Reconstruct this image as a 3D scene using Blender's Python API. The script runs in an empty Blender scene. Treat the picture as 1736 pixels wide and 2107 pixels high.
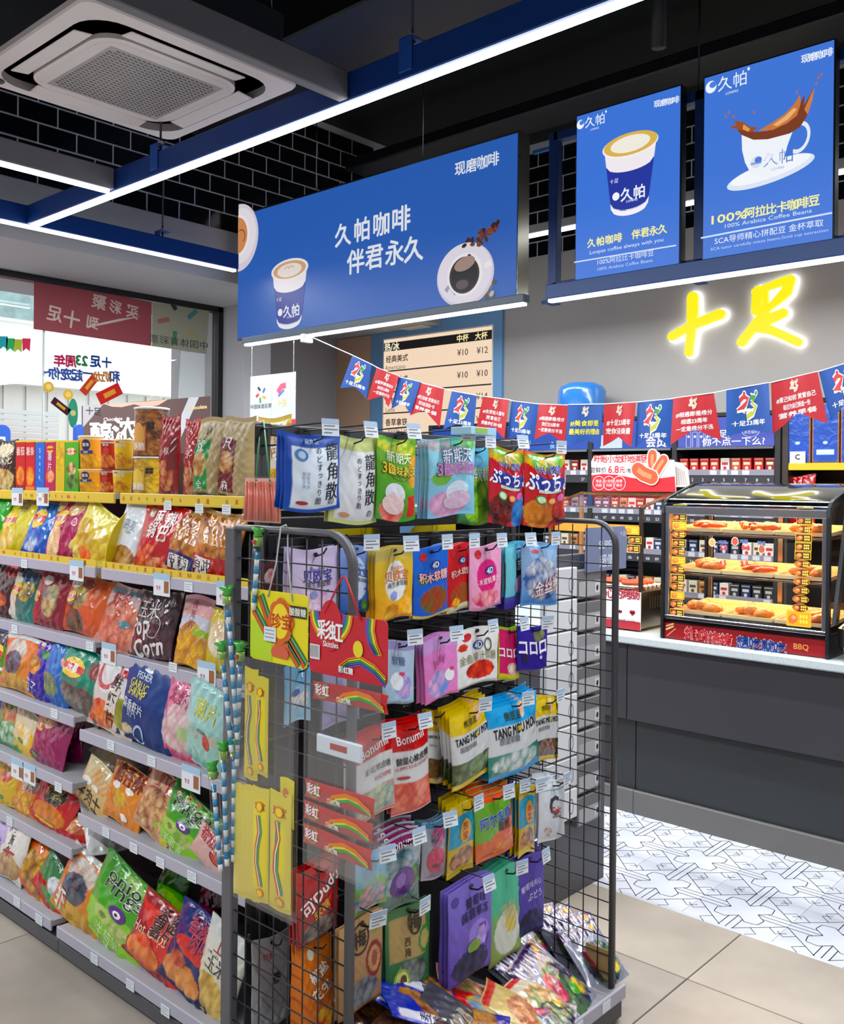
import bpy, math, random
import numpy as np
from mathutils import Vector, Matrix

# ---------------------------------------------------------------- camera
# world: Z up, +Y runs along the aisle (away, to the left of the view), +X runs towards the counter (away, to the right)
FPX, YAW, ROLL, CX, CY, EYE = 1937.3, .8351, .01, 868., 994.2, 1.6
sY, cY, cR, sR = math.sin(YAW), math.cos(YAW), math.cos(ROLL), math.sin(ROLL)
SC = bpy.context.scene
COL = SC.collection
cam = bpy.data.objects.new('camera', bpy.data.cameras.new('camera'))
COL.objects.link(cam)
SC.camera = cam
cam.data.sensor_fit = 'HORIZONTAL'
cam.data.sensor_width = 36
cam.data.lens = FPX / 1736 * 36
cam.data.shift_y = (CY - 1053.5) / 1736
cam.data.clip_start = .05
_r = Vector((cY, -sY, 0)); _u = Vector((0, 0, 1)); _f = Vector((sY, cY, 0))
_r2 = _r * cR + _u * sR; _u2 = _u * cR - _r * sR
cam.matrix_world = Matrix(((_r2.x, _u2.x, -_f.x, 0), (_r2.y, _u2.y, -_f.y, 0), (_r2.z, _u2.z, -_f.z, EYE), (0, 0, 0, 1)))

# ---------------------------------------------------------------- daylight
W = bpy.data.worlds.new('overcast daylight')
SC.world = W
W.use_nodes = True
W.node_tree.nodes['Background'].inputs[0].default_value = (.86, .93, 1, 1)
W.node_tree.nodes['Background'].inputs[1].default_value = 2.0

# ---------------------------------------------------------------- colour handling
SC.view_settings.view_transform = 'Standard'
SC.view_settings.look = 'None'
SC.view_settings.exposure = 0
SC.view_settings.gamma = 1
SC.view_settings.use_curve_mapping = False
SC.cycles.use_denoising = True
SC.cycles.max_bounces = 8
SC.cycles.transparent_max_bounces = 12

# ---------------------------------------------------------------- lamps of the ceiling grid (area light along each LED strip)
def strip_lamp(name, a, b, w, power, col=(.93, .97, 1)):
    a, b = Vector(a), Vector(b)
    L = bpy.data.lights.new(name, 'AREA'); L.shape = 'RECTANGLE'
    L.size = (b - a).length; L.size_y = w; L.energy = power; L.color = col
    o = bpy.data.objects.new(name, L); COL.objects.link(o)
    o.location = (a + b) / 2
    o.rotation_euler = (0, 0, math.atan2(b.y - a.y, b.x - a.x))
    return o
ZL = 2.95            # height of the lamp grid
XA, YW = 2.31, 4.93  # the long strip and the strip by the shop window
strip_lamp('strip_lamp', (XA, -1.6, ZL - .03), (XA, 4.8, ZL - .03), .03, 120)
strip_lamp('strip_lamp', (-1.2, YW, ZL - .03), (3.6, YW, ZL - .03), .03, 60)
XS = 3.8; KS = XS / 4.25   # plane of the hanging signs
zs = EYE + (2.59 - EYE) * KS
strip_lamp('strip_lamp', (XS - .045, .8, zs - .028), (XS - .045, 2.88 * KS, zs - .028), .03, 40)
strip_lamp('strip_lamp', (XS - .045, 3.06 * KS, zs - .023), (XS - .045, 5.52 * KS, zs - .023), .03, 36)
strip_lamp('strip_lamp', (-.2, 4.04, ZL - .03), (2.2, 4.04, ZL - .03), .012, 24)
strip_lamp('strip_lamp', (-.6, -1.6, ZL - .03), (-.6, 4.8, ZL - .03), .03, 100)  # unseen extra strip, added out of view to light the room
strip_lamp('strip_lamp', (5.2, -.5, 2.78), (5.2, 5.0, 2.78), .03, 60)

# ---------------------------------------------------------------- helpers
def hit(px, py, ax, v):
    """the point where the sight line through a pixel of the photograph meets the plane ax = v"""
    a, b = px - CX, py - CY
    a, b = cR * a + sR * b, -sR * a + cR * b
    r, d, u = a / FPX, 1., -b / FPX
    D = (d * sY + r * cY, d * cY - r * sY, u); O = (0, 0, EYE)
    i = 'xyz'.index(ax); t = (v - O[i]) / D[i]
    return Vector([O[k] + D[k] * t for k in range(3)])
def proj(p):
    x, y, z = p[0], p[1], p[2] - EYE
    d = x * sY + y * cY; r = x * cY - y * sY
    a, b = FPX * r / d, FPX * (-z) / d
    return CX + cR * a - sR * b, CY + sR * a + cR * b

def lin(c):
    c = c / 255.
    return c / 12.92 if c <= .04045 else ((c + .055) / 1.055) ** 2.4
_hc = {}
def H(s):
    """'rrggbb' -> linear rgb"""
    if not isinstance(s, str): return s
    if s not in _hc: _hc[s] = tuple(lin(int(s[i:i + 2], 16)) for i in (0, 2, 4))
    return _hc[s]

class MB:
    """collects coloured geometry and links it as ONE mesh object"""
    def __init__(s): s.v = []; s.c = []; s.l = []; s.n = []; s.sm = []; s.mi = []; s.k = 0
    def add(s, v, f, col, smooth=False, mat=0):
        v = np.asarray(v, float).reshape(-1, 3); n = len(v)
        c = np.asarray(H(col) if isinstance(col, str) else col, float)
        if c.ndim == 1: c = np.tile(c[:3], (n, 1))
        s.v.append(v); s.c.append(c)
        for q in f:
            s.l.extend(int(i) + s.k for i in q); s.n.append(len(q)); s.sm.append(smooth); s.mi.append(mat)
        s.k += n
        return s
    def box(s, a, b, col, bev=0, mat=0):
        x0, y0, z0 = min(a[0], b[0]), min(a[1], b[1]), min(a[2], b[2]); x1, y1, z1 = max(a[0], b[0]), max(a[1], b[1]), max(a[2], b[2])
        if bev <= 0:
            v = [(x, y, z) for x in (x0, x1) for y in (y0, y1) for z in (z0, z1)]
            return s.add(v, [(0, 1, 3, 2), (4, 6, 7, 5), (0, 4, 5, 1), (2, 3, 7, 6), (0, 2, 6, 4), (1, 5, 7, 3)], col, False, mat)
        e = min(bev, (x1 - x0) / 2.01, (y1 - y0) / 2.01, (z1 - z0) / 2.01)
        v = []; idx = {}
        X = (x0, x1); Y = (y0, y1); Z = (z0, z1)
        for i in (0, 1):
            for j in (0, 1):
                for k in (0, 1):
                    for ax in range(3):
                        p = [X[i], Y[j], Z[k]]
                        for q, d in enumerate((i, j, k)):
                            if q != ax: p[q] += e * (1 if d == 0 else -1)
                        idx[i, j, k, ax] = len(v); v.append(p)
        F = []
        for ax in range(3):
            o = [q for q in range(3) if q != ax]
            for d in (0, 1):
                r = []
                for m in ((0, 0), (1, 0), (1, 1), (0, 1)):
                    t = [0, 0, 0]; t[ax] = d; t[o[0]] = m[0]; t[o[1]] = m[1]; r.append(idx[tuple(t) + (ax,)])
                F.append(r)
            for m in ((0, 0), (0, 1), (1, 0), (1, 1)):
                t0 = [0, 0, 0]; t1 = [0, 0, 0]; t0[o[0]] = t1[o[0]] = m[0]; t0[o[1]] = t1[o[1]] = m[1]; t1[ax] = 1
                F.append([idx[tuple(t0) + (o[0],)], idx[tuple(t1) + (o[0],)], idx[tuple(t1) + (o[1],)], idx[tuple(t0) + (o[1],)]])
        for i in (0, 1):
            for j in (0, 1):
                for k in (0, 1): F.append([idx[i, j, k, 0], idx[i, j, k, 1], idx[i, j, k, 2]])
        s.add(v, F, col, False, mat); s.fix = True
        return s
    def tube(s, path, r, col, n=6, closed=False, smooth=True, mat=0, ell=None):
        P = [Vector(p) for p in path]; m = len(P); rs = r if isinstance(r, (list, tuple)) else [r] * m
        V = []
        up = None
        for i, p in enumerate(P):
            if closed: t = P[(i + 1) % m] - P[i - 1]
            else: t = P[min(i + 1, m - 1)] - P[max(i - 1, 0)]
            t.normalize()
            if up is None: up = t.orthogonal().normalized() if abs(t.z) > .9 or ell is None else Vector((0, 0, 1))
            x = t.cross(up); x = x.normalized() if x.length > 1e-6 else t.orthogonal().normalized()
            up = x.cross(t).normalized()
            for k in range(n):
                a = 2 * math.pi * (k + .5 * (n == 4)) / n
                ra, rb = (rs[i], rs[i]) if ell is None else ell
                V.append(p + x * (math.cos(a) * ra) + up * (math.sin(a) * rb))
        F = []
        for i in range(m if closed else m - 1):
            for k in range(n):
                a, b = i * n + k, i * n + (k + 1) % n; c, d = ((i + 1) % m) * n + (k + 1) % n, ((i + 1) % m) * n + k
                F.append((a, b, c, d))
        if not closed: F += [tuple(range(n))[::-1], tuple(range((m - 1) * n, m * n))]
        return s.add(V, F, col, smooth and n > 4, mat)
    def lathe(s, prof, c, col, n=24, cols=None, mat=0, caps=True):
        V = []; C = []
        for i, (r, z) in enumerate(prof):
            for k in range(n):
                a = 2 * math.pi * k / n
                V.append((c[0] + r * math.cos(a), c[1] + r * math.sin(a), c[2] + z)); C.append(H(cols[i]) if cols else H(col))
        F = []
        for i in range(len(prof) - 1):
            for k in range(n): F.append((i * n + k, i * n + (k + 1) % n, (i + 1) * n + (k + 1) % n, (i + 1) * n + k))
        if caps: F += [tuple(range(n))[::-1], tuple(range((len(prof) - 1) * n, len(prof) * n))]
        return s.add(V, F, np.array(C), True, mat)
    def prism(s, pts, d0, d1, col, fm=None, mat=0, both=True):
        """extrude a 2-D outline (x, z); fm(x, d, z) -> point. default: flat facing -Y"""
        fm = fm or (lambda x, d, z: (x, d, z)); n = len(pts)
        V = [fm(x, d0, z) for x, z in pts] + [fm(x, d1, z) for x, z in pts]
        F = [tuple(range(n)), tuple(range(n, 2 * n))[::-1]] + [(i, n + i, n + (i + 1) % n, (i + 1) % n) for i in range(n)]
        return s.add(V, F, col, False, mat)
    def ball(s, c, r, col, n=10, m=6, mat=0, rz=None, rx=None, ry=None):
        rx, ry, rz = rx or r, ry or r, rz or r
        V = [(c[0] + rx * math.sin(math.pi * i / m) * math.cos(2 * math.pi * k / n), c[1] + ry * math.sin(math.pi * i / m) * math.sin(2 * math.pi * k / n), c[2] + rz * math.cos(math.pi * i / m)) for i in range(m + 1) for k in range(n)]
        return s.add(V, [(i * n + k, (i + 1) * n + k, (i + 1) * n + (k + 1) % n, i * n + (k + 1) % n) for i in range(m) for k in range(n)], col, True, mat)
    def xf(s, M, i0=0):
        M = np.array(M)
        for i in range(i0, len(s.v)): s.v[i] = s.v[i] @ M[:3, :3].T + M[:3, 3]
        return s
    def mesh(s, name, mats):
        me = bpy.data.meshes.new(name)
        V = np.concatenate(s.v).astype(np.float32); C = np.concatenate(s.c)
        me.vertices.add(len(V)); me.vertices.foreach_set('co', V.ravel())
        me.loops.add(len(s.l)); me.loops.foreach_set('vertex_index', np.array(s.l, np.int32))
        N = np.array(s.n, np.int32); st = np.zeros(len(N), np.int32); st[1:] = np.cumsum(N)[:-1]
        me.polygons.add(len(N)); me.polygons.foreach_set('loop_start', st); me.polygons.foreach_set('loop_total', N)
        me.polygons.foreach_set('use_smooth', np.array(s.sm, bool)); me.polygons.foreach_set('material_index', np.array(s.mi, np.int32))
        me.update(calc_edges=True); me.validate()
        a = me.color_attributes.new('Col', 'FLOAT_COLOR', 'POINT')
        c4 = np.ones((len(V), 4), np.float32); c4[:, :3] = C; a.data.foreach_set('color', c4.ravel())
        for m in mats if isinstance(mats, (list, tuple)) else [mats]: me.materials.append(m)
        if getattr(s, 'fix', False):
            import bmesh
            bm = bmesh.new(); bm.from_mesh(me); bmesh.ops.recalc_face_normals(bm, faces=bm.faces); bm.to_mesh(me); bm.free()
        return me
    def build(s, name, mats, parent=None, loc=None, **kw):
        o = bpy.data.objects.new(name, s.mesh(name, mats)); COL.objects.link(o)
        if loc is not None: o.location = loc
        if parent is not None: o.parent = parent
        for k, v in kw.items(): o[k] = v
        return o

def empty(name, loc, rz=0, **kw):
    o = bpy.data.objects.new(name, None); COL.objects.link(o); o.location = loc; o.rotation_euler[2] = rz; o.empty_display_size = .1
    for k, v in kw.items(): o[k] = v
    return o
def put(name, mesh, parent=None, loc=(0, 0, 0), rot=(0, 0, 0), **kw):
    o = bpy.data.objects.new(name, mesh); COL.objects.link(o); o.location = loc; o.rotation_euler = rot
    if parent is not None: o.parent = parent
    for k, v in kw.items(): o[k] = v
    return o
def copy_tree(o, parent=None):
    c = o.copy(); COL.objects.link(c)
    if parent is not None: c.parent = parent
    for ch in list(o.children): copy_tree(ch, c)
    return c

# ---------------------------------------------------------------- lettering: filled glyph outlines from the built-in font
_tc = {}
def glyphs(t, bold=0.):
    k = (t, bold)
    if k not in _tc:
        cu = bpy.data.curves.new('lettering', 'FONT'); cu.body = t; cu.size = 1; cu.offset = bold; cu.resolution_u = 2; cu.fill_mode = 'FRONT'
        o = bpy.data.objects.new('lettering', cu)
        me = o.to_mesh()
        v = np.zeros(len(me.vertices) * 3); me.vertices.foreach_get('co', v); v = v.reshape(-1, 3)[:, :2]
        f = [tuple(p.vertices) for p in me.polygons]
        o.to_mesh_clear(); bpy.data.objects.remove(o); bpy.data.curves.remove(cu)
        if len(v): c0, c1 = v.min(0), v.max(0)
        else: c0 = c1 = np.zeros(2)
        _tc[k] = (v, f, c0, c1)
    return _tc[k]
def text(mb, t, size, x, z, col, fm, bold=.0, fit=None, rot=0, vert=False, off=0., out=None, mat=0, shear=0, mirror=False):
    """put centred lettering at (x, z); fm maps arrays x, z, offset -> points (N, 3). size = height of one character; fit = full width wanted"""
    lines = list(t) if vert else [t]
    for i, q in enumerate(lines):
        if not q.strip(): continue
        v, f, c0, c1 = glyphs(q)
        if not len(v): continue
        p = v - (c0 + c1) / 2; s = size * 1.08; sx = s
        if fit and not vert: sx = fit / max(1e-6, c1[0] - c0[0])
        X = p[:, 0] * sx + p[:, 1] * s * shear; Z = p[:, 1] * s + (0 if not vert else ((len(lines) - 1) / 2 - i) * size * 1.12)
        if mirror: X = -X
        c, d = math.cos(rot), math.sin(rot)
        xx = x + X * c - Z * d; zz = z + X * d + Z * c
        if out:
            for k in range(6): e = .055 * size; mb.add(fm(xx + e * math.cos(k * 1.047), zz + e * math.sin(k * 1.047), off), f, out, False, mat)
        o2 = off + (.0007 if out else 0)
        if bold > .012: e = bold * .85 * size; J = ((e, e * .5), (-e, -e * .5), (e * .5, -e), (-e * .5, e))
        elif bold > 0 and size > .008: e = bold * size; J = ((e, 0), (-e, 0))
        else: J = ((0, 0),)
        for k, (dx, dz) in enumerate(J): mb.add(fm(xx + dx, zz + dz, o2 + k * .00005), f, col, False, mat)
def flat(o, ax='y', sgn=-1, org=(0, 0, 0)):
    """mapper for a flat face: x,z -> local plane; o = distance of the face along its normal"""
    def fm(x, z, off):
        x = np.asarray(x, float); z = np.asarray(z, float); d = np.full_like(x, o + sgn * (off + .0006))
        return np.stack([x, d, z], -1)
    return fm
def disc(mb, x, z, rx, rz, col, fm, off=0., n=28, rot=0, mat=0, a0=0, a1=2 * math.pi, rings=1):
    t = np.linspace(a0, a1, n, endpoint=abs(a1 - a0) < 6.28)
    c, s = math.cos(rot), math.sin(rot)
    X = [x]; Z = [z]
    for r in range(1, rings + 1):
        q = r / rings; X += list(x + q * (rx * np.cos(t) * c - rz * np.sin(t) * s)); Z += list(z + q * (rx * np.cos(t) * s + rz * np.sin(t) * c))
    m = len(t); F = [(0, 1 + i, 1 + (i + 1) % m) for i in range(m)]
    for r in range(1, rings): F += [(1 + (r - 1) * m + i, 1 + r * m + i, 1 + r * m + (i + 1) % m, 1 + (r - 1) * m + (i + 1) % m) for i in range(m)]
    mb.add(fm(np.array(X), np.array(Z), off), F, col, False, mat)
def ring(mb, x, z, r0, r1, col, fm, off=0., n=28, a0=0, a1=2 * math.pi, sq=1., mat=0, rot=0):
    t = np.linspace(a0, a1, n + 1)
    ca, sa = math.cos(rot), math.sin(rot)
    X0, Z0, X1, Z1 = r0 * np.cos(t), r0 * sq * np.sin(t), r1 * np.cos(t), r1 * sq * np.sin(t)
    P = np.concatenate([np.stack([x + X0 * ca - Z0 * sa, z + X0 * sa + Z0 * ca], -1), np.stack([x + X1 * ca - Z1 * sa, z + X1 * sa + Z1 * ca], -1)])
    mb.add(fm(P[:, 0], P[:, 1], off), [(i, i + 1, n + 2 + i, n + 1 + i) for i in range(n)], col, False, mat)
def rect(mb, x0, x1, z0, z1, col, fm, off=0., nx=1, nz=1, mat=0, skew=0):
    X, Z = np.meshgrid(np.linspace(x0, x1, nx + 1), np.linspace(z0, z1, nz + 1)); X = X + (Z - z0) * skew
    F = [(j * (nx + 1) + i, j * (nx + 1) + i + 1, (j + 1) * (nx + 1) + i + 1, (j + 1) * (nx + 1) + i) for j in range(nz) for i in range(nx)]
    mb.add(fm(X.ravel(), Z.ravel(), off), F, col, False, mat)
def poly(mb, pts, col, fm, off=0., mat=0):
    P = np.array(pts, float); mb.add(fm(P[:, 0], P[:, 1], off), [tuple(range(len(P)))], col, False, mat)
def stroke(mb, pts, w, col, fm, off=0., mat=0):
    """a brush stroke with a width per point"""
    P = np.array(pts, float); n = len(P); ws = w if isinstance(w, (list, tuple)) else [w] * n
    T = np.gradient(P, axis=0); T /= np.maximum(1e-9, np.linalg.norm(T, axis=1))[:, None]; N = np.stack([-T[:, 1], T[:, 0]], -1) * (np.array(ws) / 2)[:, None]
    Q = np.concatenate([P + N, P - N]); mb.add(fm(Q[:, 0], Q[:, 1], off), [(i, i + 1, n + i + 1, n + i) for i in range(n - 1)], col, False, mat)

# ---------------------------------------------------------------- materials (all procedural; colour comes from the mesh's own colour attribute)
def mat(name, rough=.5, metal=0, coat=0, bump=0, bscale=20, spec=.5, emit=0, alpha=1, trans=0, sub=None, mottle=0, mscale=3):
    m = bpy.data.materials.new(name); m.use_nodes = True; nt = m.node_tree; b = nt.nodes['Principled BSDF']
    at = nt.nodes.new('ShaderNodeAttribute'); at.attribute_name = 'Col'
    src = at.outputs['Color']
    tc = None
    if bump or mottle:
        tc = nt.nodes.new('ShaderNodeTexCoord')
    if mottle:
        nz = nt.nodes.new('ShaderNodeTexNoise'); nz.inputs['Scale'].default_value = mscale; nz.inputs['Detail'].default_value = 6
        nt.links.new(tc.outputs['Object'], nz.inputs['Vector'])
        mr = nt.nodes.new('ShaderNodeMapRange'); mr.inputs[1].default_value = .3; mr.inputs[2].default_value = .7; mr.inputs[3].default_value = 1 - mottle; mr.inputs[4].default_value = 1 + mottle
        nt.links.new(nz.outputs['Fac'], mr.inputs[0])
        mx = nt.nodes.new('ShaderNodeVectorMath'); mx.operation = 'SCALE'
        nt.links.new(src, mx.inputs[0]); nt.links.new(mr.outputs[0], mx.inputs['Scale']); src = mx.outputs[0]
    nt.links.new(src, b.inputs['Base Color'])
    b.inputs['Roughness'].default_value = rough; b.inputs['Metallic'].default_value = metal; b.inputs['Coat Weight'].default_value = coat; b.inputs['Coat Roughness'].default_value = .08
    b.inputs['Specular IOR Level'].default_value = spec
    if bump:
        n2 = nt.nodes.new('ShaderNodeTexNoise'); n2.inputs['Scale'].default_value = bscale; n2.inputs['Detail'].default_value = 3; n2.inputs['Distortion'].default_value = .6
        nt.links.new(tc.outputs['Object'], n2.inputs['Vector'])
        bp = nt.nodes.new('ShaderNodeBump'); bp.inputs['Strength'].default_value = bump; bp.inputs['Distance'].default_value = .004
        nt.links.new(n2.outputs['Fac'], bp.inputs['Height']); nt.links.new(bp.outputs[0], b.inputs['Normal'])
    if emit:
        b.inputs['Base Color'].default_value = (0, 0, 0, 1)
        for l in list(nt.links):
            if l.to_socket == b.inputs['Base Color']: nt.links.remove(l)
        nt.links.new(src, b.inputs['Emission Color']); b.inputs['Emission Strength'].default_value = emit
    return m
def film(name, tint=(1, 1, 1), gloss=.12, rough=.05, opac=0.):
    """thin clear sheet: mostly see-through with a glossy skin"""
    m = bpy.data.materials.new(name); m.use_nodes = True; nt = m.node_tree; nt.nodes.clear()
    out = nt.nodes.new('ShaderNodeOutputMaterial'); tr = nt.nodes.new('ShaderNodeBsdfTransparent'); gl = nt.nodes.new('ShaderNodeBsdfGlossy'); mx = nt.nodes.new('ShaderNodeMixShader')
    tr.inputs[0].default_value = tint + (1,); gl.inputs['Roughness'].default_value = rough; gl.inputs[0].default_value = (.9, .9, .9, 1)
    lw = nt.nodes.new('ShaderNodeLayerWeight'); pw = nt.nodes.new('ShaderNodeMath'); pw.operation = 'POWER'; pw.inputs[1].default_value = 4
    nt.links.new(lw.outputs['Facing'], pw.inputs[0])
    ad = nt.nodes.new('ShaderNodeMath'); ad.operation = 'MULTIPLY_ADD'; ad.inputs[1].default_value = .5; ad.inputs[2].default_value = gloss * .35
    nt.links.new(pw.outputs[0], ad.inputs[0]); nt.links.new(ad.outputs[0], mx.inputs[0]); nt.links.new(tr.outputs[0], mx.inputs[1]); nt.links.new(gl.outputs[0], mx.inputs[2])
    last = mx.outputs[0]
    if opac:
        df = nt.nodes.new('ShaderNodeBsdfDiffuse'); df.inputs[0].default_value = (.85, .87, .9, 1); m2 = nt.nodes.new('ShaderNodeMixShader'); m2.inputs[0].default_value = opac
        nt.links.new(last, m2.inputs[1]); nt.links.new(df.outputs[0], m2.inputs[2]); last = m2.outputs[0]
    nt.links.new(last, out.inputs[0])
    return m
def backlit_film(name):
    m = bpy.data.materials.new(name); m.use_nodes = True; nt = m.node_tree; nt.nodes.clear()
    out = nt.nodes.new('ShaderNodeOutputMaterial'); at = nt.nodes.new('ShaderNodeAttribute'); at.attribute_name = 'Col'
    a = nt.nodes.new('ShaderNodeBsdfTranslucent'); b = nt.nodes.new('ShaderNodeBsdfDiffuse'); mx = nt.nodes.new('ShaderNodeMixShader'); mx.inputs[0].default_value = .45
    nt.links.new(at.outputs[0], a.inputs[0]); nt.links.new(at.outputs[0], b.inputs[0]); nt.links.new(a.outputs[0], mx.inputs[1]); nt.links.new(b.outputs[0], mx.inputs[2]); nt.links.new(mx.outputs[0], out.inputs[0])
    return m
FOIL = mat('printed foil', .2, bump=.55, bscale=26, spec=.8, coat=.25)
CLEARBAG = mat('clear crinkled bag', .13, bump=.8, bscale=26, spec=.8, coat=.3)
MATTE = mat('matte printed pouch', .42, bump=.12, bscale=30)
CARD = mat('printed card', .5)
PLASTIC = mat('plastic', .38)
PAINT = mat('painted wall', .62, mottle=.05, mscale=1.5)
POWDER = mat('powder coated steel', .42, spec=.4, mottle=.04, mscale=6)
STEEL = mat('brushed steel', .22, metal=1)
MIRROR = mat('polished steel', .06, metal=1)
STONE = mat('stone floor', .24, mottle=.16, mscale=2.6, spec=.5)
WORKTOP = mat('speckled worktop', .35, mottle=.12, mscale=160)
GLOSSTILE = mat('glazed black tile', .15, mottle=.3, mscale=4)
LAMIN = mat('dark laminate', .4, mottle=.12, mscale=.8)
CLOTHM = mat('coated flag cloth', .4, bump=.1, bscale=12)
LIT = mat('backlit print', emit=1.0)
LITSOFT = mat('dim backlit print', emit=.8)
LED = mat('led diffuser', emit=9)
NEON = mat('lit letter face', emit=1.0)
HALO = mat('halo led', emit=5)
FRIED = mat('fried crust', .35, bump=1, bscale=60, coat=.3)
GLASS = film('window glass', (.97, .99, .98), .05, .01)
CASEGLASS = film('case glass', (.97, .98, .98), .06, .02)
WRAP = film('clear packaging film', (.97, .975, .98), .12, .1, .015)
FILMPRINT = backlit_film('window film print')
# ================================================================ THE SETTING
ST = dict(kind='structure')
ZC = 4.25
def fX(X0):
    """mapper for prints on a face that looks towards -X; local x = -Y"""
    def fm(x, z, off):
        x = np.asarray(x, float); z = np.asarray(z, float)
        return np.stack([np.full_like(x, X0 - .0006) - off, -x, z], -1)
    return fm
def fY(Y0):
    def fm(x, z, off):
        x = np.asarray(x, float); z = np.asarray(z, float)
        return np.stack([x, np.full_like(x, Y0 - .0006) - off, z], -1)
    return fm
def px_x(X0):
    """pixel -> (local x, z) on the plane X = X0"""
    return lambda px, py: (-hit(px, py, 'x', X0).y, hit(px, py, 'x', X0).z)
def px_y(Y0):
    return lambda px, py: (hit(px, py, 'y', Y0).x, hit(px, py, 'y', Y0).z)

# floor of large stone tiles, and a band of patterned tiles along the counter
fl = MB().box((-2.4, -2.6, -.06), (6.1, 6.7, -.012), '3a3633').build('floor', PAINT, **ST)
T = .92
tm = []
for c in ('aea397', 'a69c91', 'b5aa9d'):
    tm.append(MB().box((.0022, .0022, -.012), (T - .0022, T - .0022, 0), c, .0015).mesh('tile', STONE))
rt = random.Random(3)
for i in range(-5, 2):
    for j in range(-4, 6):
        x = 2.853 + (i - 1) * T; y = 1.402 + (j - 1) * T
        if x > 2.8: continue
        put('floor_tile', tm[rt.randrange(3)], fl, (x, y, 0))
half = MB().box((.0022, .0022, -.012), (.42 - .002, T - .0022, 0), 'b5aa9d', .0015).mesh('half_tile', STONE)
for j in range(-4, 6): put('floor_tile', half, fl, (2.853, 1.402 + (j - 1) * T, 0))
P = .34
mb = MB().box((.0008 - P / 2, .0008 - P / 2, -.012), (P / 2 - .0008, P / 2 - .0008, 0), 'd6d8e2')
def fz(x, z, off): return np.stack([np.asarray(x, float), np.asarray(z, float), np.full_like(np.asarray(x, float), .0004 + off)], -1)
K = '1b1b22'; LW = .0034
def ln(*p): stroke(mb, p, LW, K, fz)
star = []
for q in range(4):
    a = q * math.pi / 2
    for (x, y) in ((.052, 0), (.09, .038), (.084, .078), (.078, .084), (.038, .09)): star.append((x * math.cos(a) - y * math.sin(a), x * math.sin(a) + y * math.cos(a)))
for i in range(len(star)): ln(star[i], star[(i + 1) % len(star)])
for q in range(4):
    a = q * math.pi / 2; R = lambda x, y: (x * math.cos(a) - y * math.sin(a), x * math.sin(a) + y * math.cos(a))
    ln(R(.052, 0), R(.17, 0)); ln(R(.078, .026), R(.17, .026)); ln(R(.078, -.026), R(.17, -.026))
    # a quarter of the diamond round the far corner (h, h)
    h = .17; D = .148
    ln(R(h - D, h), R(h, h - D)); ln(R(h - D * .68, h - D * .32), R(h - D * .68 + .035, h - D * .32 + .035), R(h - D * .68 + .035 - .03, h - D * .32 + .035 + .03))
    ln(R(h - D * .34, h - D * .66), R(h - D * .34 + .035, h - D * .66 + .035), R(h - D * .34 + .035 + .03, h - D * .66 + .035 - .03))
pm = mb.mesh('pattern_tile', STONE)
for i in range(3):
    for j in range(-9, 14):
        if i == 2 and False: continue
        put('patterned_tile', pm, fl, (3.46 + P * i - .0, 1.81 + P * j, 0.0))
put('floor_edge_strip', MB().box((3.27, -2.6, -.01), (3.29, 6.6, .0003), 'cfd0d8').mesh('edge', STONE), fl)
mb = MB().box((4.105, -2.6, -.012), (6.05, 6.6, -.0005), '8a857e').build('floor_staff_area', STONE, fl)

MB().box((-2.4, -2.6, ZC), (6.2, 6.7, ZC + .1), '060709').build('ceiling', PAINT, **ST)
# walls
wr = MB().box((6.0, -2.6, 0), (6.12, 6.7, 3.36), 'aeaaa6').box((6.007, -2.6, 3.36), (6.12, 6.7, ZC), 'c2c6cf').build('wall_right', PAINT, **ST)
bulk = MB().box((-2.4, 5.2, 2.934), (6.0, 6.7, 3.27), 'a6a6a9').box((-2.4, 5.209, 3.27), (6.0, 6.7, ZC), 'c2c6cf').build('wall_left', PAINT, **ST)
Yk = hit(503, 700, 'x', 4.33).y; c1 = hit(557, 700, 'y', Yk).x
MB().box((4.33, Yk, 0), (c1, 6.7, 2.934), 'a8a8ac').box((c1, 6.5, 0), (6.0, 6.7, 2.934), '9c9ca0').build('wall_corner', PAINT, **ST)
MB().box((5.978, 6.05, 0), (6.0, 6.5, 2.93), 'c9a489').build('trim_lit_tone', PAINT, **ST)  # beige panel: light on the menu alcove's side put into its colour
MB().box((-2.4, 5.8, 0), (-1.4, 6.7, 2.934), '8e8e92').build('wall_far_left', PAINT, **ST)
MB().box((-2.5, -2.7, 0), (-2.4, 6.7, ZC), 'a9a9ab').build('wall_side', PAINT, **ST)
MB().box((-2.5, -2.7, 0), (6.12, -2.6, ZC), 'a9a9ab').build('wall_behind', PAINT, **ST)
# glazed black wall tiles, one by one, with pale joints
bw, bh = .2325, .1165
bt = MB().box((.0045, 0, .0045), (bw - .0045, .016, bh - .0045), '0c0f15', .002).mesh('wall_tile', GLOSSTILE)
n = 0
for r in range(9):
    for c in range(26):
        x = -.35 + bw * c + (bw / 2 if r % 2 else 0) + .043; z = 3.272 + bh * r
        if x > 5.9 or z + bh > ZC or n >= 235: continue
        p = proj((x + bw / 2, 5.2, z + bh / 2))
        if p[0] < -60 or p[0] > 760 or p[1] < -80: continue
        put('wall_tile', bt, bulk, (x, 5.206, z)); n += 1
bt2 = MB().box((0, .0045, .0045), (.016, bw - .0045, bh - .0045), '0c0f15', .002).mesh('wall_tile', GLOSSTILE)
n = 0
for r in range(8):
    for c in range(40):
        y = 1.0 + bw * c + (bw / 2 if r % 2 else 0); z = 3.365 + bh * r
        if z + bh > ZC or n >= 200 or y > 5.1: continue
        put('wall_tile', bt2, wr, (6.004, y, z)); n += 1

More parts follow.
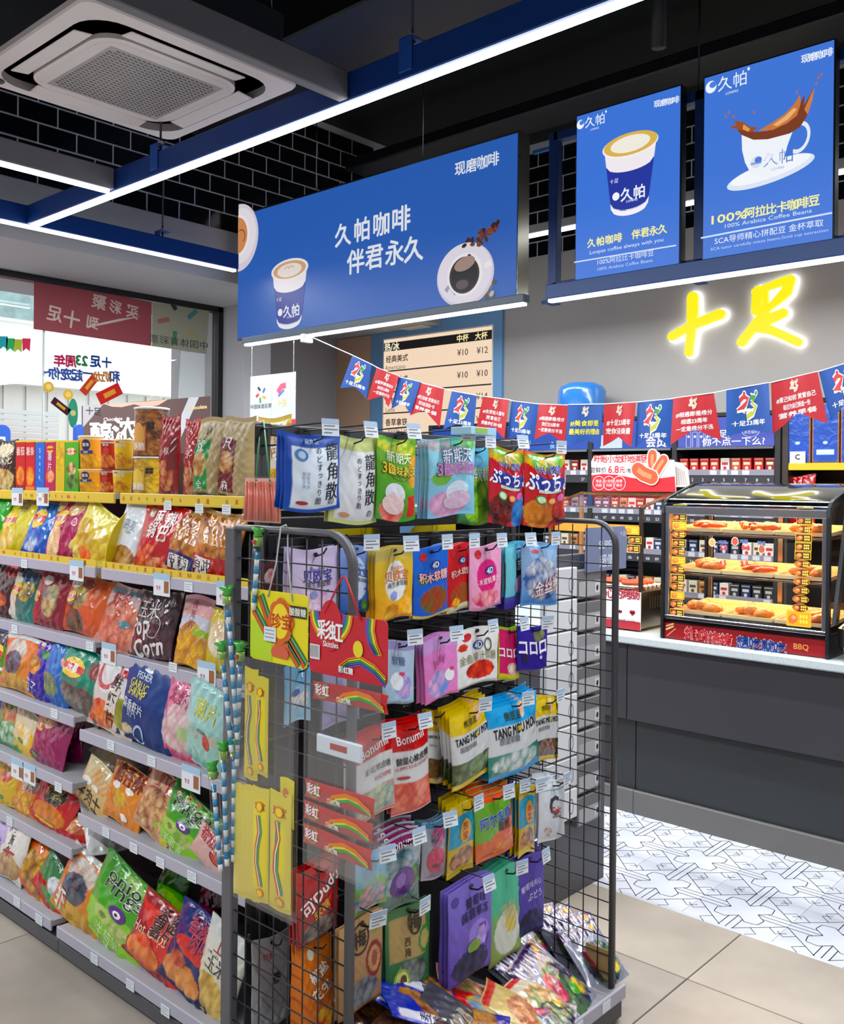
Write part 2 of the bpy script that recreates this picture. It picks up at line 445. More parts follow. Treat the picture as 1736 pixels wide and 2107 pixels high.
# shop window and what is outside
YG = 6.03
g0, g1 = -1.4, 4.33
win = MB()
for a, b in (((g0, YG - .04, 2.89), (g1, YG + .04, 2.934)), ((g0, YG - .04, 0), (g1, YG + .04, .12)), ((g1 - .05, YG - .04, 0), (g1, YG + .04, 2.934)), ((g0, YG - .04, 0), (g0 + .05, YG + .04, 2.934))): win.box(a, b, '101114', .004)
win = win.build('window_1', POWDER, **ST)
gx = [g0 + .05] + [hit(p, 700, 'y', YG).x for p in (90, )] + [g1 - .05]
for a, b in zip(gx[:-1], gx[1:]): MB().box((a + .003, YG - .005, .12), (b - .003, YG + .005, 2.89), 'ffffff').build('glass_pane', GLASS, win)
MB().box((gx[1] - .004, YG - .008, .12), (gx[1] + .004, YG + .008, 2.89), 'c9d2d2').build('glass_joint', PLASTIC, win)

# ---- building over the street
bd = empty('street_building', (3, 14, 0), label='pale building with framed windows across the street outside the shop window', category='building')
def bpart(nm, fn, m=PAINT):
    q = MB(); fn(q); return q.build(nm, m, bd, (-3, -14, 0))
def wallf(q): q.box((-9, 14, -.4), (14, 14.6, 8.5), 'e8e6df')
bpart('facade', wallf)
def bandf(q):
    q.box((-9, 13.7, 3.0), (14, 14, 3.75), 'f4f3ee'); q.box((-9, 13.85, 5.05), (14, 14, 5.35), 'f6f6f2')
bpart('fascia', bandf)
rr = random.Random(5)
for i in range(12):
    for (z0, z1) in ((3.95, 4.95), (5.5, 6.8)):
        x = -8 + i * 1.75
        w_ = bpart('window', lambda q: (q.box((x, 13.95, z0), (x + 1.45, 14.02, z1), 'eef2f2')))
        k = MB()
        for a in range(2):
            for b in range(2): k.box((x + .05 + a * .7, 13.93, z0 + .05 + b * (z1 - z0 - .08) / 2), (x + .7 + a * .7, 13.96, z0 + (b + 1) * (z1 - z0 - .06) / 2), ('9fb3b0', '8fa6a4', 'b7c6c2')[rr.randrange(3)])
        k.build('pane', GLOSSTILE, w_)
bpart('shop_screen', lambda q: [q.box((-3 + i * .34, 13.97, .9), (-2.72 + i * .34, 13.99, 3.0), 'ebe7df') for i in range(40)])
bpart('pink_board', lambda q: q.box((-6, 12.6, .2), (6.5, 12.7, 2.12), 'e8466e'))
bpart('shutter', lambda q: [q.box((-6, 12.9, 2.1 + i * .08), (6.5, 12.95, 2.16 + i * .08), 'd7d9d4') for i in range(6)])
MB().box((-14, 6.7, -.35), (20, 14, -.3), 'b4b4b2').build('street', STONE, **ST)

# ---- prints stuck to the inside of the glass (seen from behind, so mirrored)
Yf = YG - .03
P6 = px_y(Yf); F6 = fY(Yf)
def yquad(mb, pts, col, Y0, th=.002):
    mb.prism([(P6(*p)) for p in pts], Y0, Y0 - th, col)
mb = MB(); yquad(mb, [(70, 571), (312, 622), (311, 712), (69, 677)], 'b2646c', Yf)
c = P6(200, 640)
for t, px, py, s in (('聚', 203, 622, 30), ('彩', 237, 632, 26), ('买', 272, 642, 28), ('到', 190, 664, 26), ('十', 147, 657, 34), ('足', 112, 646, 30)):
    u = P6(px, py); text(mb, t, s * .0034, u[0], u[1], 'e9dcd2', F6, .03, off=.003, mirror=True, rot=-.12)
u = [P6(*p) for p in ((178, 671), (245, 656), (290, 651), (246, 661), (179, 675))]; poly(mb, u, 'f2e9e2', F6, .003)
mb.build('red_window_banner', FILMPRINT, label='translucent red banner with mirrored brush writing stuck on the shop window', category='banner')
mb = MB(); yquad(mb, [(313, 622), (430, 640), (424, 728), (312, 712)], 'b4b5a4', Yf)
ctr = P6(368, 661)
for i, (c_, a) in enumerate((('4a4f4c', 1.9), ('c98a7e', 3.1), ('5f9f7e', 4.3), ('c9b98a', 5.5), ('5f9fa0', .4))):
    x, z = ctr[0] + .085 * math.cos(a) * 1.0, ctr[1] + .085 * math.sin(a)
    stroke(mb, [(x, z), (x + .1 * math.cos(a + .35), z + .1 * math.sin(a + .35))], .035, c_, F6, .003)
u = P6(368, 704); text(mb, '中国体育彩票', .062, u[0], u[1], '6b6e66', F6, .01, fit=.5, off=.003, mirror=True)
mb.build('grey_green_window_panel', FILMPRINT, label='grey-green panel with a pinwheel emblem stuck on the window beside the red banner', category='sign')
mb = MB()
yquad(mb, [(372, 722), (421, 728), (421, 822), (366, 822)], 'e3e8e8', Yf)
mb.build('white_window_sheet', FILMPRINT, label='plain white sheet on the window below the grey-green panel', category='sheet')
mb = MB()
for t, px, py, s, c_ in (('十', 219, 746, 20, '2f56b0'), ('足', 196, 744, 22, '2f56b0'), ('周', 146, 744, 22, 'e0356a'), ('年', 122, 742, 22, 'e0356a'), ('23', 168, 742, 24, '3a9a56'),
                         ('和', 236, 775, 22, '4a6cc0'), ('奶', 219, 775, 20, 'e89a3c'), ('龙', 200, 775, 20, 'e89a3c'), ('一', 180, 768, 20, '4a6cc0'), ('起', 158, 772, 22, '4a6cc0'), ('宠', 136, 770, 22, '4a6cc0'), ('你', 112, 768, 22, '4a6cc0'), ('~', 96, 766, 20, '4a6cc0')):
    u = P6(px, py); text(mb, t, s * .0036, u[0], u[1], c_, F6, .03, off=.001, mirror=True, out='f6f8fa')
mb.build('anniversary_window_lettering', FILMPRINT, label='two lines of mirrored red, green and blue anniversary lettering on the window', category='lettering')
for (px, py, c_, lab) in ((8, 706, '2f9aa6', 'teal'), (22, 710, '38a860', 'green'), (38, 712, 'a8b83c', 'olive'), (55, 710, 'd8365c', 'crimson')):
    mb = MB(); x, z = P6(px, py); poly(mb, [(x - .03, z + .04), (x + .025, z + .045), (x + .02, z - .04), (x - .003, z - .022), (x - .028, z - .045)], c_, F6, .001)
    mb.prism([(x - .03, z + .04), (x + .025, z + .045), (x + .024, z + .043), (x - .03, z + .038)], Yf, Yf - .001, c_)
    mb.build('pennant_sticker', FILMPRINT, label='small %s pennant of the bunting sticker on the window' % lab, category='sticker')
for (px, py, w_, h_, a, c_, lab) in ((225, 810, .19, .085, .5, 'd83a34', 'larger tilted red sweet-wrapper sticker on the window, at the right'), (183, 792, .15, .06, .9, 'd0503c', 'narrow tilted red bar sticker on the window beside the larger one'),
                                     (125, 836, .14, .05, -.6, '5a2f3c', 'dark maroon bar sticker low on the window')):
    mb = MB(); x, z = P6(px, py); R = lambda u, v: (x + u * math.cos(a) - v * math.sin(a), z + u * math.sin(a) + v * math.cos(a))
    mb.prism([R(-w_ / 2, -h_ / 2), R(w_ / 2, -h_ / 2), R(w_ / 2, h_ / 2), R(-w_ / 2, h_ / 2)], Yf, Yf - .002, c_); poly(mb, [R(-w_ / 4, -h_ / 5), R(w_ / 4, -h_ / 5), R(w_ / 4, h_ / 5), R(-w_ / 4, h_ / 5)], 'f2c04a', F6, .003)
    mb.build('snack_sticker', FILMPRINT, label=lab, category='sticker')
for (px, py, c_, lab) in ((100, 796, 'e8c23c', 'round yellow fruit sticker on the window near the lettering'), (140, 812, 'eec844', 'small yellow fruit sticker on the window beside the green bottle sticker'), (150, 850, '4fae8e', 'green bottle sticker low on the window')):
    mb = MB(); x, z = P6(px, py); n = 14
    mb.prism([(x + .035 * math.cos(6.283 * k / n), z + (.035 if c_ != '4fae8e' else .1) * math.sin(6.283 * k / n)) for k in range(n)], Yf, Yf - .002, c_)
    disc(mb, x, z, .02, .02, 'f4e8a0', F6, .003, 14)
    mb.build('fruit_sticker', FILMPRINT, label=lab, category='sticker')

# brown poster board standing in front of the window
Yp = 5.6; PP = px_y(Yp); FP = fY(Yp)
mb = MB(); pts = [PP(170, 835), PP(433, 815), PP(433, 940), PP(170, 940)]
mb.prism([(x, z) for x, z in pts], Yp, Yp + .012, '5b4340')
u = [PP(170, 835), PP(212, 832), PP(170, 880)]; poly(mb, u, 'a8a6a8', FP, .001)
u = [PP(388, 818), PP(409, 817), PP(372, 900), PP(352, 903)]; poly(mb, u, 'b9bcc0', FP, .001)
u = [PP(215, 832), PP(250, 829), PP(300, 826), PP(345, 822), PP(325, 834), PP(300, 838), PP(275, 832), PP(250, 838), PP(230, 837)]; poly(mb, u, 'd8a890', FP, .002)
for t, px, py, s in (('醇', 208, 892, .15), ('心', 236, 894, .1), ('浓', 258, 886, .17)):
    x, z = PP(px, py); text(mb, t, s, x, z, 'f2eee8', FP, .03, off=.002, rot=.08)
x, z = PP(232, 862); text(mb, 'Chocolate', .03, x, z, 'e8e0d8', FP, .02, off=.002, rot=.12)
x, z = PP(192, 846); text(mb, '十足', .05, x, z, '3c2c2a', FP, .02, off=.002)
x, z = PP(406, 838); text(mb, 'Chocolate', .034, x, z, 'e6c48a', FP, .05, off=.003, rot=.15)
mb.box((pts[0][0] + .05, Yp + .012, 0), (pts[0][0] + .07, Yp + .03, pts[0][1] - .02), '2c2a2a').box((pts[1][0] - .07, Yp + .012, 0), (pts[1][0] - .05, Yp + .03, pts[1][1] - .02), '2c2a2a')
mb.build('brown_poster_board', CARD, label='dark brown chocolate poster board standing in front of the shop window', category='poster')
for (p0, p1, lab, ch) in ((-12, 22, 'rounded blue sign edge cut by the left border behind the top shelf', '机'), (158, 172, 'blue rounded sign edge peeping out behind the stacked snack cups', '')):
    mb = MB(); a, b = px_y(4.6)(p0, 873), px_y(4.6)(p1, 873); z = a[1]; w_ = b[0] - a[0]; r = min(.04, w_ / 2.2)
    pts = [(a[0], .0), (b[0], .0)] + [(b[0] - r + r * math.cos(t), z - r + r * math.sin(t)) for t in np.linspace(0, 1.57, 6)] + [(a[0] + r - r * math.sin(t), z - r + r * math.cos(t)) for t in np.linspace(0, 1.57, 6)]
    mb.prism(pts, 4.6, 4.64, '1d55b8')
    if ch: text(mb, ch, .09, b[0] - .06, z - .1, 'f4f6fa', fY(4.6), .03, off=.001)
    mb.build('blue_rounded_sign', PLASTIC, label=lab, category='sign')

# small white hanging sign left of the rack
Yh = XS - .05; PH = px_x(Yh); FH = fX(Yh)
a, b = PH(515, 775), PH(606, 862)
mb = MB().box((Yh, -b[0], b[1]), (Yh + .006, -a[0], a[1]), 'cfd2d6').box((Yh - .001, -b[0], b[1] - .03), (Yh + .006, -a[0], b[1]), 'e03050')
x, z = PH(537, 811); k = 1.75
for i, (c_, an) in enumerate((('303436', 1.9), ('d8402c', 3.1), ('3a9a56', 4.3), ('e8a83c', 5.5), ('3a7ac0', .4))): stroke(mb, [(x + k * .012 * math.cos(an), z + k * .014 * math.sin(an)), (x + k * .03 * math.cos(an + .3), z + k * .032 * math.sin(an + .3))], .009 * k, c_, FH, .001)
x, z = PH(537, 836); text(mb, '中国体育彩票', .03, x, z, '4a4c50', FH, 0, fit=.21, off=.001)
x, z = PH(579, 800); stroke(mb, [(x - .035, z - .02), (x, z + .015), (x + .042, z + .02)], .036, 'e8607a', FH, .001); stroke(mb, [(x - .03, z - .045), (x + .024, z - .008)], .014, '6a7ac8', FH, .001)
x, z = PH(580, 829); text(mb, '十足', .045, x, z, 'f0dc8a', FH, .03, off=.001)
rect(mb, PH(559, 800)[0] - .001, PH(559, 800)[0] + .001, b[1] + .01, a[1] - .01, 'c8ccd0', FH, .001)
hs = mb.build('hanging_white_sign', CARD, label='small white square sign with two little emblems hanging below the coffee sign', category='sign')
for px in (517, 603):
    p = PH(px, 775); MB().tube([(Yh + .003, -p[0], p[1]), (Yh + .003, -p[0], zs)], .002, 'd8dce0', 4).build('hanging_wire', STEEL, hs)
# ================================================================ CEILING: lamp grid, air conditioner, ducts
BLUE = '0b3a86'; GREY = '6e6f76'
def beam(name, a, b, w, h, col, lab, led=True, ledw=None, rods=()):
    """a channel with a lit diffuser along its underside"""
    a, b = Vector(a), Vector(b); d = (b - a).normalized(); al = abs(d.y) > .5
    t = empty(name, a, 0, label=lab, category='ceiling light', group='strip lights of the ceiling grid')
    ex = Vector((w / 2, 0, 0)) if al else Vector((0, w / 2, 0)); L = b - a
    mb = MB().box(-ex + Vector((0, 0, 0)), ex + L + Vector((0, 0, h)), col, .004)
    mb.build('channel', POWDER, t)
    if led:
        lw = (ledw or w * .45) / 2; e2 = Vector((lw, 0, 0)) if al else Vector((0, lw, 0))
        MB().box(-e2 + d * .01 + Vector((0, 0, -.013)), e2 + L - d * .01 + Vector((0, 0, -.0005)), 'f4f8ff').build('diffuser', LED, t)
    for r in rods:
        p = a + d * r
        q = MB().tube([(p.x - a.x, p.y - a.y, h), (p.x - a.x, p.y - a.y, ZC - a.z)], .005, '3b3d42', 6); q.build('threaded_rod', STEEL, t)
        o = Vector((p.x - a.x, p.y - a.y, 0))
        MB().box(o + Vector((-.036, -.03, .02)), o + Vector((-.031, .03, h + .035)), '1a4fa8' if col == BLUE else GREY, .002).box(o + Vector((-.036, -.03, h + .03)), o + Vector((.036, .03, h + .036)), '1a4fa8', .002).tube([o + Vector((0, 0, h + .03)), o + Vector((0, 0, h + .055))], .013, 'b8bcc2', 6).build('bracket', POWDER, t)
    return t
yr = [hit(p, q, 'x', XA).y + 2.2 for p, q in ((330, 330), (848, 110))]
beam('strip_light', (XA, -2.2, ZL), (XA, YW - .03, ZL), .06, .1, BLUE, 'long blue strip light running from the near ceiling to the window strip', rods=yr)
xr = hit(334, 495, 'y', YW).x + 2.2
beam('strip_light', (-2.2, YW, ZL), (3.655, YW, ZL), .06, .1, BLUE, 'blue strip light running along the bulkhead above the shop window', rods=[xr])
beam('strip_light', (-.4, 4.04, ZL), (XA - .035, 4.04, ZL), .07, .1, GREY, 'grey strip light below the air conditioner, farther from the camera', ledw=.018)
beam('steel_channel', (-.4, 2.45, ZL), (XA - .035, 2.45, ZL), .045, .1, '66676e', 'unlit grey steel channel joining the long blue strip light, nearest the camera', led=False)
beam('strip_light', (-.6, -2.2, ZL), (-.6, YW - .03, ZL), .06, .1, BLUE, 'unseen blue strip light added outside the left border to light the shop')  # housing of the added strip, never in view
XT_ = XS - .045
beam('strip_light', (XT_, 3.043 * KS, zs + .005), (XT_, 5.545 * KS, zs + .005), .055, .04, '4a5560', 'strip light fixed under the large coffee sign', ledw=.032)
beam('strip_light', (XT_, .6, zs), (XT_, 2.9 * KS, zs), .055, .07, '123a72', 'strip light running under the two coffee posters', ledw=.032)
p0, p1 = hit(1085, 485, 'x', 5.2), hit(1450, 400, 'x', 5.2)
beam('strip_light', (5.2, -1.5, p0.z), (5.2, 5.1, p0.z), .06, .06, 'b9bcc0', 'strip light near the back wall seen in the gaps between the posters', ledw=.05)
# blue hanging frame behind the posters
XF_ = XS + .05; FO = Vector((XF_, 2.9 * KS, zs))
fr = empty('poster_support', FO, label='dark blue steel support holding the posters over the counter', category='support')
def fp(nm, mb, m=POWDER): mb.xf(Matrix.Translation(-FO)); return mb.build(nm, m, fr)
yA = -px_x(XF_)(1137, 400)[0]; zr_ = zs + .8
for y in (yA, -px_x(XF_)(1430, 400)[0] - .02): fp('post', MB().box((XF_, y - .025, zs), (XF_ + .045, y + .027, zr_ + .045), '0c2f68', .003))
fp('rail', MB().box((XF_, .6, zr_), (XF_ + .045, yA, zr_ + .045), '0c2f68', .003)); fp('rail', MB().box((XF_, .6, zs + .068), (XF_ + .045, yA, zs + .108), '0c2f68', .003))
fp('link_bar', MB().box((XF_ + .01, yA, zr_ - .03), (XF_ + .03, 3.1 * KS, zr_ - .012), '1c5a98', .003)); fp('link_bar', MB().box((XF_ + .01, yA, zs + .01), (XF_ + .03, 3.03 * KS, zs + .028), '1c4a78', .003))
p = hit(1437, 200, 'x', XF_ + .02)
fp('hanging_rod', MB().tube([(XF_ + .02, p.y, zr_ + .04), (XF_ + .02, p.y, ZC)], .004, '2c2f35', 6), STEEL)
p = hit(1437, 200, 'x', 5.2)
MB().tube([(5.2, p.y, p0.z), (5.2, p.y, ZC)], .004, '55585e', 6).build('suspension_rod', STEEL, label='thin rod holding the strip light near the back wall', category='rod')

# cassette air conditioner
ac = empty('air_conditioner', (2.022, 3.405, 3.2), label='white square cassette air conditioner hanging below the black ceiling', category='air conditioner')
def rr2(h, r, n=7): 
    return [(sx * (h - r) + r * math.cos(a), sy * (h - r) + r * math.sin(a)) for sx, sy, a0 in ((1, 1, 0), (-1, 1, 1.5708), (-1, -1, 3.1416), (1, -1, 4.7124)) for a in np.linspace(a0, a0 + 1.5708, n)]
def ringband(mb, o, z0, i, z1, col):
    V = [(x, y, z0) for x, y in o] + [(x, y, z1) for x, y in i]; n = len(o)
    mb.add(V, [(k, (k + 1) % n, n + (k + 1) % n, n + k) for k in range(n)], col, False)
mb = MB(); WHT = 'dcd5d4'
o0, o1, i1 = rr2(.468, .05), rr2(.462, .05), rr2(.405, .13)
ringband(mb, o0, .03, o0, .008, WHT); ringband(mb, o0, .008, o1, 0, WHT); ringband(mb, o1, 0, i1, -.004, WHT)
ringband(mb, i1, -.004, i1, .03, 'b9b3b2')
mb.add([(x, y, .03) for x, y in i1], [tuple(range(len(i1)))], '6c6866')
mb.build('panel', PLASTIC, ac)
mb = MB(); c0, c1_ = rr2(.312, .11), rr2(.295, .1)
ringband(mb, c0, .01, c0, -.008, WHT); ringband(mb, c0, -.008, c1_, -.012, WHT); ringband(mb, c1_, -.012, rr2(.288, .095), -.016, WHT)
mb.add([(x, y, -.016) for x, y in rr2(.288, .095)], [tuple(range(len(c0)))], 'd6cfce'); mb.build('intake_cover', PLASTIC, ac)
mb = MB(); G = .235; n = 22
mb.box((-G - .012, -G - .012, -.0166), (G + .012, G + .012, -.0165), 'a29d9b')
for i in range(n):
    for j in range(n):
        x, y = -G + 2 * G * (i + .5) / n, -G + 2 * G * (j + .5) / n
        if (abs(x) > G * .93 and abs(y) > G * .88): continue
        a = .0094; q = [(x - a, y - a * .35), (x - a * .6, y - a * .75), (x + a, y - a * .2 + .002), (x + a, y + a * .45), (x + a * .4, y + a * .75), (x - a, y + a * .2)]
        mb.add([(u, v, -.0172) for u, v in q], [tuple(range(6))], '55504f')
mb.build('intake_grille', PLASTIC, ac, kind='stuff')
for k in range(4):
    a = k * math.pi / 2
    mb = MB().box((-.25, -.036, -.008), (.25, .036, -.002), WHT, .003)
    o = mb.build('louver_flap', PLASTIC, ac); o.rotation_euler = (math.radians(7), 0, a)
    o.location = (.357 * math.sin(a), -.357 * math.cos(a), -.001)
mb = MB()
for i in range(9): mb.box((-.15 + i * .028, .345, -.001), (-.132 + i * .028, .38, .004), '8d8a88')
mb.build('outlet_vanes', PLASTIC, ac, kind='stuff')
mb = MB(); mb.lathe([(.03, 0), (.03, -.006), (.024, -.008)], (-.38, .40, -.002), '3a3434', 18); mb.build('sensor', PLASTIC, ac)
MB().box((-.42, -.42, .03), (.42, .42, .3), '23262b', .01).build('housing', POWDER, ac)
for sx in (-1, 1):
    for sy in (-1, 1): MB().tube([(sx * .38, sy * .38, .3), (sx * .38, sy * .38, ZC - 3.2)], .005, '55585e', 6).build('hanger', STEEL, ac)
# dark services under the ceiling
def duct(name, a, b, col, lab, cat='duct'):
    MB().box(a, b, col, .01).build(name, POWDER, label=lab, category=cat)
duct('air_duct', (3.0, -2, 3.8), (3.6, 5.1, 4.15), '0b0d12', 'wide black air duct running above the coffee sign')
duct('cable_tray', (4.75, -2, 3.9), (5.05, 5.1, 3.98), '14161a', 'flat black cable tray near the back wall', 'tray')
duct('air_duct', (-1, 1.2, 3.7), (1.5, 1.75, 4.05), '15181e', 'black duct crossing above the near grey strip light')
for i, y in enumerate((1.1, 2.1)):
    MB().tube([(3.9, y, 3.6), (3.9, y, ZC)], .035, '1a1d24', 8).build('ceiling_pipe', POWDER, label='vertical black pipe above the posters, the %s one' % ('nearer', 'farther')[i], category='pipe')
# ================================================================ ILLUMINATED SIGNS
PS = px_x(XS); FS = fX(XS)
def mph(px, py): return hit(px, py, 'x', XS).y - hit(px + 1, py, 'x', XS).y
def mpx(X0, px, py): return hit(px, py, 'x', X0).z - hit(px, py + 1, 'x', X0).z
y0, y1, z0, z1 = hit(1065, 270, 'x', XS).y, hit(491, 445, 'x', XS).y, hit(489, 698, 'x', XS).z, hit(491, 445, 'x', XS).z
sg = empty('coffee_sign', (XS, (y0 + y1) / 2, z0), label='large blue lightbox sign with white lettering and coffee cups hanging over the counter', category='sign')
def sg_build(name, mb, m, par=sg): mb.xf(Matrix.Translation(-Vector(par.location))); return mb.build(name, m, par)
sg_build('cabinet', MB().box((XS + .002, y0 - .004, z0 - .012), (XS + .1, y1 + .004, z1 + .012), 'a9a598', .002), STEEL)
SB = '2a62bd'
mb = MB(); rect(mb, -y1, -y0, z0, z1, SB, FS, 0)
# saucer and cup cut by the left edge
def clipdisc(mb, px, py, rx, rz, col, off, xmin=None, zmin=None):
    x, z = PS(px, py); t = np.linspace(0, 2 * math.pi, 40, endpoint=False); X = x + rx * np.cos(t); Z = z + rz * np.sin(t)
    if xmin is not None: X = np.maximum(X, xmin)
    if zmin is not None: Z = np.maximum(Z, zmin)
    mb.add(FS(np.append(X, X.mean()), np.append(Z, Z.mean()), off), [(40, i, (i + 1) % 40) for i in range(40)], col)
u = .0034
clipdisc(mb, 491, 490, .235 * KS, .25 * KS, 'e0d6e6', .001, -y1); clipdisc(mb, 494, 486, .19 * KS, .205 * KS, 'efe8f0', .0015, -y1); clipdisc(mb, 490, 486, .14 * KS, .155 * KS, 'f6f2f4', .002, -y1); clipdisc(mb, 489, 486, .12 * KS, .135 * KS, 'd98f58', .0025, -y1)
x, z = PS(500, 486); ring(mb, x - .02, z, .04, .048, '8a4a24', FS, .003, 16, -1, 2)
def papercup(mb, P, F, cx, ctop, cbot, wt, wb, px_m, lit=1, logo=True):
    """paper cup: rim ellipse, milk with leaf art, white collar, blue sleeve, white foot"""
    x, zt = P(cx, ctop); zb = P(cx, cbot)[1]; W0 = wt * px_m / 2; W1 = wb * px_m / 2; h = zt - zb; er = W0 * .38
    def ww(t): return W0 * .93 + (W1 - W0 * .93) * t
    def band(t0, t1, col, off, sag=1):
        T = np.linspace(-1, 1, 13); e0, e1 = er * sag * .75, er * sag * .75
        top = [(x + ww(t0) * a, zt - h * t0 - e0 * math.sqrt(max(0, 1 - a * a))) for a in T]; bot = [(x + ww(t1) * a, zt - h * t1 - e1 * math.sqrt(max(0, 1 - a * a))) for a in T]
        P_ = np.array(top + bot); mb.add(F(P_[:, 0], P_[:, 1], off), [(i, i + 1, 13 + i + 1, 13 + i) for i in range(12)], col)
    band(.0, .3, 'eee8ee', .001); band(.28, .92, '23359c', .0015); band(.9, 1.0, 'f2f0f4', .0015)
    disc(mb, x, zt, W0, er, 'f2eef0', F, .002); disc(mb, x, zt, W0 * .88, er * .8, 'd9a878', F, .0025); disc(mb, x, zt - er * .05, W0 * .66, er * .62, 'f0e6de', F, .003)
    for s_ in (-1, 1): ring(mb, x + s_ * W0 * .12, zt + er * .1, W0 * .1, W0 * .14, 'd0a080', F, .0035, 12, 0, 3.1, .6)
    if logo:
        text(mb, '久帕', W0 * .42, x + W0 * .12, zt - h * .66 - er * .7, 'eef2fa', F, .02, off=.003); disc(mb, x - W0 * .48, zt - h * .66 - er * .7, W0 * .13, W0 * .13, 'eef2fa', F, .003)
        text(mb, 'LONPAS', W0 * .1, x + W0 * .1, zt - h * .78 - er * .7, 'eef2fa', F, .01, off=.003)
        text(mb, '十足', W0 * .15, x - W0 * .55, zt - h * .42 - er * .6, 'dfe6f4', F, .01, off=.003)
papercup(mb, PS, FS, 596, 555, 660, 76, 50, mph(596, 600))
m_ = mpx(XS, 770, 480)
for t, px, py, s in (('久', 706, 483, 48), ('帕', 745, 472, 48), ('咖', 785, 461, 48), ('啡', 826, 450, 50), ('伴', 732, 538, 50), ('君', 770, 529, 50), ('永', 812, 519, 50), ('久', 851, 512, 50)):
    x, z = PS(px, py); text(mb, t, s * m_, x, z, 'eef3fb', FS, .025, off=.002)
m_ = mpx(XS, 981, 337)
for i, t in enumerate('现磨咖啡'):
    x, z = PS(947 + 23 * i, 347 - 6.6 * i); text(mb, t, 28 * m_, x, z, 'eef3fb', FS, .02, off=.002)
# black coffee on a saucer with beans
m_ = mpx(XS, 957, 563)
rb = random.Random(8)
for i in range(46):
    t = rb.random(); px = 965 + 62 * t + rb.uniform(-13, 11) * (1.2 - t); py = 515 - 58 * t + rb.uniform(-14, 14) * (1.2 - t)
    x, z = PS(px, py); a = rb.uniform(0, 3.1); disc(mb, x, z, 7 * m_, 4.3 * m_, rb.choice(('5a2c20', '7a4030', '8c5038', '44201a')), FS, .002 + i * .00008, 10, a); stroke(mb, [(x - 5 * m_ * math.cos(a), z - 5 * m_ * math.sin(a)), (x + 5 * m_ * math.cos(a), z + 5 * m_ * math.sin(a))], .0035, '2c1410', FS, .0021 + i * .00008)
for i in range(12):
    x, z = PS(1006 + rb.uniform(-10, 12), 598 + rb.uniform(-20, 12)); disc(mb, x, z, 7 * m_, 5 * m_, rb.choice(('5a4c40', '7a6a58', 'b8c2b8', '6a3430')), FS, .002 + i * .0001, 9, rb.random() * 3)
x, z = PS(957, 565)
clipdisc(mb, 957, 566, 76 * m_, 66 * m_, 'd9cfe2', .0032, None, z0 + .002); clipdisc(mb, 956, 563, 72 * m_, 62 * m_, 'e8e2ee', .0036, None, z0 + .002)
stroke(mb, [PS(918, 600), PS(926, 588), PS(940, 604)], .03, 'a89eb0', FS, .004)
disc(mb, x, z, 47 * m_, 44 * m_, 'f4f1f6', FS, .0044, 30); disc(mb, x - .003, z - .003, 40 * m_, 38 * m_, '3a201c', FS, .0048, 30)
disc(mb, x - .002, z - .01, 35 * m_, 32 * m_, '0e0a0e', FS, .0052, 30); disc(mb, x, z + 22 * m_, 28 * m_, 14 * m_, 'a4887e', FS, .0056, 20, .2); disc(mb, x - 6 * m_, z - 20 * m_, 17 * m_, 10 * m_, '5c4a52', FS, .0056, 20)
stroke(mb, [PS(998, 548), PS(1012, 540)], .03, 'f4f1f6', FS, .0046)
sg_build('lit_face', mb, LITSOFT)
for x_ in (hit(855, 300, 'x', XS).y, 4.4): sg_build('hanging_wire', MB().tube([(XS + .06, x_, z1 + .01), (XS + .06, x_, ZC)], .003, '8a8d92', 5), STEEL)
# clamp under the sign from which the bunting starts
p = hit(632, 688, 'x', XS - .05)
sg_build('string_clamp', MB().box((XS - .09, p.y - .02, p.z - .05), (XS - .02, p.y + .02, p.z + .0), 'e8eaee', .004), PLASTIC)
# small exit box under the sign
pe = hit(850, 672, 'x', 5.6)

def poster(c, body_y, label, paint):
    ya, yb, za, zb = body_y
    t = empty('coffee_poster', (XS, (ya + yb) / 2, za), label=label, category='poster', group='lit coffee posters over the counter')
    sg_build('cabinet', MB().box((XS + .002, ya - .006, za - .008), (XS + .05, yb + .006, zb + .008), '10151c', .003), POWDER, t)
    mb = MB(); rect(mb, -yb, -ya, za, zb, c, FS, 0); paint(mb); sg_build('lit_face', mb, LIT, t)
def logo(mb, px, py, s, col='eef3fb', P=PS, F=FS):
    x, z = P(px, py); disc(mb, x - s * 1.15, z, s * .4, s * .42, col, F, .002, 18); disc(mb, x - s * 1.0, z + s * .12, s * .26, s * .22, '4a7fd8', F, .003, 12)
    text(mb, '久帕', s, x + s * .35, z, col, F, -.005, off=.002); disc(mb, x + s * 1.5, z + s * .5, s * .09, s * .12, col, F, .002, 8); text(mb, 'LONPAS', s * .22, x + s * .35, z - s * .75, col, F, 0, off=.002)
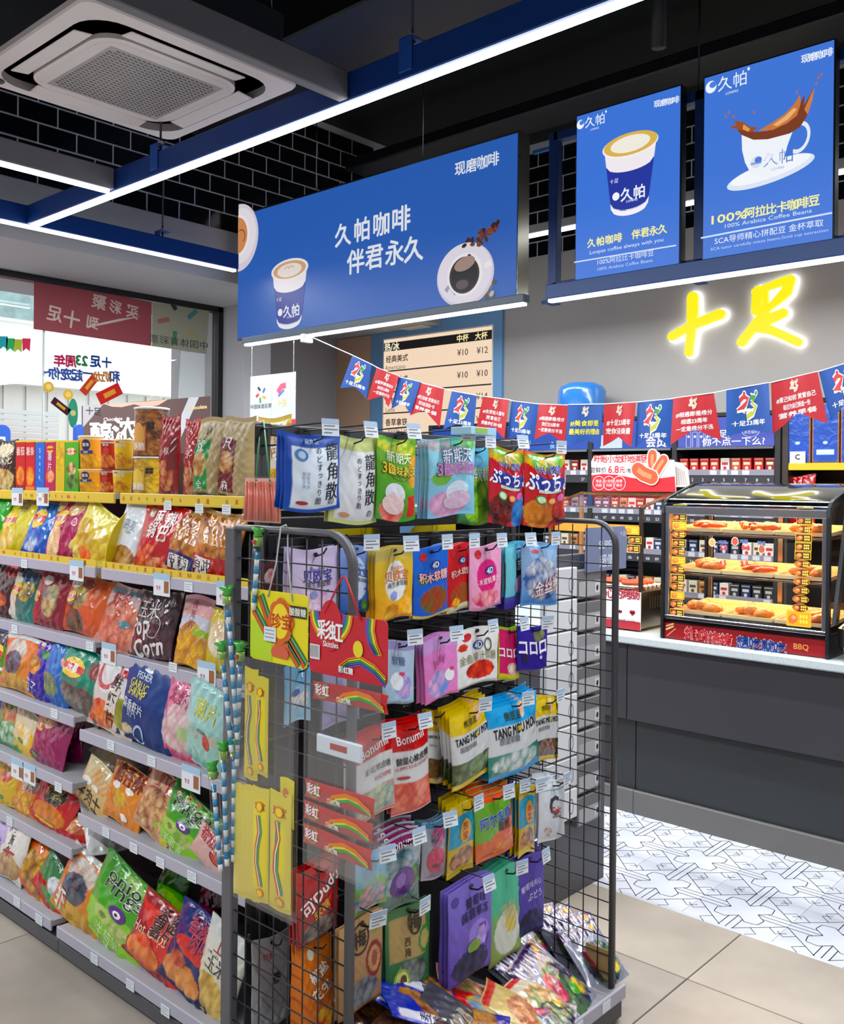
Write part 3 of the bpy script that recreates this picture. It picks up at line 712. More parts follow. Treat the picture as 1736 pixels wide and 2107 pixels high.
def p1(mb):
    m_ = mpx(XS, 1290, 400); papercup(mb, PS, FS, 1296, 298, 424, 115, 76, mph(1296, 300))
    x, z = PS(1297, 296); disc(mb, x, z, 62 * m_, 23 * m_, 'd8b050', FS, .0038, 26); disc(mb, x, z, 46 * m_, 17 * m_, 'efeadc', FS, .0041, 20)
    logo(mb, 1217, 250, .052); 
    for i, t in enumerate('现磨咖啡'): x, z = PS(1352 + 13 * i, 214 - 2.9 * i); text(mb, t, 14 * m_, x, z, 'eef3fb', FS, .02, off=.002)
    for i, t in enumerate('久帕咖啡 伴君永久'): x, z = PS(1217 + 18.3 * i, 500 - 3.6 * i); text(mb, t, 19 * m_, x, z, 'f2ee9a', FS, .03, off=.002)
    x, z = PS(1287, 508); text(mb, 'Lonpas coffee always with you', 10 * m_, x, z, 'dfe9fa', FS, 0, fit=128 * m_ * 1.33, off=.002, rot=0)
    x, z = PS(1286, 530); text(mb, '100%阿拉比卡咖啡豆', 13 * m_, x, z, 'dfe9fa', FS, 0, fit=98 * m_ * 1.33, off=.002)
    x, z = PS(1285, 545); text(mb, '100% Arabica Coffee Beans', 8.5 * m_, x, z, 'c4d6f6', FS, 0, fit=96 * m_ * 1.33, off=.002)
    x, z = PS(1371, 552); text(mb, '图片仅供参考', 5.5 * m_, x, z, 'c4d6f6', FS, 0, off=.002)
    a, b = PS(1181, 540), PS(1391, 505); stroke(mb, [a, b], .006, 'cfe0fa', FS, .0015)
poster('3a72d4', (hit(1400, 178, 'x', XS).y, hit(1187, 240, 'x', XS).y + .0, hit(1181, 592, 'x', XS).z, hit(1187, 240, 'x', XS).z), 'smaller lit blue poster showing a paper cup of latte', p1)
def p2(mb):
    m_ = mpx(XS, 1590, 330); F = FS
    x, z = PS(1583, 350); disc(mb, x + .0, z - .01, 92 * m_, 22 * m_, 'dbe4f4', F, .001, 34, .14); disc(mb, x, z, 84 * m_, 17 * m_, 'f2f5fb', F, .0015, 34, .14)
    # cup body
    body = [PS(1526, 278), PS(1527, 310), PS(1533, 335), PS(1545, 358), PS(1565, 366), PS(1588, 364), PS(1603, 350), PS(1612, 330), PS(1620, 300), PS(1634, 262), PS(1580, 282)]
    poly(mb, body, 'eef2f9', F, .002)
    x, z = PS(1643, 283); ring(mb, x, z, 17 * m_, 23 * m_, 'e4eaf6', F, .0018, 26, -1.9, 2.2, 1.4, rot=-.2)
    # splash of coffee
    for pts, c_, o in (([(1526, 278), (1517, 268), (1535, 262), (1552, 272), (1580, 270), (1600, 252), (1625, 240), (1640, 225), (1650, 205), (1656, 195), (1654, 218), (1664, 200), (1676, 178), (1672, 205), (1660, 240), (1646, 262), (1625, 275), (1580, 287), (1550, 288)], '7a3c22', .0025),
                       ([(1522, 268), (1500, 262), (1515, 258), (1510, 248), (1530, 252), (1545, 262), (1560, 262), (1548, 272)], '9a4e26', .003),
                       ([(1560, 270), (1590, 252), (1615, 235), (1634, 215), (1646, 196), (1648, 212), (1640, 238), (1620, 254), (1590, 268)], 'c8763a', .003),
                       ([(1590, 258), (1615, 240), (1634, 222), (1640, 226), (1622, 246), (1600, 260)], 'e8b070', .0034), ([(1655, 226), (1668, 196), (1676, 180), (1672, 206), (1662, 236)], 'd07c44', .0034),
                       ([(1530, 256), (1544, 266), (1540, 272), (1528, 266)], 'e09a50', .0036)):
        poly(mb, [PS(*q) for q in pts], c_, F, o)
    for q in ((1494, 240), (1500, 232), (1552, 232), (1684, 160), (1690, 154), (1680, 172), (1640, 190), (1510, 240)): x, z = PS(*q); disc(mb, x, z, 2.4 * m_, 3.2 * m_, 'b06a50', F, .0036, 8)
    x, z = PS(1588, 326); logo(mb, 1590, 326, .06, '4a78c8'); logo(mb, 1496, 170, .062)
    for i, t in enumerate('现磨咖啡'): x, z = PS(1657 + 16 * i, 121 - 4.4 * i); text(mb, t, 17 * m_, x, z, 'eef3fb', F, .02, off=.002)
    s = '100%阿拉比卡咖啡豆'
    x, z = PS(1500, 447); text(mb, '100%', 23 * m_, x, z, 'f2ee9a', F, .03, off=.002, fit=58 * m_ * 1.33)
    for i, t in enumerate(s[4:]): x, z = PS(1543 + 22 * i, 438 - 4.2 * i); text(mb, t, 22 * m_, x, z, 'f2ee9a', F, .03, off=.002)
    x, z = PS(1578, 450); text(mb, '100% Arabica Coffee Beans', 11 * m_, x, z, 'dfe9fa', F, 0, fit=136 * m_ * 1.33, off=.002)
    x, z = PS(1578, 478); text(mb, 'SCA导师精心拼配豆 金杯萃取', 15 * m_, x, z, 'eef3fb', F, .0, fit=170 * m_ * 1.33, off=.002)
    x, z = PS(1578, 495); text(mb, 'SCA tutor carefully mixes beans,Gold cup extraction', 8 * m_, x, z, 'c4d6f6', F, 0, fit=184 * m_ * 1.33, off=.002)
    x, z = PS(1688, 498); text(mb, '图片仅供参考', 6 * m_, x, z, 'c4d6f6', F, 0, off=.002)
    a, b = PS(1442, 490), PS(1712, 438); stroke(mb, [a, b], .007, 'cfe0fa', F, .0015)
poster('3f74d4', (hit(1716, 85, 'x', XS).y, hit(1454, 160, 'x', XS).y + .01, hit(1442, 551, 'x', XS).z, hit(1454, 160, 'x', XS).z), 'larger lit blue poster with a white cup and a splash of coffee', p2)

# ---------------------------------------------------------------- glowing yellow wall letters
XL = 5.94; PL = px_x(XL); FL = fX(XL)
cz = lambda x, y: (1050 + x / 2.5306, 540 + y / 2.5306)
def strokes(ws, grow=0):
    out = []
    for pts, w in ws:
        P_ = np.array([PL(*cz(*q)) for q in pts]); k = mpx(XL, 1500, 650) / 2.5306; ws_ = np.array(w if isinstance(w, (list, tuple)) else [w] * len(pts)) * k / 2 + grow
        T_ = np.gradient(P_, axis=0); T_ /= np.linalg.norm(T_, axis=1)[:, None]; N = np.stack([-T_[:, 1], T_[:, 0]], -1) * ws_[:, None]
        def cap(c, n0, sgn):
            a0 = math.atan2(n0[1], n0[0]); r = np.hypot(*n0)
            return [tuple(c + r * np.array([math.cos(a0 - sgn * a), math.sin(a0 - sgn * a)])) for a in np.linspace(.35, math.pi - .35, 5)]
        L = [tuple(p) for p in P_ + N] + cap(P_[-1], N[-1], 1) + [tuple(p) for p in (P_ - N)[::-1]] + cap(P_[0], -N[0], 1)
        out.append(L)
    return out
ten = [([(945, 180), (945, 260), (940, 340), (930, 420), (925, 470)], (62, 62, 50, 44, 44)), ([(835, 385), (900, 350), (980, 312), (1090, 268)], (48, 46, 50, 54))]
foot = [([(1288, 150), (1280, 200), (1278, 250)], (60, 52, 54)), ([(1270, 152), (1330, 130), (1400, 104), (1455, 86)], (38, 36, 44, 42)), ([(1455, 88), (1435, 150), (1390, 195), (1335, 245)], (48, 56, 44, 30)),
        ([(1328, 150), (1326, 220), (1322, 300), (1318, 340)], (26, 30, 30, 30)), ([(1320, 300), (1370, 285), (1418, 262)], (54, 54, 46)), ([(1325, 268), (1285, 310), (1240, 365), (1200, 415)], (44, 52, 46, 48)), ([(1270, 335), (1350, 350), (1420, 380), (1495, 415)], (52, 46, 42, 42)), ([(1268, 245), (1310, 240), (1350, 225)], (28, 26, 24))]
for nm, ws, lab in (('glowing_letter', ten, 'glowing yellow brush-style character shaped like a cross on the grey wall'), ('glowing_letter', foot, 'glowing yellow brush-style character with a box and two legs on the grey wall')):
    mb = MB()
    for i, L in enumerate(strokes(ws)): mb.prism(L, XL + .03, XL - i * .0007, 'fff000', lambda x, d, z: (d, -x, z))
    L0 = hit(*cz(*ws[0][0][0]), 'x', XL)
    t = empty(nm, L0, label=lab, category='letter', group='lit letters on the wall')
    mb.xf(Matrix.Translation(-L0)); mb.build('letter_face', NEON, t)
    mb = MB()
    for i, L in enumerate(strokes(ws, .008)): mb.prism(L, XL + .048, XL + .032 + i * .0006, 'ffffff', lambda x, d, z: (d, -x, z))
    mb.xf(Matrix.Translation(-L0)); mb.build('halo_tray', HALO, t)

# ---------------------------------------------------------------- price board of the coffee bar
XM = 5.97
MB().box((5.972, hit(1037, 700, 'x', 6).y, .95), (6.0, hit(768, 700, 'x', 6).y, 3.05), '6f9fcd').build('blue_wall_panel', PAINT, label='light blue wall panel framing the coffee price board', category='panel')
PM = px_x(XM); FM = fX(XM)
t = empty('coffee_price_board', hit(900, 900, 'x', XM), label='lit price board listing hot and iced coffee on the blue wall panel', category='menu board')
a = PM(790, 700); b = PM(1010, 905); zt = a[1]; zb = b[1] - .05
mb = MB().box((XM + .002, -b[0], zb - .02), (XM + .0, -a[0], zt + .02), '20242a'); 
q = MB().box((XM - .0, -b[0] - .012, zb - .012), (XM + .003, -a[0] + .012, zt + .012), 'e8e4e0'); q.xf(Matrix.Translation(-Vector(t.location))); q.build('board_frame', CARD, t)
mb = MB(); rect(mb, a[0], b[0], zb, zt, 'f4d8bc', FM, 0); rect(mb, a[0], b[0], zt - .105, zt - .03, '141414', FM, .001)
k = mpx(XM, 900, 750); w = b[0] - a[0]
text(mb, '热/冰', .075, a[0] + .1, zt - .068, 'f6ecd0', FM, .03, off=.002); text(mb, '中杯', .06, a[0] + w * .75, zt - .068, 'f6e6a0', FM, .03, off=.002); text(mb, '大杯', .06, a[0] + w * .91, zt - .068, 'f6e6a0', FM, .03, off=.002)
rows = (('经典美式', 'Americano', '10', '12'), ('焦糖美式', 'Caramel Americano', '10', '10'), ('拿铁', 'Latte', '12', '14'), ('香草拿铁', 'Vanilla Latte', '12', '14'), ('雪冰黑糖珍珠拿铁', 'Black Sugar Pearl', '15', '17'), ('卡布奇诺', 'Cappuccino', '12', '14'))
for i, (c_, e_, p_, q_) in enumerate(rows):
    z = zt - .175 - .186 * i
    if z < zb + .04: break
    text(mb, c_, .062, a[0] + .022 + .035 * len(c_), z, '1c1c1e', FM, .02, off=.002); text(mb, e_, .052, a[0] + .02 + .0135 * len(e_), z - .075, '55504c', FM, 0, off=.002)
    for v, f_ in ((p_, .75), (q_, .92)): text(mb, '¥' + v, .07, a[0] + w * f_, z - .01, '3a3836', FM, .01, off=.002)
    rect(mb, a[0], b[0], z - .112, z - .1, '2c2826', FM, .001)
mb.xf(Matrix.Translation(-Vector(t.location))); mb.build('lit_face', LIT, t)
pe = hit(852, 668, 'x', 5.9)
MB().box((5.85, pe.y - .13, pe.z - .03), (6.0, pe.y + .13, pe.z + .06), 'd4cfc6', .005).build('emergency_lamp', PLASTIC, label='small white emergency lamp box above the coffee price board', category='lamp')
# ================================================================ PACKETS
def snoise(rng, n=7, f0=2, f1=11):
    ks = [(rng.uniform(f0, f1) * rng.choice((-1, 1)), rng.uniform(f0, f1), rng.uniform(0, 6.28), rng.uniform(.4, 1)) for _ in range(n)]
    def f(u, v):
        s = 0
        for a, b, p, w in ks: s = s + w * np.sin(a * u + b * v * 2 + p)
        return s / n
    return f
def paint(U, V, L, rng, asp):
    """vertex colours of a printed packet from a short list of layers; u in -1..1, v in 0..1, asp = height / width"""
    C = np.zeros(U.shape + (3,))
    for l in L:
        k = l[0]; 
        if k == 'g': t = V[..., None]; C = np.array(H(l[1])) * (1 - t) + np.array(H(l[2])) * t; continue
        if k == 'b': m = (V > l[1]) & (V < l[2]); c = l[3]
        elif k == 'w': m = V < l[1] + l[2] * np.sin(l[3] * U + l[4]); c = l[5]
        elif k == 'W': m = V > l[1] + l[2] * np.sin(l[3] * U + l[4]); c = l[5]
        elif k == 'r': m = (U > l[1]) & (U < l[2]) & (V > l[3]) & (V < l[4]); c = l[5]
        elif k == 'd': m = V > l[1] * U + l[2]; c = l[3]
        elif k == 'e': m = ((U - l[1]) / l[3]) ** 2 + ((V - l[2]) / l[4]) ** 2 < 1; c = l[5]
        elif k == 's': m = (V > l[1]) & (V < l[2]) & (np.floor((U + 1) / 2 * l[3]) % 2 == 0); c = l[4]
        elif k == 'm':    # mottled food picture inside an ellipse: cells shaded light to dark
            m = ((U - l[1]) / l[3]) ** 2 + ((V - l[2]) / l[4]) ** 2 < 1; N = max(2, int(1.5 * l[7])) if len(l) > 7 else 26
            px = np.array([l[1] + l[3] * rng.uniform(-1, 1) for _ in range(N)]); pz = np.array([l[2] + l[4] * rng.uniform(-1, 1) for _ in range(N)]); sh = np.array([rng.random() for _ in range(N)])
            D = np.stack([((U - a) / 2) ** 2 + ((V - b) * asp) ** 2 for a, b in zip(px, pz)], -1); i = D.argmin(-1); d = np.sqrt(D.min(-1)); r = math.sqrt(l[3] / 2 * l[4] * asp / N) * 1.5
            e = np.sort(np.sqrt(D), -1); t = (np.clip(sh[i] * .55 + .5 - (d / r) ** 2 * .5, 0, 1) * np.clip((e[..., 1] - e[..., 0]) / r * 6 + .25, 0, 1))[..., None]; cc = (np.array(H(l[6])) * (1 - t) + np.array(H(l[5])) * t) * (1 + .16 * (np.sin(U * 61 + V * 97 * asp) * np.sin(U * 43 - V * 71 * asp))[..., None])
            C = np.where(m[..., None], cc, C); continue
        else: continue
        C = np.where(m[..., None], np.array(H(c)), C)
    g = C.mean(-1, keepdims=True)
    return np.clip(g + (C - g) * 1.18, 0, 1) ** 1.06
def packet(w, h, t, L, T=(), kind='pillow', seed=0, nu=42, nv=62, wrinkle=1., mat_=None, name='packet'):
    """kind: pillow (crimped top and bottom), pouch (flat top with a hang hole, thick bottom), gusset (standing, boxy), side seal 'sachet'"""
    rng = random.Random(seed); mb = MB(); nz = snoise(rng); nz2 = snoise(rng, 6, 8, 26); asp = h / w
    ph = [rng.uniform(0, 6.28) for _ in range(4)]
    def prof(u, v):
        a = np.clip(1 - np.abs(u) ** 2.4, 0, 1) ** .62
        if kind == 'pillow': q = np.clip(np.minimum(v - .035, .965 - v) / .5, 0, 1) ** .5 * (1.08 - .28 * v)
        elif kind == 'pouch': q = np.clip((.86 - v) / .86, 0, 1) ** .6 * np.clip(v / .06 + .25, 0, 1)
        elif kind == 'gusset': q = np.clip((.93 - v) / .5, 0, 1) ** .55 * np.clip(v / .03 + .5, 0, 1); a = np.clip(1 - np.abs(u) ** 7, 0, 1) ** .5
        else: q = np.clip(np.minimum(v - .05, .95 - v) / .3, 0, 1) ** .6
        return a, q
    def S(u, v, off=0., back=False):
        u = np.asarray(u, float); v = np.asarray(v, float); a, q = prof(u, v)
        pinch = {'pillow': .085, 'pouch': .03, 'gusset': .02}.get(kind, .04)
        x = u * w / 2 * (1 - pinch * q + .012 * np.sin(9 * v + ph[0]) * wrinkle)
        wr = wrinkle * (nz(u * 1.6, v * asp * 1.2) * .1 * t + nz2(u, v * asp) * .05 * t) * np.clip(q * 1.5 + .12, 0, 1)
        if kind == 'pillow': wr = wr + wrinkle * .06 * t * np.sin(u * 17 + ph[1] + 2 * v) * np.exp(-((np.minimum(v, 1 - v) - .07) / .07) ** 2)
        y = t / 2 * a * q + wr * (.5 + .5 * a)
        edge = .0025
        bend = .05 * w * (v - .5) ** 2 * math.sin(ph[2]) if kind == 'pillow' else 0
        z = v * h + (.006 * np.sin(u * 2.2 + ph[3]) * wrinkle)
        y = np.maximum(y, -.2 * t * 0 + 0) + edge * .5 + off
        yy = y if back else -y
        return np.stack([x, yy + bend, z], -1)
    def grid(nu, nv, back):
        U, V = np.meshgrid(np.linspace(-1, 1, nu + 1), np.linspace(0, 1, nv + 1)); P = S(U, V, 0, back).reshape(-1, 3)
        C = paint(U, V, L, random.Random(seed + 5), asp).reshape(-1, 3)
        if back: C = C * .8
        F = [(j * (nu + 1) + i, j * (nu + 1) + i + 1, (j + 1) * (nu + 1) + i + 1, (j + 1) * (nu + 1) + i) for j in range(nv) for i in range(nu)]
        if back: F = [f[::-1] for f in F]
        mb.add(P, F, C, True)
        return U, V
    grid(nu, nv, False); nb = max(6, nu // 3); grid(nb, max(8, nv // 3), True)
    # seal the rim between the two faces
    def rim(us, vs):
        A, B = S(us, vs, 0, False), S(us, vs, 0, True); n = len(us); C = paint(np.array([us]), np.array([vs]), L, random.Random(seed + 5), asp)[0]
        mb.add(np.concatenate([A, B]), [(i, i + 1, n + i + 1, n + i) for i in range(n - 1)], np.concatenate([C, C]), True)
    e = np.linspace(0, 1, 14)
    rim(np.full(14, -1.), e); rim(np.full(14, 1.), e); rim(np.linspace(-1, 1, 12), np.zeros(12)); rim(np.linspace(-1, 1, 12), np.ones(12))
    def fm(x, z, off): return S(np.clip(np.asarray(x) / (w / 2), -.99, .99), np.clip(np.asarray(z) / h, .004, .996), off + .0012)
    for i, q in enumerate(T):
        if q[0] == 'disc': _, u, v, ru, rv, c = q[:6]; disc(mb, u * w / 2, v * h, ru * w / 2, rv * h, c, fm, .0004 * (i % 5), 22, rings=3, rot=q[6] if len(q) > 6 else 0)
        elif q[0] == 'rect': _, u0, u1, v0, v1, c = q[:6]; rect(mb, u0 * w / 2, u1 * w / 2, v0 * h, v1 * h, c, fm, .0004 * (i % 5), 6, 4)
        elif q[0] == 'swoosh': _, pts, ww, c = q; stroke(mb, [(a * w / 2, b * h) for a, b in pts], [ww * w] * len(pts), c, fm, .0004 * (i % 5))
        elif q[0] == 'ring': _, u, v, r, ww, c = q[:6]; ring(mb, u * w / 2, v * h, r * w / 2, (r + ww) * w / 2, c, fm, .0004 * (i % 5), 24, sq=q[6] if len(q) > 6 else 1)
        else:
            s, u, v, sz, c = q[:5]; o = q[5] if len(q) > 5 else {}
            text(mb, s, sz * w, u * w / 2, v * h, c, fm, o.get('b', .01), o.get('f') * w if o.get('f') else None, o.get('r', 0), o.get('v', False), .0004 * (i % 5), o.get('o'))
    if kind == 'pouch' and 'nohole' not in (name,): ring(mb, 0, h * .945, 0.001, w * .05, '15161a', fm, .001, 12, sq=.55)
    return mb.mesh(name, mat_ or FOIL)

def shelf_packet(name, label, box, X, zs, L, T=(), lean=12, roll=0, th=.3, kind='pillow', yaw=0, seed=None, cat='snack bag', group=None, m=None, ws=1.03, hs=1., wr=1., nu=42, nv=62):
    """stand a packet on a shelf of the long gondola (facing -X): box = x0, x1, y_bottom, y_top in the photograph"""
    x0, x1, yb, yt = box; cx = (x0 + x1) / 2; th_ = math.radians(lean); h = .25
    for _ in range(6):
        mx = X + h / 2 * math.sin(th_); Y = hit(cx, 1300, 'x', mx).y
        lo, hi = .03, .9
        for _ in range(22):
            h2 = (lo + hi) / 2; p = proj((X + h2 * math.sin(th_), Y, zs + h2 * math.cos(th_)))
            if p[1] > yt: lo = h2
            else: hi = h2
        h = (lo + hi) / 2
    w = abs(hit(x0, 1300, 'x', mx).y - hit(x1, 1300, 'x', mx).y) * ws; h *= hs
    t = min(w, h) * th; seed = seed if seed is not None else int(x0 * 7 + yb)
    me = packet(w, h, t, L, T, kind, seed, mat_=m, name=name, wrinkle=wr, nu=nu, nv=nv)
    o = put(name, me, None, (X, Y, zs + .002), (0, 0, 0), label=label, category=cat)
    R = Matrix.Rotation(math.radians(yaw), 4, 'Z') @ Matrix.Rotation(-math.pi / 2, 4, 'Z') @ Matrix.Rotation(math.radians(roll), 4, 'Y') @ Matrix.Rotation(-th_, 4, 'X')
    o.matrix_world = Matrix.Translation((X, Y, zs + .002)) @ R
    if group: o['group'] = group
    return o
def hook_packet(name, label, box, Yp, L, T=(), kind='pouch', th=.16, roll=0, yaw=0, n=0, dy=.013, dx=(0, 0), seed=None, cat='sweet packet', group=None, m=None, wr=1., blab=None, nu=38, nv=54, tilt=0):
    """hang a packet (facing -Y) on a hook of the end display: box in the photograph, face on the plane y = Yp; n more packets hang behind"""
    x0, x1, yb, yt = box; cx, cy = (x0 + x1) / 2, (yb + yt) / 2
    a, b = hit(x0, cy, 'y', Yp).x, hit(x1, cy, 'y', Yp).x; c = hit(cx, cy, 'y', Yp); z0, z1 = hit(cx, yb, 'y', Yp).z, hit(cx, yt, 'y', Yp).z
    w, h = (b - a) * .97, z1 - z0; t = min(w, h) * th; seed = seed if seed is not None else int(x0 * 5 + yb)
    me = packet(w, h, t, L, T, kind, seed, mat_=m or MATTE, name=name, wrinkle=wr, nu=nu, nv=nv)
    for k in range(n + 1):
        M = Matrix.Translation((c.x + dx[0] * k, Yp + t * .3 + dy * k, z1 + dx[1] * k)) @ Matrix.Rotation(math.radians(roll + (0 if k == 0 else (k * 37 % 5 - 2) * .8)), 4, 'Y') @ Matrix.Rotation(math.radians(yaw), 4, 'Z') @ Matrix.Rotation(math.radians(tilt), 4, 'X') @ Matrix.Translation((0, 0, -h))
        lb = label if k == 0 else ('first', 'second', 'third', 'fourth')[k - 1] + ' one behind the ' + ' '.join(label.split()[:11])
        o = put(name, me, None, label=lb, category=cat); o.matrix_world = M
        if n: o['group'] = group or ('same packets on the hook of the ' + label.split(',')[0])[:80]
    return (c.x, Yp, z1)
# ================================================================ LONG GONDOLA (faces -X) with snack bags
YD, YE, YF_ = 3.016, 1.905, 4.15      # divider between the bays, near end, far end
XCEN = 1.97
LIPS = {'top': 1.744, 's2': 1.674, 's3': 1.675, 's4': 1.60, 's5': 1.597, 's6': 1.597, 'base': 1.525}
RZ = {'top': 1.521, 's2': 1.261, 's3': .977, 's4': .717, 's5': .433, 'base': .072}
def lipz(px, py, X): return hit(px, py, 'x', X).z
LZ = {'top': 1.521, 's2': 1.261, 's3': lipz(200, 1342, 1.674), 's4': lipz(162, 1499, 1.6), 's5': lipz(157, 1635, 1.6), 's6': lipz(151, 1770, 1.597), 'base': .078}
gd = empty('gondola_shelving', (XCEN, YE, 0), label='long grey double-sided shelving unit full of snack bags', category='shelving unit')
GM = Matrix.Translation((-XCEN, -YE, 0))
def gpart(nm, mb, m=POWDER, par=None, **kw): mb.xf(GM); return mb.build(nm, m, par or gd, **kw)
DG = '4d4d53'
for sgn in (0, 1):
    X0 = LIPS['base'] + .01 if not sgn else 2 * XCEN - LIPS['base'] - .01
    for a, b in ((YE, YD - .001), (YD + .001, YF_)): gpart('base_plinth', MB().box((X0, a, .008), (XCEN, b, .055), '55555a', .003))
for y in (YE - .012, YD - .0, YF_): gpart('upright', MB().box((XCEN - .03, y, .0), (XCEN + .03, y + .03, 1.74), DG, .003))
for a, b in ((YE + .02, YD), (YD + .03, YF_)): gpart('back_panel', MB().box((XCEN - .006, a, .06), (XCEN + .006, b, 1.70), '5b5b60'))
def tag_card(px, py, X, dy=.05, dz=.03, big=True):
    mb = MB(); p = hit(px, py, 'x', X); mb.box((X - .001, p.y - dy, p.z - dz), (X, p.y + dy, p.z + dz), 'e6eef4')
    f = fX(X - .001)
    if big:
        rect(mb, -p.y - dy, -p.y + dy, p.z + dz * .45, p.z + dz, 'a8cce8', f); rect(mb, -p.y + dy * .3, -p.y + dy * .85, p.z - dz * .7, p.z + dz * .35, 'a0643c', f)
        text(mb, '9.9', dz * .5, -p.y - dy * .4, p.z - dz * .3, 'e0486a', f, .02)
    else:
        for i in range(3): rect(mb, -p.y - dy * .8, -p.y + dy * (.8 - .4 * (i % 2)), p.z + dz * (.6 - .5 * i) - .0014, p.z + dz * (.6 - .5 * i), '8a93a0', f)
    return mb
def shelf(nm, X, z, a, b, yellow=False, side=1):
    """a shelf plate with its price rail (and its tags); side = 1 faces the camera aisle, -1 the other aisle"""
    mb = MB()
    if side > 0: mb.box((X + .006, a, z + .012), (XCEN - .008, b, z + .03), 'a9a9af')
    else: mb.box((XCEN + .008, a, z + .012), (2 * XCEN - X, b, z + .03), 'a9a9af')
    s = gpart('shelf', mb)
    X_ = X if side > 0 else 2 * XCEN - X
    top_ = yellow == 2
    rl = MB().box((X_, a + .002, z - .004), (X_ + .008 * side, b - .002, z + .034), 'e3c944' if top_ else 'b6b4c4', .002)
    gpart('price_rail', rl, PLASTIC, s)
    if yellow:
        q = MB().box((X_ - .0012, a + .004, z + .0), (X_ - .0002, b - .004, z + .03), 'e6c83c') if top_ else MB().box((X_ + .004, a + .004, z + .034), (X_ + .006, b - .004, z + .058), 'e6c83c'); r_ = random.Random(int(z * 99 + a * 9))
        f = fX(X_ + (.004 if not top_ else -.0014))
        for i in range(int((b - a) / .05)):
            y = a + .03 + i * .05
            if side > 0 and r_.random() < .8: text(q, r_.choice(('买', '惠', '6', '8.8', '元', '送', '9')), .016, -y, z + (.015 if top_ else .046), r_.choice(('d8402c', 'b86a20', 'c8822c')), f, .02)
        gpart('yellow_strip', q, PLASTIC, s)
    return s
for k in ('top', 's2', 's3', 's4', 's5', 'base'): 
    s_ = shelf(k, LIPS[k], RZ[k], YE, YD - .003, {'top': 2, 's2': 1}.get(k, 0))
    n_ = 0
    for px, py, big in {'top': ((345, 1040, 0), (410, 1046, 0), (466, 1048, 0)), 's2': ((333, 1203, 1), (388, 1208, 0), (465, 1222, 1)), 's3': ((224, 1345, 1), (356, 1373, 0), (425, 1386, 1)),
                        's4': ((228, 1533, 0), (312, 1566, 0), (393, 1602, 1)), 's5': ((218, 1713, 0), (275, 1745, 0), (330, 1775, 0), (395, 1804, 0)), 'base': ((194, 1973, 0), (268, 2027, 0), (340, 2080, 0))}[k]:
        gpart('price_card' if big else 'price_label', tag_card(px, py, LIPS[k] - .001, .047 if big else .022, .036 if big else .015, big), CARD, s_)
for k in ('top', 's2', 's3', 's4', 's5', 's6', 'base'):
    s_ = shelf(k, LIPS[k], LZ[k], YD + .033, YF_, {'top': 2, 's2': 1}.get(k, 0))
    for px, py, big in {'top': ((36, 1022, 1), (88, 1022, 1)), 's2': ((158, 1174, 1), (50, 1160, 0)), 's3': ((30, 1294, 0), (185, 1330, 0)), 's4': ((112, 1468, 0),), 's5': ((36, 1583, 1), (60, 1592, 1), (120, 1620, 0)), 's6': ((20, 1690, 0),), 'base': ((35, 1855, 0), (80, 1892, 0))}[k]:
        gpart('price_card' if big else 'price_label', tag_card(px, py, LIPS[k] - .001, .05 if big else .025, .036 if big else .016, big), CARD, s_)
for k in ('top', 's2', 's3', 's4', 's5'): shelf(k, LIPS[k], RZ[k] if k != 'top' else 1.5, YE, YF_, 0, -1)
# yellow curved divider boards
def divider(y, X0, X1, z0, z1):
    pts = [(X0, z0), (X1, z0), (X1, z1)] + [(X0 + (X1 - X0) * .62 - .0 + (X1 - X0) * .0 - (X1 - X0) * .62 * math.sin(t), z1 - (z1 - z0) * .92 * (1 - math.cos(t))) for t in np.linspace(.05, 1.45, 9)]
    mb = MB().prism([(x, z) for x, z in pts], y, y + .004, 'eed000', lambda x, d, z: (x, d, z)); gpart('yellow_divider', mb, PLASTIC)
divider(YD - .03, 1.676, 1.94, 1.297, 1.516)
divider(YE + .03, 1.676, 1.94, 1.297, 1.516)
divider(YE + .03, 2.02, 2.3, 1.297, 1.49)

SH = lambda k, r=1: (RZ if r else LZ)[k] + .031
Y_ = 'f2d21c'; WH = 'f2f0ea'; RD = 'c8141e'; MG = 'a8145c'
lays = lambda u, v, s=.3: [('disc', u, v, s, s * .36, 'f2c020'), ('rect', u - s * .95, u + s * .95, v - s * .12, v + s * .12, 'd01c24'), ('乐事', u, v, s * .22, 'ffffff', dict(b=.02))]
def sp(name, label, box, k, r, L, T=(), dX=.045, **kw): return shelf_packet(name, label, box, LIPS[k] + dX, SH(k, r), L, T, **kw)

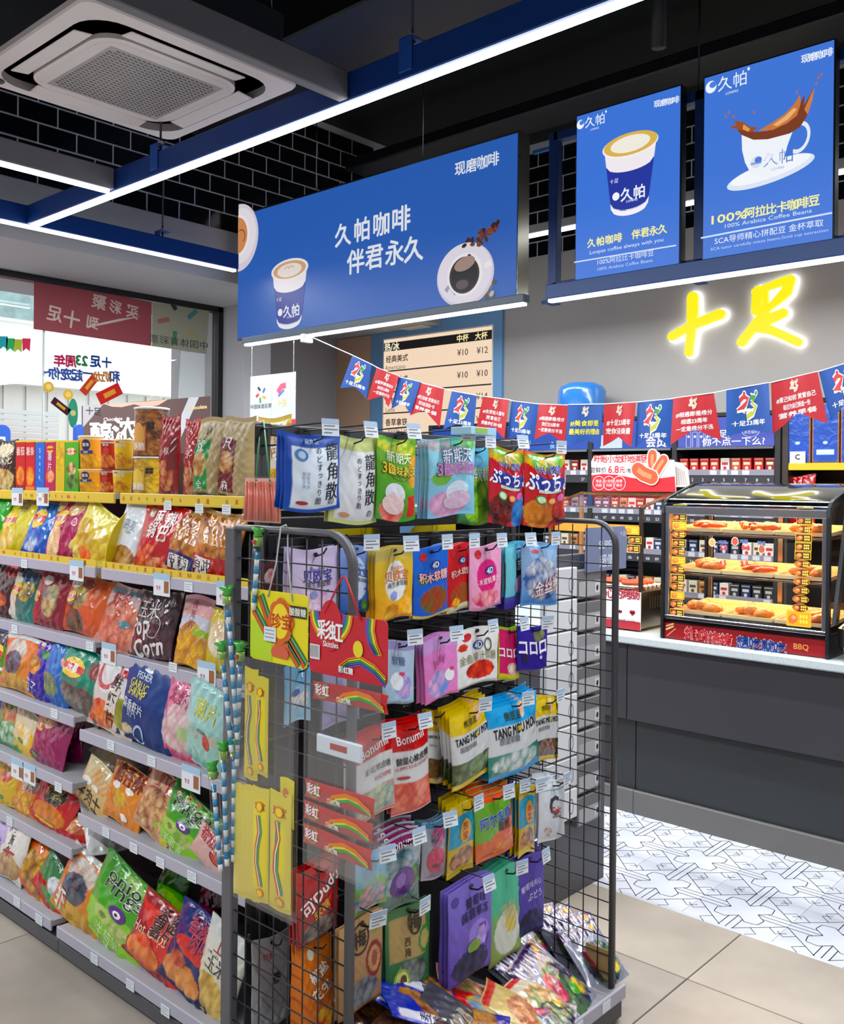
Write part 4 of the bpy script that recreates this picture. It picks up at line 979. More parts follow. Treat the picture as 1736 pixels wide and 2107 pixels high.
# ---- top shelf: standing cartons, cups, jars, stand-up bags
def box_on_top(name, label, px0, px1, yb, yt, L, T, depth=.055, X=1.80, cat='snack box', z0=None, yellow_cap=True, m=None):
    a, b = hit(px0, yb, 'x', X), hit(px1, yb, 'x', X); w = a.y - b.y; z0 = SH('top') if z0 is None else z0; h = hit((px0 + px1) / 2, yt, 'x', X).z - z0
    mb = MB(); nu, nv = 16, 30; U, V = np.meshgrid(np.linspace(-1, 1, nu + 1), np.linspace(0, 1, nv + 1)); C = paint(U, V, L, random.Random(int(px0)), h / w)
    P_ = np.stack([U * w / 2, np.zeros_like(U), V * h], -1).reshape(-1, 3); mb.add(P_, [(j * (nu + 1) + i, j * (nu + 1) + i + 1, (j + 1) * (nu + 1) + i + 1, (j + 1) * (nu + 1) + i) for j in range(nv) for i in range(nu)], C.reshape(-1, 3))
    mb.box((-w / 2, .0005, 0), (w / 2, depth, h), L[0][1]); 
    if yellow_cap: mb.box((-w / 2, -.001, h - .004), (w / 2, depth, h + .003), 'e0c428')
    f = flat(0)
    for i, q in enumerate(T):
        if q[0] == 'disc': disc(mb, q[1] * w / 2, q[2] * h, q[3] * w / 2, q[4] * h, q[5], f, .0005 * i, 20)
        elif q[0] == 'rect': rect(mb, q[1] * w / 2, q[2] * w / 2, q[3] * h, q[4] * h, q[5], f, .0005 * i)
        else: o = q[5] if len(q) > 5 else {}; text(mb, q[0], q[3] * w, q[1] * w / 2, q[2] * h, q[4], f, o.get('b', .01), None, 0, o.get('v', False), .0005 * i, o.get('o'))
    o = mb.build(name, m or CARD, label=label, category=cat); o.location = (X, (a.y + b.y) / 2, z0); o.rotation_euler = (0, 0, -math.pi / 2); return o
shelf_packet('popcorn_bag', 'brown popcorn bag standing at the far left end of the top shelf', (-6, 31, 1014, 906), 1.81, SH('top'), [('g', '4a2c1e', '3c241c'), ('m', 0, .8, .8, .14, 'f4ead8', 'b8a070', 14), ('m', 0, .22, .95, .22, 'e8d8a0', 'a88440', 18)], [('爆米花', 0, .62, .26, 'f0e4c8')], lean=3)
box_on_top('biscuit_box', 'narrow red box on the top shelf beside the brown popcorn bag', 32, 51, 1011, 908, [('g', 'c8281e', 'c01c24'), ('b', .0, .12, '8a1c18'), ('m', 0, .3, .8, .2, 'f0a848', 'd06a28', 6)], [('番茄', 0, .8, .42, 'f6e8e0')])
box_on_top('biscuit_box', 'narrow red box on the top shelf touching the blue box', 52, 71, 1012, 908, [('g', 'd0341e', 'c8202a'), ('b', .0, .1, 'e08a30'), ('m', 0, .3, .8, .2, 'f2b050', 'd87830', 6)], [('薯条', 0, .8, .42, 'f6e8e0')])
box_on_top('chip_box', 'narrow blue chip box standing on the top shelf', 72, 91, 1013, 908, [('g', '1868c4', '1c74d0'), ('m', 0, .25, .9, .1, '3a8ae0', '1a5cb0', 6)], [('Snack', 0, .55, .3, 'e8f2fa', dict(v=True))])
box_on_top('chip_box', 'narrow magenta chip box standing on the top shelf', 92, 113, 1014, 908, [('g', 'b8185c', 'c01c68'), ('m', 0, .3, .8, .12, 'f0c8a0', 'e06a4a', 8)], [('disc', 0, .84, .7, .07, 'f2c020'), ('rect', -.8, .8, .82, .86, 'd01c24'), ('薯片', 0, .6, .4, 'f6e8f0', dict(v=True))])
box_on_top('chip_box', 'narrow yellow chip box standing between the magenta and green ones', 114, 132, 1015, 908, [('g', 'd8b82c', 'e0c43c'), ('m', 0, .7, .9, .28, 'e8cc50', 'c89a28', 9)], [])
box_on_top('chip_box', 'wider green chip box standing at the end of the box row', 133, 161, 1016, 908, [('g', '3c9c2c', '58b030'), ('m', -.1, .45, .7, .12, 'f0e0a8', '8a5a30', 7), ('m', .1, .2, .8, .14, '4a2c28', '60a040', 7)], [('disc', -.1, .8, .7, .075, 'f2c020'), ('rect', -.85, .7, .78, .82, 'd01c24'), ('乐事', -.1, .8, .24, 'ffffff')])
def roundfit(px0, px1, yb, yt, X, z0):
    r = .04
    for _ in range(4): c = hit((px0 + px1) / 2, yb, 'x', X + r); d = c.x * sY + c.y * cY; r = (px1 - px0) / 2 * d / FPX
    return r, c.x, c.y, hit((px0 + px1) / 2, yt, 'x', X + r * .4).z - z0
def cup(name, label, px0, px1, yb, yt, cols, z0, T, X=1.80, square=False):
    r1, cx_, cy_, h = roundfit(px0, px1, yb, yt, X, z0); r0 = r1 * .86; w = 2 * r1
    t = empty(name, (cx_, cy_, z0), math.radians(36), label=label, category='snack cup', group='stacked snack cups on the top shelf')
    mb = MB(); n = 32; zs = np.linspace(0, .94, 14)
    for f_, (c0, c1, cm) in enumerate((cols,)):
        V = []; C = []; rg = random.Random(px0)
        U_ = np.array([[math.sin(2 * math.pi * k / n + .0) for k in range(n)] for _ in zs]); V_ = np.array([[z] * n for z in zs])
        Cc = paint(U_, V_, [('g', c0, c0), ('b', .42, 1, c1), ('m', 0, .26, 1, .26, cm[0], cm[1], 22), ('b', 0, .05, c0), ('b', .9, .95, 'f4e8c0')], rg, 1.2)
        for i, z in enumerate(zs):
            for k in range(n):
                an = 2 * math.pi * k / n; r = r0 + (r1 - r0) * z; V.append((-math.cos(an) * r, -math.sin(an) * r, z * h))
        F = [(i * n + k, i * n + (k + 1) % n, (i + 1) * n + (k + 1) % n, (i + 1) * n + k) for i in range(len(zs) - 1) for k in range(n)] + [tuple(range(n))[::-1]]
        mb.add(V, [q[::-1] for q in F], Cc.reshape(-1, 3), True)
    def fm(x, z, off):
        r = r0 + (r1 - r0) * np.asarray(z) / h + .0008 + off; an = np.asarray(x) / r1
        return np.stack([-np.cos(an) * r, -np.sin(an) * r, np.asarray(z)], -1)
    for i, q in enumerate(T): 
        if q[0] == 'disc': disc(mb, q[1] * w, q[2] * h, q[3] * w, q[4] * h, q[5], fm, .0005 * i, 18, rings=2)
        elif q[0] == 'rect': rect(mb, q[1] * w, q[2] * w, q[3] * h, q[4] * h, q[5], fm, .0005 * i, 8, 2)
        else: text(mb, q[0], q[3] * w, q[1] * w, q[2] * h, q[4], fm, .015, off=.0005 * i)
    mb.build('body', CARD, t)
    MB().lathe([(r1 * .98, .94 * h), (r1 * 1.04, .945 * h), (r1 * 1.04, .985 * h), (r1 * .96, h)], (0, 0, 0), 'e8d488' if cols[0] != '9c1a1e' else 'c03038', 28).build('lid', PLASTIC, t)
    return t
zt = SH('top'); zm = hit(200, 965, 'x', 1.80).z
tA = [('disc', 0, .72, .2, .17, '1c2a5c'), ('薯条', 0, .73, .15, 'f2ecd8'), ('rect', -.28, .3, .46, .56, '24408c'), ('香脆', 0, .51, .09, 'f2ecd8')]
tB = [('番茄', 0, .84, .2, 'f4e4d8'), ('disc', .05, .62, .2, .14, 'd83a2c'), ('rect', -.3, .3, .92, .935, 'f0dcc0')]
tC = [('番茄味', -.0, .8, .2, 'f4f0d8'), ('rect', -.3, -.05, .88, .92, 'd02c24')]
fr_ = ('e8b848', 'b87820')
cup('snack_cup', 'orange and white snack cup on the upper tier of the stacked cups', 162, 211, 965, 896, ('e0a02c', 'e8a22c', fr_), zm, tA)
cup('snack_cup', 'narrow dark red snack cup on the upper tier of the stacked cups', 207, 238, 967, 905, ('9c1a1e', 'a01c22', ('e0a060', 'b03a24')), zm, tB)
cup('snack_cup', 'yellow snack cup on the upper tier of the stacked cups', 235, 274, 968, 903, ('d8b020', 'e6c22c', fr_), zm, tC)
cup('snack_cup', 'orange and white snack cup on the lower tier of the stacked cups', 161, 208, 1016, 965, ('e0a02c', 'e8a22c', fr_), zt, tA)
cup('snack_cup', 'narrow dark red snack cup on the lower tier of the stacked cups', 205, 235, 1017, 967, ('9c1a1e', 'a01c22', ('e0a060', 'b03a24')), zt, tB)
cup('snack_cup', 'yellow snack cup on the lower tier of the stacked cups', 232, 272, 1018, 968, ('d8b020', 'e6c22c', fr_), zt, tC)
def jar(label, px0, px1, yb, yt, z0, ca, cb, labc, face):
    r, cx_, cy_, h = roundfit(px0, px1, yb, yt, 1.80, z0)
    t = empty('snack_jar', (cx_, cy_, z0), math.radians(30), label=label, category='jar', group='clear jars on the top shelf')
    n = 36; zs = np.linspace(.01, .95, 26); U_ = np.array([[math.sin(2 * math.pi * k / n) for k in range(n)] for _ in zs]); V_ = np.array([[z] * n for z in zs])
    C = paint(U_, V_, [('g', cb, cb), ('m', 0, .5, 1.2, .6, ca, cb, 70)], random.Random(px0), 1.5); rg = random.Random(4)
    V = [(-math.cos(2 * math.pi * k / n) * (r * .97 + rg.uniform(-.003, .001)), -math.sin(2 * math.pi * k / n) * (r * .97 + rg.uniform(-.003, .001)), z * h) for z in zs for k in range(n)]
    MB().add(V, [(i * n + k, i * n + (k + 1) % n, (i + 1) * n + (k + 1) % n, (i + 1) * n + k)[::-1] for i in range(25) for k in range(n)], C.reshape(-1, 3), True).build('contents', FRIED, t)
    MB().lathe([(r, 0), (r, h * .96)], (0, 0, 0), 'ffffff', 32, caps=False).build('clear_wall', CASEGLASS, t)
    MB().lathe([(r * 1.0, h * .95), (r * 1.04, h * .955), (r * 1.04, h * .99), (r * .9, h)], (0, 0, 0), 'e4e4e2', 32).build('lid', PLASTIC, t)
    mb = MB()
    def fm(x, z, off): an = np.asarray(x) / r; return np.stack([-np.cos(an) * (r + .001 + off), -np.sin(an) * (r + .001 + off), np.asarray(z)], -1)
    rect(mb, -r * .85, r * .15, h * .1, h * .6, labc, fm, 0, 10, 3); disc(mb, -r * .35, h * .42, r * .42, h * .26, face, fm, .0006, 22, rings=3)
    for k in range(4): rect(mb, r * (.2 + .24 * (k % 2)), r * (.4 + .24 * (k % 2)), h * (.62 - .08 * (k // 2)), h * (.69 - .08 * (k // 2)), '241c1c', fm, .0006, 2, 1)
    text(mb, '酥脆', .026, -r * .35, h * .2, 'f4ece0', fm, .02, off=.001)
    mb.build('printed_label', CARD, t)
zj = hit(300, 938, 'x', 1.80).z
jar('clear jar of caramel nuts standing on top of the jar of popcorn', 277, 346, 938, 836, zj, 'b8783c', '5c3214', 'd8783c', 'e0a040')
jar('clear jar of yellow popcorn below the jar of caramel nuts', 275, 343, 1017, 939, zt, 'ecc848', 'a87818', 'd8a830', 'e8c040')
kr = [('g', 'a8946c', 'b09c76'), ]
sp('foil_bag', 'crinkled red foil bag standing beside the clear jars', (322, 370, 1020, 856), 'top', 1, [('g', '8c1418', 'a01a20'), ('m', 0, .25, .8, .2, 'd8a06c', 'a02c20', 9), ('r', .3, 1, .3, .7, '7c1014')], [('swoosh', [(-.8, .3), (-.3, .8), (0, .95)], .05, 'f0c0b8'), ('辣', .3, .55, .22, 'f0d8c8')], dX=.07, lean=2, th=.5, ws=.8)
sp('foil_bag', 'second red foil bag standing before the green-banded kraft bag', (374, 410, 1023, 862), 'top', 1, [('g', '981418', 'b01c24'), ('m', 0, .2, .8, .18, 'e0a878', '8c1c18', 7)], [('永', .1, .55, .34, 'f4e4dc'), ('swoosh', [(.2, .1), (.5, .3), (.3, .45)], .07, 'd8a878')], dX=.07, lean=2, th=.5, ws=.85)
sp('kraft_bag', 'kraft bag with a green printed band on the top shelf', (408, 464, 1027, 862), 'top', 1, kr + [('r', -.95, .25, .06, .7, '1c8c48'), ('m', -.35, .38, .5, .16, 'd8b078', '9c6c38', 7)], [('脆', -.35, .62, .26, 'f2f2ea'), ('价', .0, .82, .2, '2c2820'), ('全', -.3, .12, .18, 'f2f2ea')], dX=.06, lean=1, kind='gusset', th=.5, m=MATTE)
sp('kraft_bag', 'kraft bag with a maroon printed band at the end of the top shelf', (460, 520, 1031, 858), 'top', 1, kr + [('r', -.9, .25, .06, .72, '6c1420'), ('m', -.3, .42, .5, .14, 'd8b078', '8c4c30', 7)], [('尺', -.3, .66, .26, 'f2ece8'), ('麻', -.3, .13, .2, 'f2ece8')], dX=.06, lean=1, kind='gusset', th=.5, m=MATTE)
sp('gold_bag', 'golden rice-crust bag standing behind the coral sticks', (527, 592, 1050, 858), 'top', 1, [('g', 'd89c20', 'e0a830'), ('m', 0, .3, .9, .26, 'f0c850', 'b87818', 12), ('b', .9, 1, 'e8d070'), ('r', .1, .95, .35, .85, 'f0e8d8')], [('锅巴', .5, .62, .22, 'c8882c', dict(v=True))], dX=.12, lean=1, kind='gusset', th=.4)
for i, (bx, c_) in enumerate((((585, 640, 900, 846), 'e0982c'), ((630, 688, 905, 860), 'd88c24'))):
    p = hit((bx[0] + bx[1]) / 2, bx[2], 'x', 2.12)
    me = packet(.13, .2, .05, [('g', c_, 'e8b040'), ('m', 0, .5, .9, .2, 'f4d060', 'b87018', 9), ('b', .92, 1, 'c8341c')], [], 'pillow', 40 + i, name='gold_bag')
    o = put('gold_bag', me, None, (2.12, p.y, 1.533), (0, 0, math.radians(-100)), label=('golden snack bag on the far side of the shelving, nearer its white sign', 'golden snack bag on the far side of the shelving, above the blue-white sweet packet')[i], category='snack bag')

# ---- second shelf
sp('chip_bag', 'sliver of a green chip bag at the left border of the second shelf', (-30, 10, 1136, 1026), 's2', 0, [('g', '2c8c2c', '3ca434')], lean=15)
sp('chip_bag', 'yellow potato chip bag with a round red logo on the second shelf', (4, 78, 1138, 1030), 's2', 0, [('g', 'c8b818', 'd8c820'), ('m', .15, .86, .3, .12, 'e8d8a0', 'c0a060', 2), ('m', -.4, .25, .45, .26, 'f4e8c0', 'd8b840', 5)], lays(-.4, .6, .42), lean=20)
sp('chip_bag', 'blue chip bag leaning beside the yellow one on the second shelf', (58, 112, 1145, 1034), 's2', 0, [('g', '1850b0', '2c84d0'), ('m', -.2, .25, .5, .15, 'd8e0e8', '4878c0', 5)], lays(-.2, .68, .5), lean=20, roll=6)
sp('chip_bag', 'magenta chip bag with two potato slices printed on top', (103, 192, 1151, 1031), 's2', 0, [('g', MG, MG), ('m', .1, .84, .35, .14, 'e8d0a0', 'c8a468', 2), ('m', -.75, .9, .3, .1, 'e8d0a0', 'c8a468', 2), ('m', -.5, .3, .35, .3, 'f0e0b8', 'e0b080', 4)], lays(-.45, .66, .4), lean=18)
sp('chip_bag', 'pale yellow cheese snack bag leaning against the yellow divider', (148, 222, 1157, 1040), 's2', 0, [('g', 'd8cc70', 'ece078'), ('m', 0, .45, 1, .3, 'e8d060', 'c8a040', 12), ('m', .1, .2, .35, .12, 'e05030', 'f0a040', 4)], (), lean=16, roll=22)
sp('chip_bag', 'slim white pouch with brown cereal at its foot beside the yellow divider', (246, 294, 1168, 1031), 's2', 1, [('g', 'd8dce0', 'e4e6ea'), ('m', 0, .15, .95, .17, 'c89858', '8c5c28', 14)], [('rect', -.06, .06, .95, .965, '202020'), ('燕麦', 0, .62, .24, '9aa4ae'), ('mini', 0, .52, .14, 'b0a890')], lean=14, kind='gusset', th=.25, m=FOIL)
sp('spicy_crust_bag', 'bright red bag with white vertical characters on the second shelf', (284, 372, 1175, 1044), 's2', 1, [('g', 'b81c1c', 'c8201e'), ('m', -.3, .2, .6, .2, 'e88050', 'a01810', 12), ('m', .2, .1, .5, .12, 'f0c090', 'c04020', 8)], [('rect', -.7, -.4, .82, .96, '9c6c50'), ('麻', -.12, .84, .19, 'f4e8e4', dict(b=.03)), ('辣', .42, .8, .19, 'f4e8e4', dict(b=.03)), ('锅', -.22, .62, .2, 'f4e8e4', dict(b=.03)), ('巴', .34, .57, .22, 'f4e8e4', dict(b=.03))], lean=14, roll=4, wr=.8)
cr = lambda c: [('g', 'c88838', 'd09040'), ('m', 0, .65, 1.1, .38, 'd8984c', '8c4c18', 30), ('b', 0, .33, c), ('b', .93, 1, 'c8a878')]
sp('cracker_bag', 'clear bag of brown crackers with a navy foot on the second shelf', (337, 426, 1185, 1058), 's2', 1, cr('1c2464'), [('rect', -.5, .45, .06, .28, 'e6e6e4'), ('麻辣', -.05, .17, .2, '20201e')], lean=16, roll=8, m=CLEARBAG)
sp('cracker_bag', 'clear bag of brown crackers with a red foot at the end of the second shelf', (398, 492, 1196, 1053), 's2', 1, cr('b0141e'), [('rect', -.7, .1, .06, .3, 'e6e6e4'), ('原味', -.3, .18, .2, '20201e')], lean=14, roll=3, m=CLEARBAG)

# ---- third shelf
sp('chip_bag', 'dark maroon bag at the left border of the third shelf', (-14, 34, 1284, 1166), 's3', 0, [('g', '3c1418', '501820'), ('m', -.1, .35, .8, .16, 'd87030', '6c2818', 8), ('m', .3, .9, .6, .1, 'c02838', '40141c', 3)], lean=14)
sp('chip_bag', 'chip bag with a tribal mask print, white and green, on the third shelf', (24, 82, 1298, 1174), 's3', 0, [('g', '2c8078', '1c3c38'), ('r', -1, -.2, 0, .9, 'd8d4c4'), ('m', .35, .6, .4, .2, 'd8b850', '6a5a30', 6), ('e', .1, .88, .5, .1, '2c4a78')], lays(-.35, .6, .35), lean=14)
sp('chip_bag', 'maroon chip bag with a white face print on the third shelf', (73, 142, 1310, 1180), 's3', 0, [('g', '80142c', '901838'), ('m', .2, .5, .45, .3, 'd8c890', '6a5040', 9), ('r', -.95, -.5, 0, .9, 'b01c30')], [('disc', -.3, .84, .3, .09, 'e8e0d0')] + lays(-.65, .5, .3), lean=14)
sp('chip_bag', 'orange chip bag with cubes printed on it on the third shelf', (136, 222, 1327, 1191), 's3', 0, [('g', 'c85c10', 'd86c18'), ('m', -.3, .6, .45, .24, 'c8b060', '3c3020', 8), ('m', -.3, .2, .5, .2, '8c5c30', '38241c', 8)], [('disc', -.6, .84, .3, .08, 'ece4d4'), ('disc', .0, .86, .25, .08, '8c2c20')] + lays(-.62, .6, .28), lean=14)
sp('crisp_bag', 'clear bag of pink crisps standing right of the orange chip bag', (210, 290, 1342, 1206), 's3', 1, [('g', 'd09080', 'c8b0ac'), ('m', 0, .4, .95, .38, 'e8a088', 'b85c48', 22), ('b', .84, .94, '8c9ca8')], [('disc', .45, .42, .28, .06, '5c8c98'), ('虾条', -.1, .78, .2, 'c83c3c')], lean=16, roll=6, m=CLEARBAG)
sp('corn_bag', 'dark brown striped bag with white script lettering on the third shelf', (280, 364, 1360, 1218), 's3', 1, [('g', '3c2024', '503438'), ('s', 0, .42, 17, '54303a'), ('b', .42, .8, '382028'), ('m', .3, .62, .5, .14, '6c4850', '2c1a1e', 10), ('b', .86, 1, '5c4c50')], [('Pop', -.45, .42, .32, 'f0e8e4', dict(b=.03, r=.2)), ('Corn', .05, .16, .3, 'f0e8e4', dict(b=.03, r=.12)), ('ring', .25, .46, .26, .03, 'c8b8b0', 1), ('玉米', -.2, .72, .24, 'd8ccc8')], lean=14, m=CLEARBAG)
sp('banana_chip_bag', 'slim pink and yellow banana chip bag on the third shelf', (373, 432, 1375, 1229), 's3', 1, [('g', 'd8a030', 'e8b8c4'), ('b', .5, .72, 'd0d0dc'), ('m', 0, .32, .95, .3, 'e8b848', 'b8801c', 14), ('e', .6, .5, .5, .06, '9cb848')], [('香蕉片', -.1, .72, .17, 'c05478', dict(v=True))], lean=10, kind='gusset', th=.25, m=FOIL)
sp('chip_bag', 'white and yellow bag half hidden behind the long straws on the third shelf', (428, 478, 1386, 1256), 's3', 1, [('g', 'ccb830', 'd8c448'), ('m', 0, .55, .75, .28, 'f4f0e4', 'e0c8a0', 10)], (), lean=10)

# ---- fourth shelf
sp('chip_bag', 'green bag at the left border of the fourth shelf', (-22, 18, 1428, 1302), 's4', 0, [('g', '5c9c2c', '4a7c30'), ('b', .75, 1, '3c2838'), ('b', .3, .36, 'e8e4e8')], lays(.3, .6, .45), lean=14)
fish = [('g', 'c88c20', 'd8701c'), ('m', -.25, .72, .55, .2, 'd8d0c8', 'b8a090', 7), ('m', -.25, .48, .5, .22, '5c6474', '24282e', 12), ('m', -.1, .14, .9, .14, 'd8b050', 'a87828', 6), ('b', .93, 1, 'c8d8d8')]
sp('fish_snack_bag', 'orange bag with a grey fish print on the fourth shelf', (9, 86, 1440, 1312), 's4', 0, fish, [('rect', -.9, -.5, .08, .2, 'd8784c')], lean=12)
sp('chip_bag', 'purple chip bag with an orange patch on the fourth shelf', (58, 120, 1450, 1320), 's4', 0, [('g', '341894', '4420a0'), ('m', -.4, .55, .45, .16, 'e8a030', '88601c', 2), ('m', .1, .8, .3, .07, '5c9c3c', '2c5c28', 2)], [('茄子', -.3, .18, .2, 'e4d8f0')], lean=14, roll=8)
sp('chip_bag', 'blue chip bag with red fruit prints on the fourth shelf', (90, 152, 1462, 1329), 's4', 0, [('g', '2060a8', '2c78c0'), ('m', .35, .82, .35, .12, 'e06850', 'c8b8a8', 3), ('m', -.2, .3, .6, .18, '9c9c5c', '38685c', 8)], (), lean=14, roll=10)
sp('chip_bag', 'teal chip bag with a large round logo on the fourth shelf', (115, 216, 1482, 1340), 's4', 0, [('g', '1c6c58', '1c9078'), ('w', .36, .06, 3, 0, '5c5048'), ('m', -.2, .2, .7, .17, '8c8478', '4a4038', 9), ('m', .55, .78, .35, .16, 'a02830', '6c3430', 3)], lays(-.3, .64, .46), lean=16, roll=10)
sp('shrimp_chip_bag', 'white and clear shrimp chip bag with a red ring at its top', (192, 284, 1525, 1357), 's4', 1, [('g', 'd8c8b8', 'd8d8dc'), ('m', -.3, .2, .6, .2, 'e89050', 'c8442c', 12), ('m', .6, .34, .4, .2, 'a8a030', '7c8428', 4), ('r', .2, 1, .78, .88, 'b01c2c')], [('ring', -.3, .82, .38, .1, 'c02838', 1), ('rect', -.05, .42, .28, .62, 'e0d0c8'), ('鲜虾片', .18, .45, .18, '2c2420', dict(v=True))], lean=12, roll=5, m=CLEARBAG)
sp('garlic_shrimp_bag', 'tall navy bag with yellow hand-drawn lettering on the fourth shelf', (252, 366, 1560, 1370), 's4', 1, [('g', '14346c', '1c4484'), ('m', -.55, .12, .25, .06, 'e8dcc0', 'b8a888', 3)], [('disc', -.12, .9, .16, .03, 'e4ecf4'), ('FISHER', -.2, .82, .09, 'dce6f0'), ('GARLIC', -.3, .7, .1, 'e6dc50', dict(r=-.08)), ('SHRIMP', -.32, .6, .1, 'e6dc50', dict(r=-.05)), ('蒜香虾片', -.35, .43, .1, 'e8eef4', dict(r=-.1)), ('虾片', -.35, .35, .1, 'a8b8d0'), ('ring', -.05, .1, .14, .05, 'a8c0dc', 1)], lean=10, roll=4, m=MATTE, wr=.8)
sp('prawn_cracker_bag', 'clear pink prawn cracker bag on the fourth shelf', (332, 416, 1582, 1403), 's4', 1, [('g', 'c88098', 'd8b0bc'), ('m', 0, .45, .9, .33, 'e4d4d0', 'c898a0', 14), ('b', 0, .1, 'd8587c'), ('d', .4, .85, 'd07c98'), ('e', .35, .38, .3, .1, 'b0c090')], [('龙虾片', -.1, .8, .2, 'b03c64'), ('disc', -.2, .12, .3, .02, 'd04878')], lean=8, roll=10, m=CLEARBAG)
sp('crab_cracker_bag', 'mint green cracker bag with a red crayfish print on the fourth shelf', (380, 468, 1602, 1410), 's4', 1, [('g', 'd8c8bc', 'a0ccc4'), ('m', -.2, .12, .7, .12, 'e8d0c0', 'c8a090', 9), ('w', .5, .05, 3, 1, '9cc8bc'), ('b', .5, 1, 'a8d0cc'), ('m', .1, .4, .7, .07, '88c0b8', 'c8b0a4', 5)], [('薄片', .1, .7, .26, 'c8cc58', dict(b=.02)), ('disc', .35, .36, .12, .1, 'c83c30', .5), ('disc', .1, .45, .2, .02, '5c6c64')], lean=6, roll=6, m=CLEARBAG)

# ---- fifth level
sp('chip_bag', 'green chip bag at the left border of the fifth shelf', (-4, 56, 1553, 1452), 's5', 0, [('g', '2c8c3c', '8c9c50'), ('m', 0, .3, .9, .25, 'c8e0c8', '2c7c38', 12), ('m', .0, .72, .5, .15, 'a83c2c', 'd89838', 3)], (), lean=14, m=CLEARBAG)
sp('chip_bag', 'white and yellow chip bag on the fifth shelf', (24, 86, 1578, 1466), 's5', 0, [('g', 'd0a418', 'e8dcc8'), ('m', 0, .45, .8, .22, 'f0e4d0', 'e0b838', 8), ('b', 0, .25, 'd8b418')], [('disc', 0, .3, .2, .05, '3c8c3c')], lean=14, roll=8)
sp('chip_bag', 'magenta chip bag with a yellow round logo on the fifth shelf', (72, 142, 1600, 1474), 's5', 0, [('g', '8c1458', '9c1860'), ('m', -.4, .85, .5, .12, 'e8c8a0', 'c89868', 3)], lays(-.65, .72, .3) + [('disc', -.5, .12, .22, .05, '3c8c48')], lean=14, roll=4)
sp('chip_bag', 'second magenta bag slumped behind the first on the fifth shelf', (134, 176, 1592, 1494), 's5', 0, [('g', '7c1450', '801450')], [('disc', -.4, .3, .25, .06, '3c8c48')], dX=.12, lean=10, roll=-10)
sp('cheese_snack_bag', 'beige snack bag with black characters on the fifth shelf', (166, 236, 1690, 1577), 's5', 1, [('g', 'c8a868', 'd8c8a4'), ('m', .2, .7, .6, .22, 'd8984c', 'c8b490', 9), ('b', .0, .08, 'b89858')], [('牛肉士', -.1, .22, .22, '201c18', dict(b=.02)), ('disc', -.5, .5, .3, .08, 'ece4dc'), ('disc', .1, .5, .2, .05, 'ece4dc')], lean=22, roll=14)
sp('crispy_snack_bag', 'orange snack bag with three red-brown characters on the fifth shelf', (226, 304, 1726, 1582), 's5', 1, [('g', 'd88818', 'e0901c'), ('m', -.2, .4, .5, .16, 'd8c030', 'c87818', 4)], [('脆香酥', .0, .82, .24, '7c2818', dict(b=.03)), ('disc', -.4, .6, .22, .06, 'f0ece8'), ('disc', .3, .62, .22, .05, 'f0ece8'), ('disc', .3, .16, .2, .06, 'f0ece8')], lean=18, roll=2, wr=1.2)
sp('dried_noodle_bag', 'clear bag of dried noodles with a yellow and red side band on the fifth shelf', (286, 386, 1742, 1603), 's5', 1, [('g', 'c89c78', 'd0b090'), ('m', -.3, .4, .75, .34, 'e0b888', '8c4c34', 26), ('r', .35, .6, 0, 1, 'd8c418'), ('r', .6, .82, 0, 1, '8c1c18'), ('r', .82, 1, 0, 1, 'c8781c'), ('b', .8, .95, 'd8a890')], [('虾仁', -.2, .86, .18, 'c03028')], lean=20, roll=14, m=CLEARBAG)
onion = [('g', '5cb024', '3c8c28'), ('w', .42, .06, 2.2, 1, '8cc42c'), ('e', -.3, .34, .3, .09, 'b8c878'), ('e', -.3, .34, .12, .04, '6c8c30'), ('m', .3, .3, .35, .1, 'c8cc90', '7ca040', 4), ('m', .1, .88, .5, .08, '4a9c34', 'a8c868', 4)]
onT = [('onion', .05, .83, .125, '14241a', dict(b=.02, o='e8f4d8', r=.06, f=.66)), ('rings', .02, .7, .125, '14241a', dict(b=.02, o='e8f4d8', r=.06, f=.6)), ('disc', .12, .5, .26, .085, '5c2484'), ('disc', .12, .5, .12, .04, 'f4f0f8'), ('disc', .12, .5, .05, .018, '201028'), ('洋葱圈', .0, .12, .14, 'c8e0a0')]
sp('onion_ring_bag', 'green onion ring bag lying back on the fifth shelf', (326, 428, 1778, 1632), 's5', 1, onion, onT, lean=24, roll=20)
sp('tomato_noodle_bag', 'pink clear bag with a round tomato dish print beside the upright', (402, 486, 1820, 1720), 's5', 1, [('g', 'd0a8a0', 'd8b8b4'), ('m', -.3, .75, .5, .14, 'c84858', 'e0c0b8', 7)], [('disc', .35, .45, .42, .2, '7c3424'), ('disc', .35, .45, .34, .16, 'c8442c'), ('番茄', -.4, .8, .2, 'b82838')], lean=24, roll=12, m=CLEARBAG)
p = hit(236, 1556, 'x', 1.78)
o = put('chip_bag', packet(.2, .26, .05, [('g', 'c8b8a0', 'd8d4cc'), ('m', 0, .4, .8, .3, 'd8a868', 'c8c0b0', 9)], [], 'pillow', 77, name='chip_bag', mat_=CLEARBAG), None, label='pale clear bag lying flat behind the beige bag on the fifth shelf', category='snack bag')
o.matrix_world = Matrix.Translation((1.78, p.y + .08, .56)) @ Matrix.Rotation(-math.pi / 2, 4, 'Z') @ Matrix.Rotation(math.radians(-66), 4, 'X') @ Matrix.Rotation(.4, 4, 'Z')

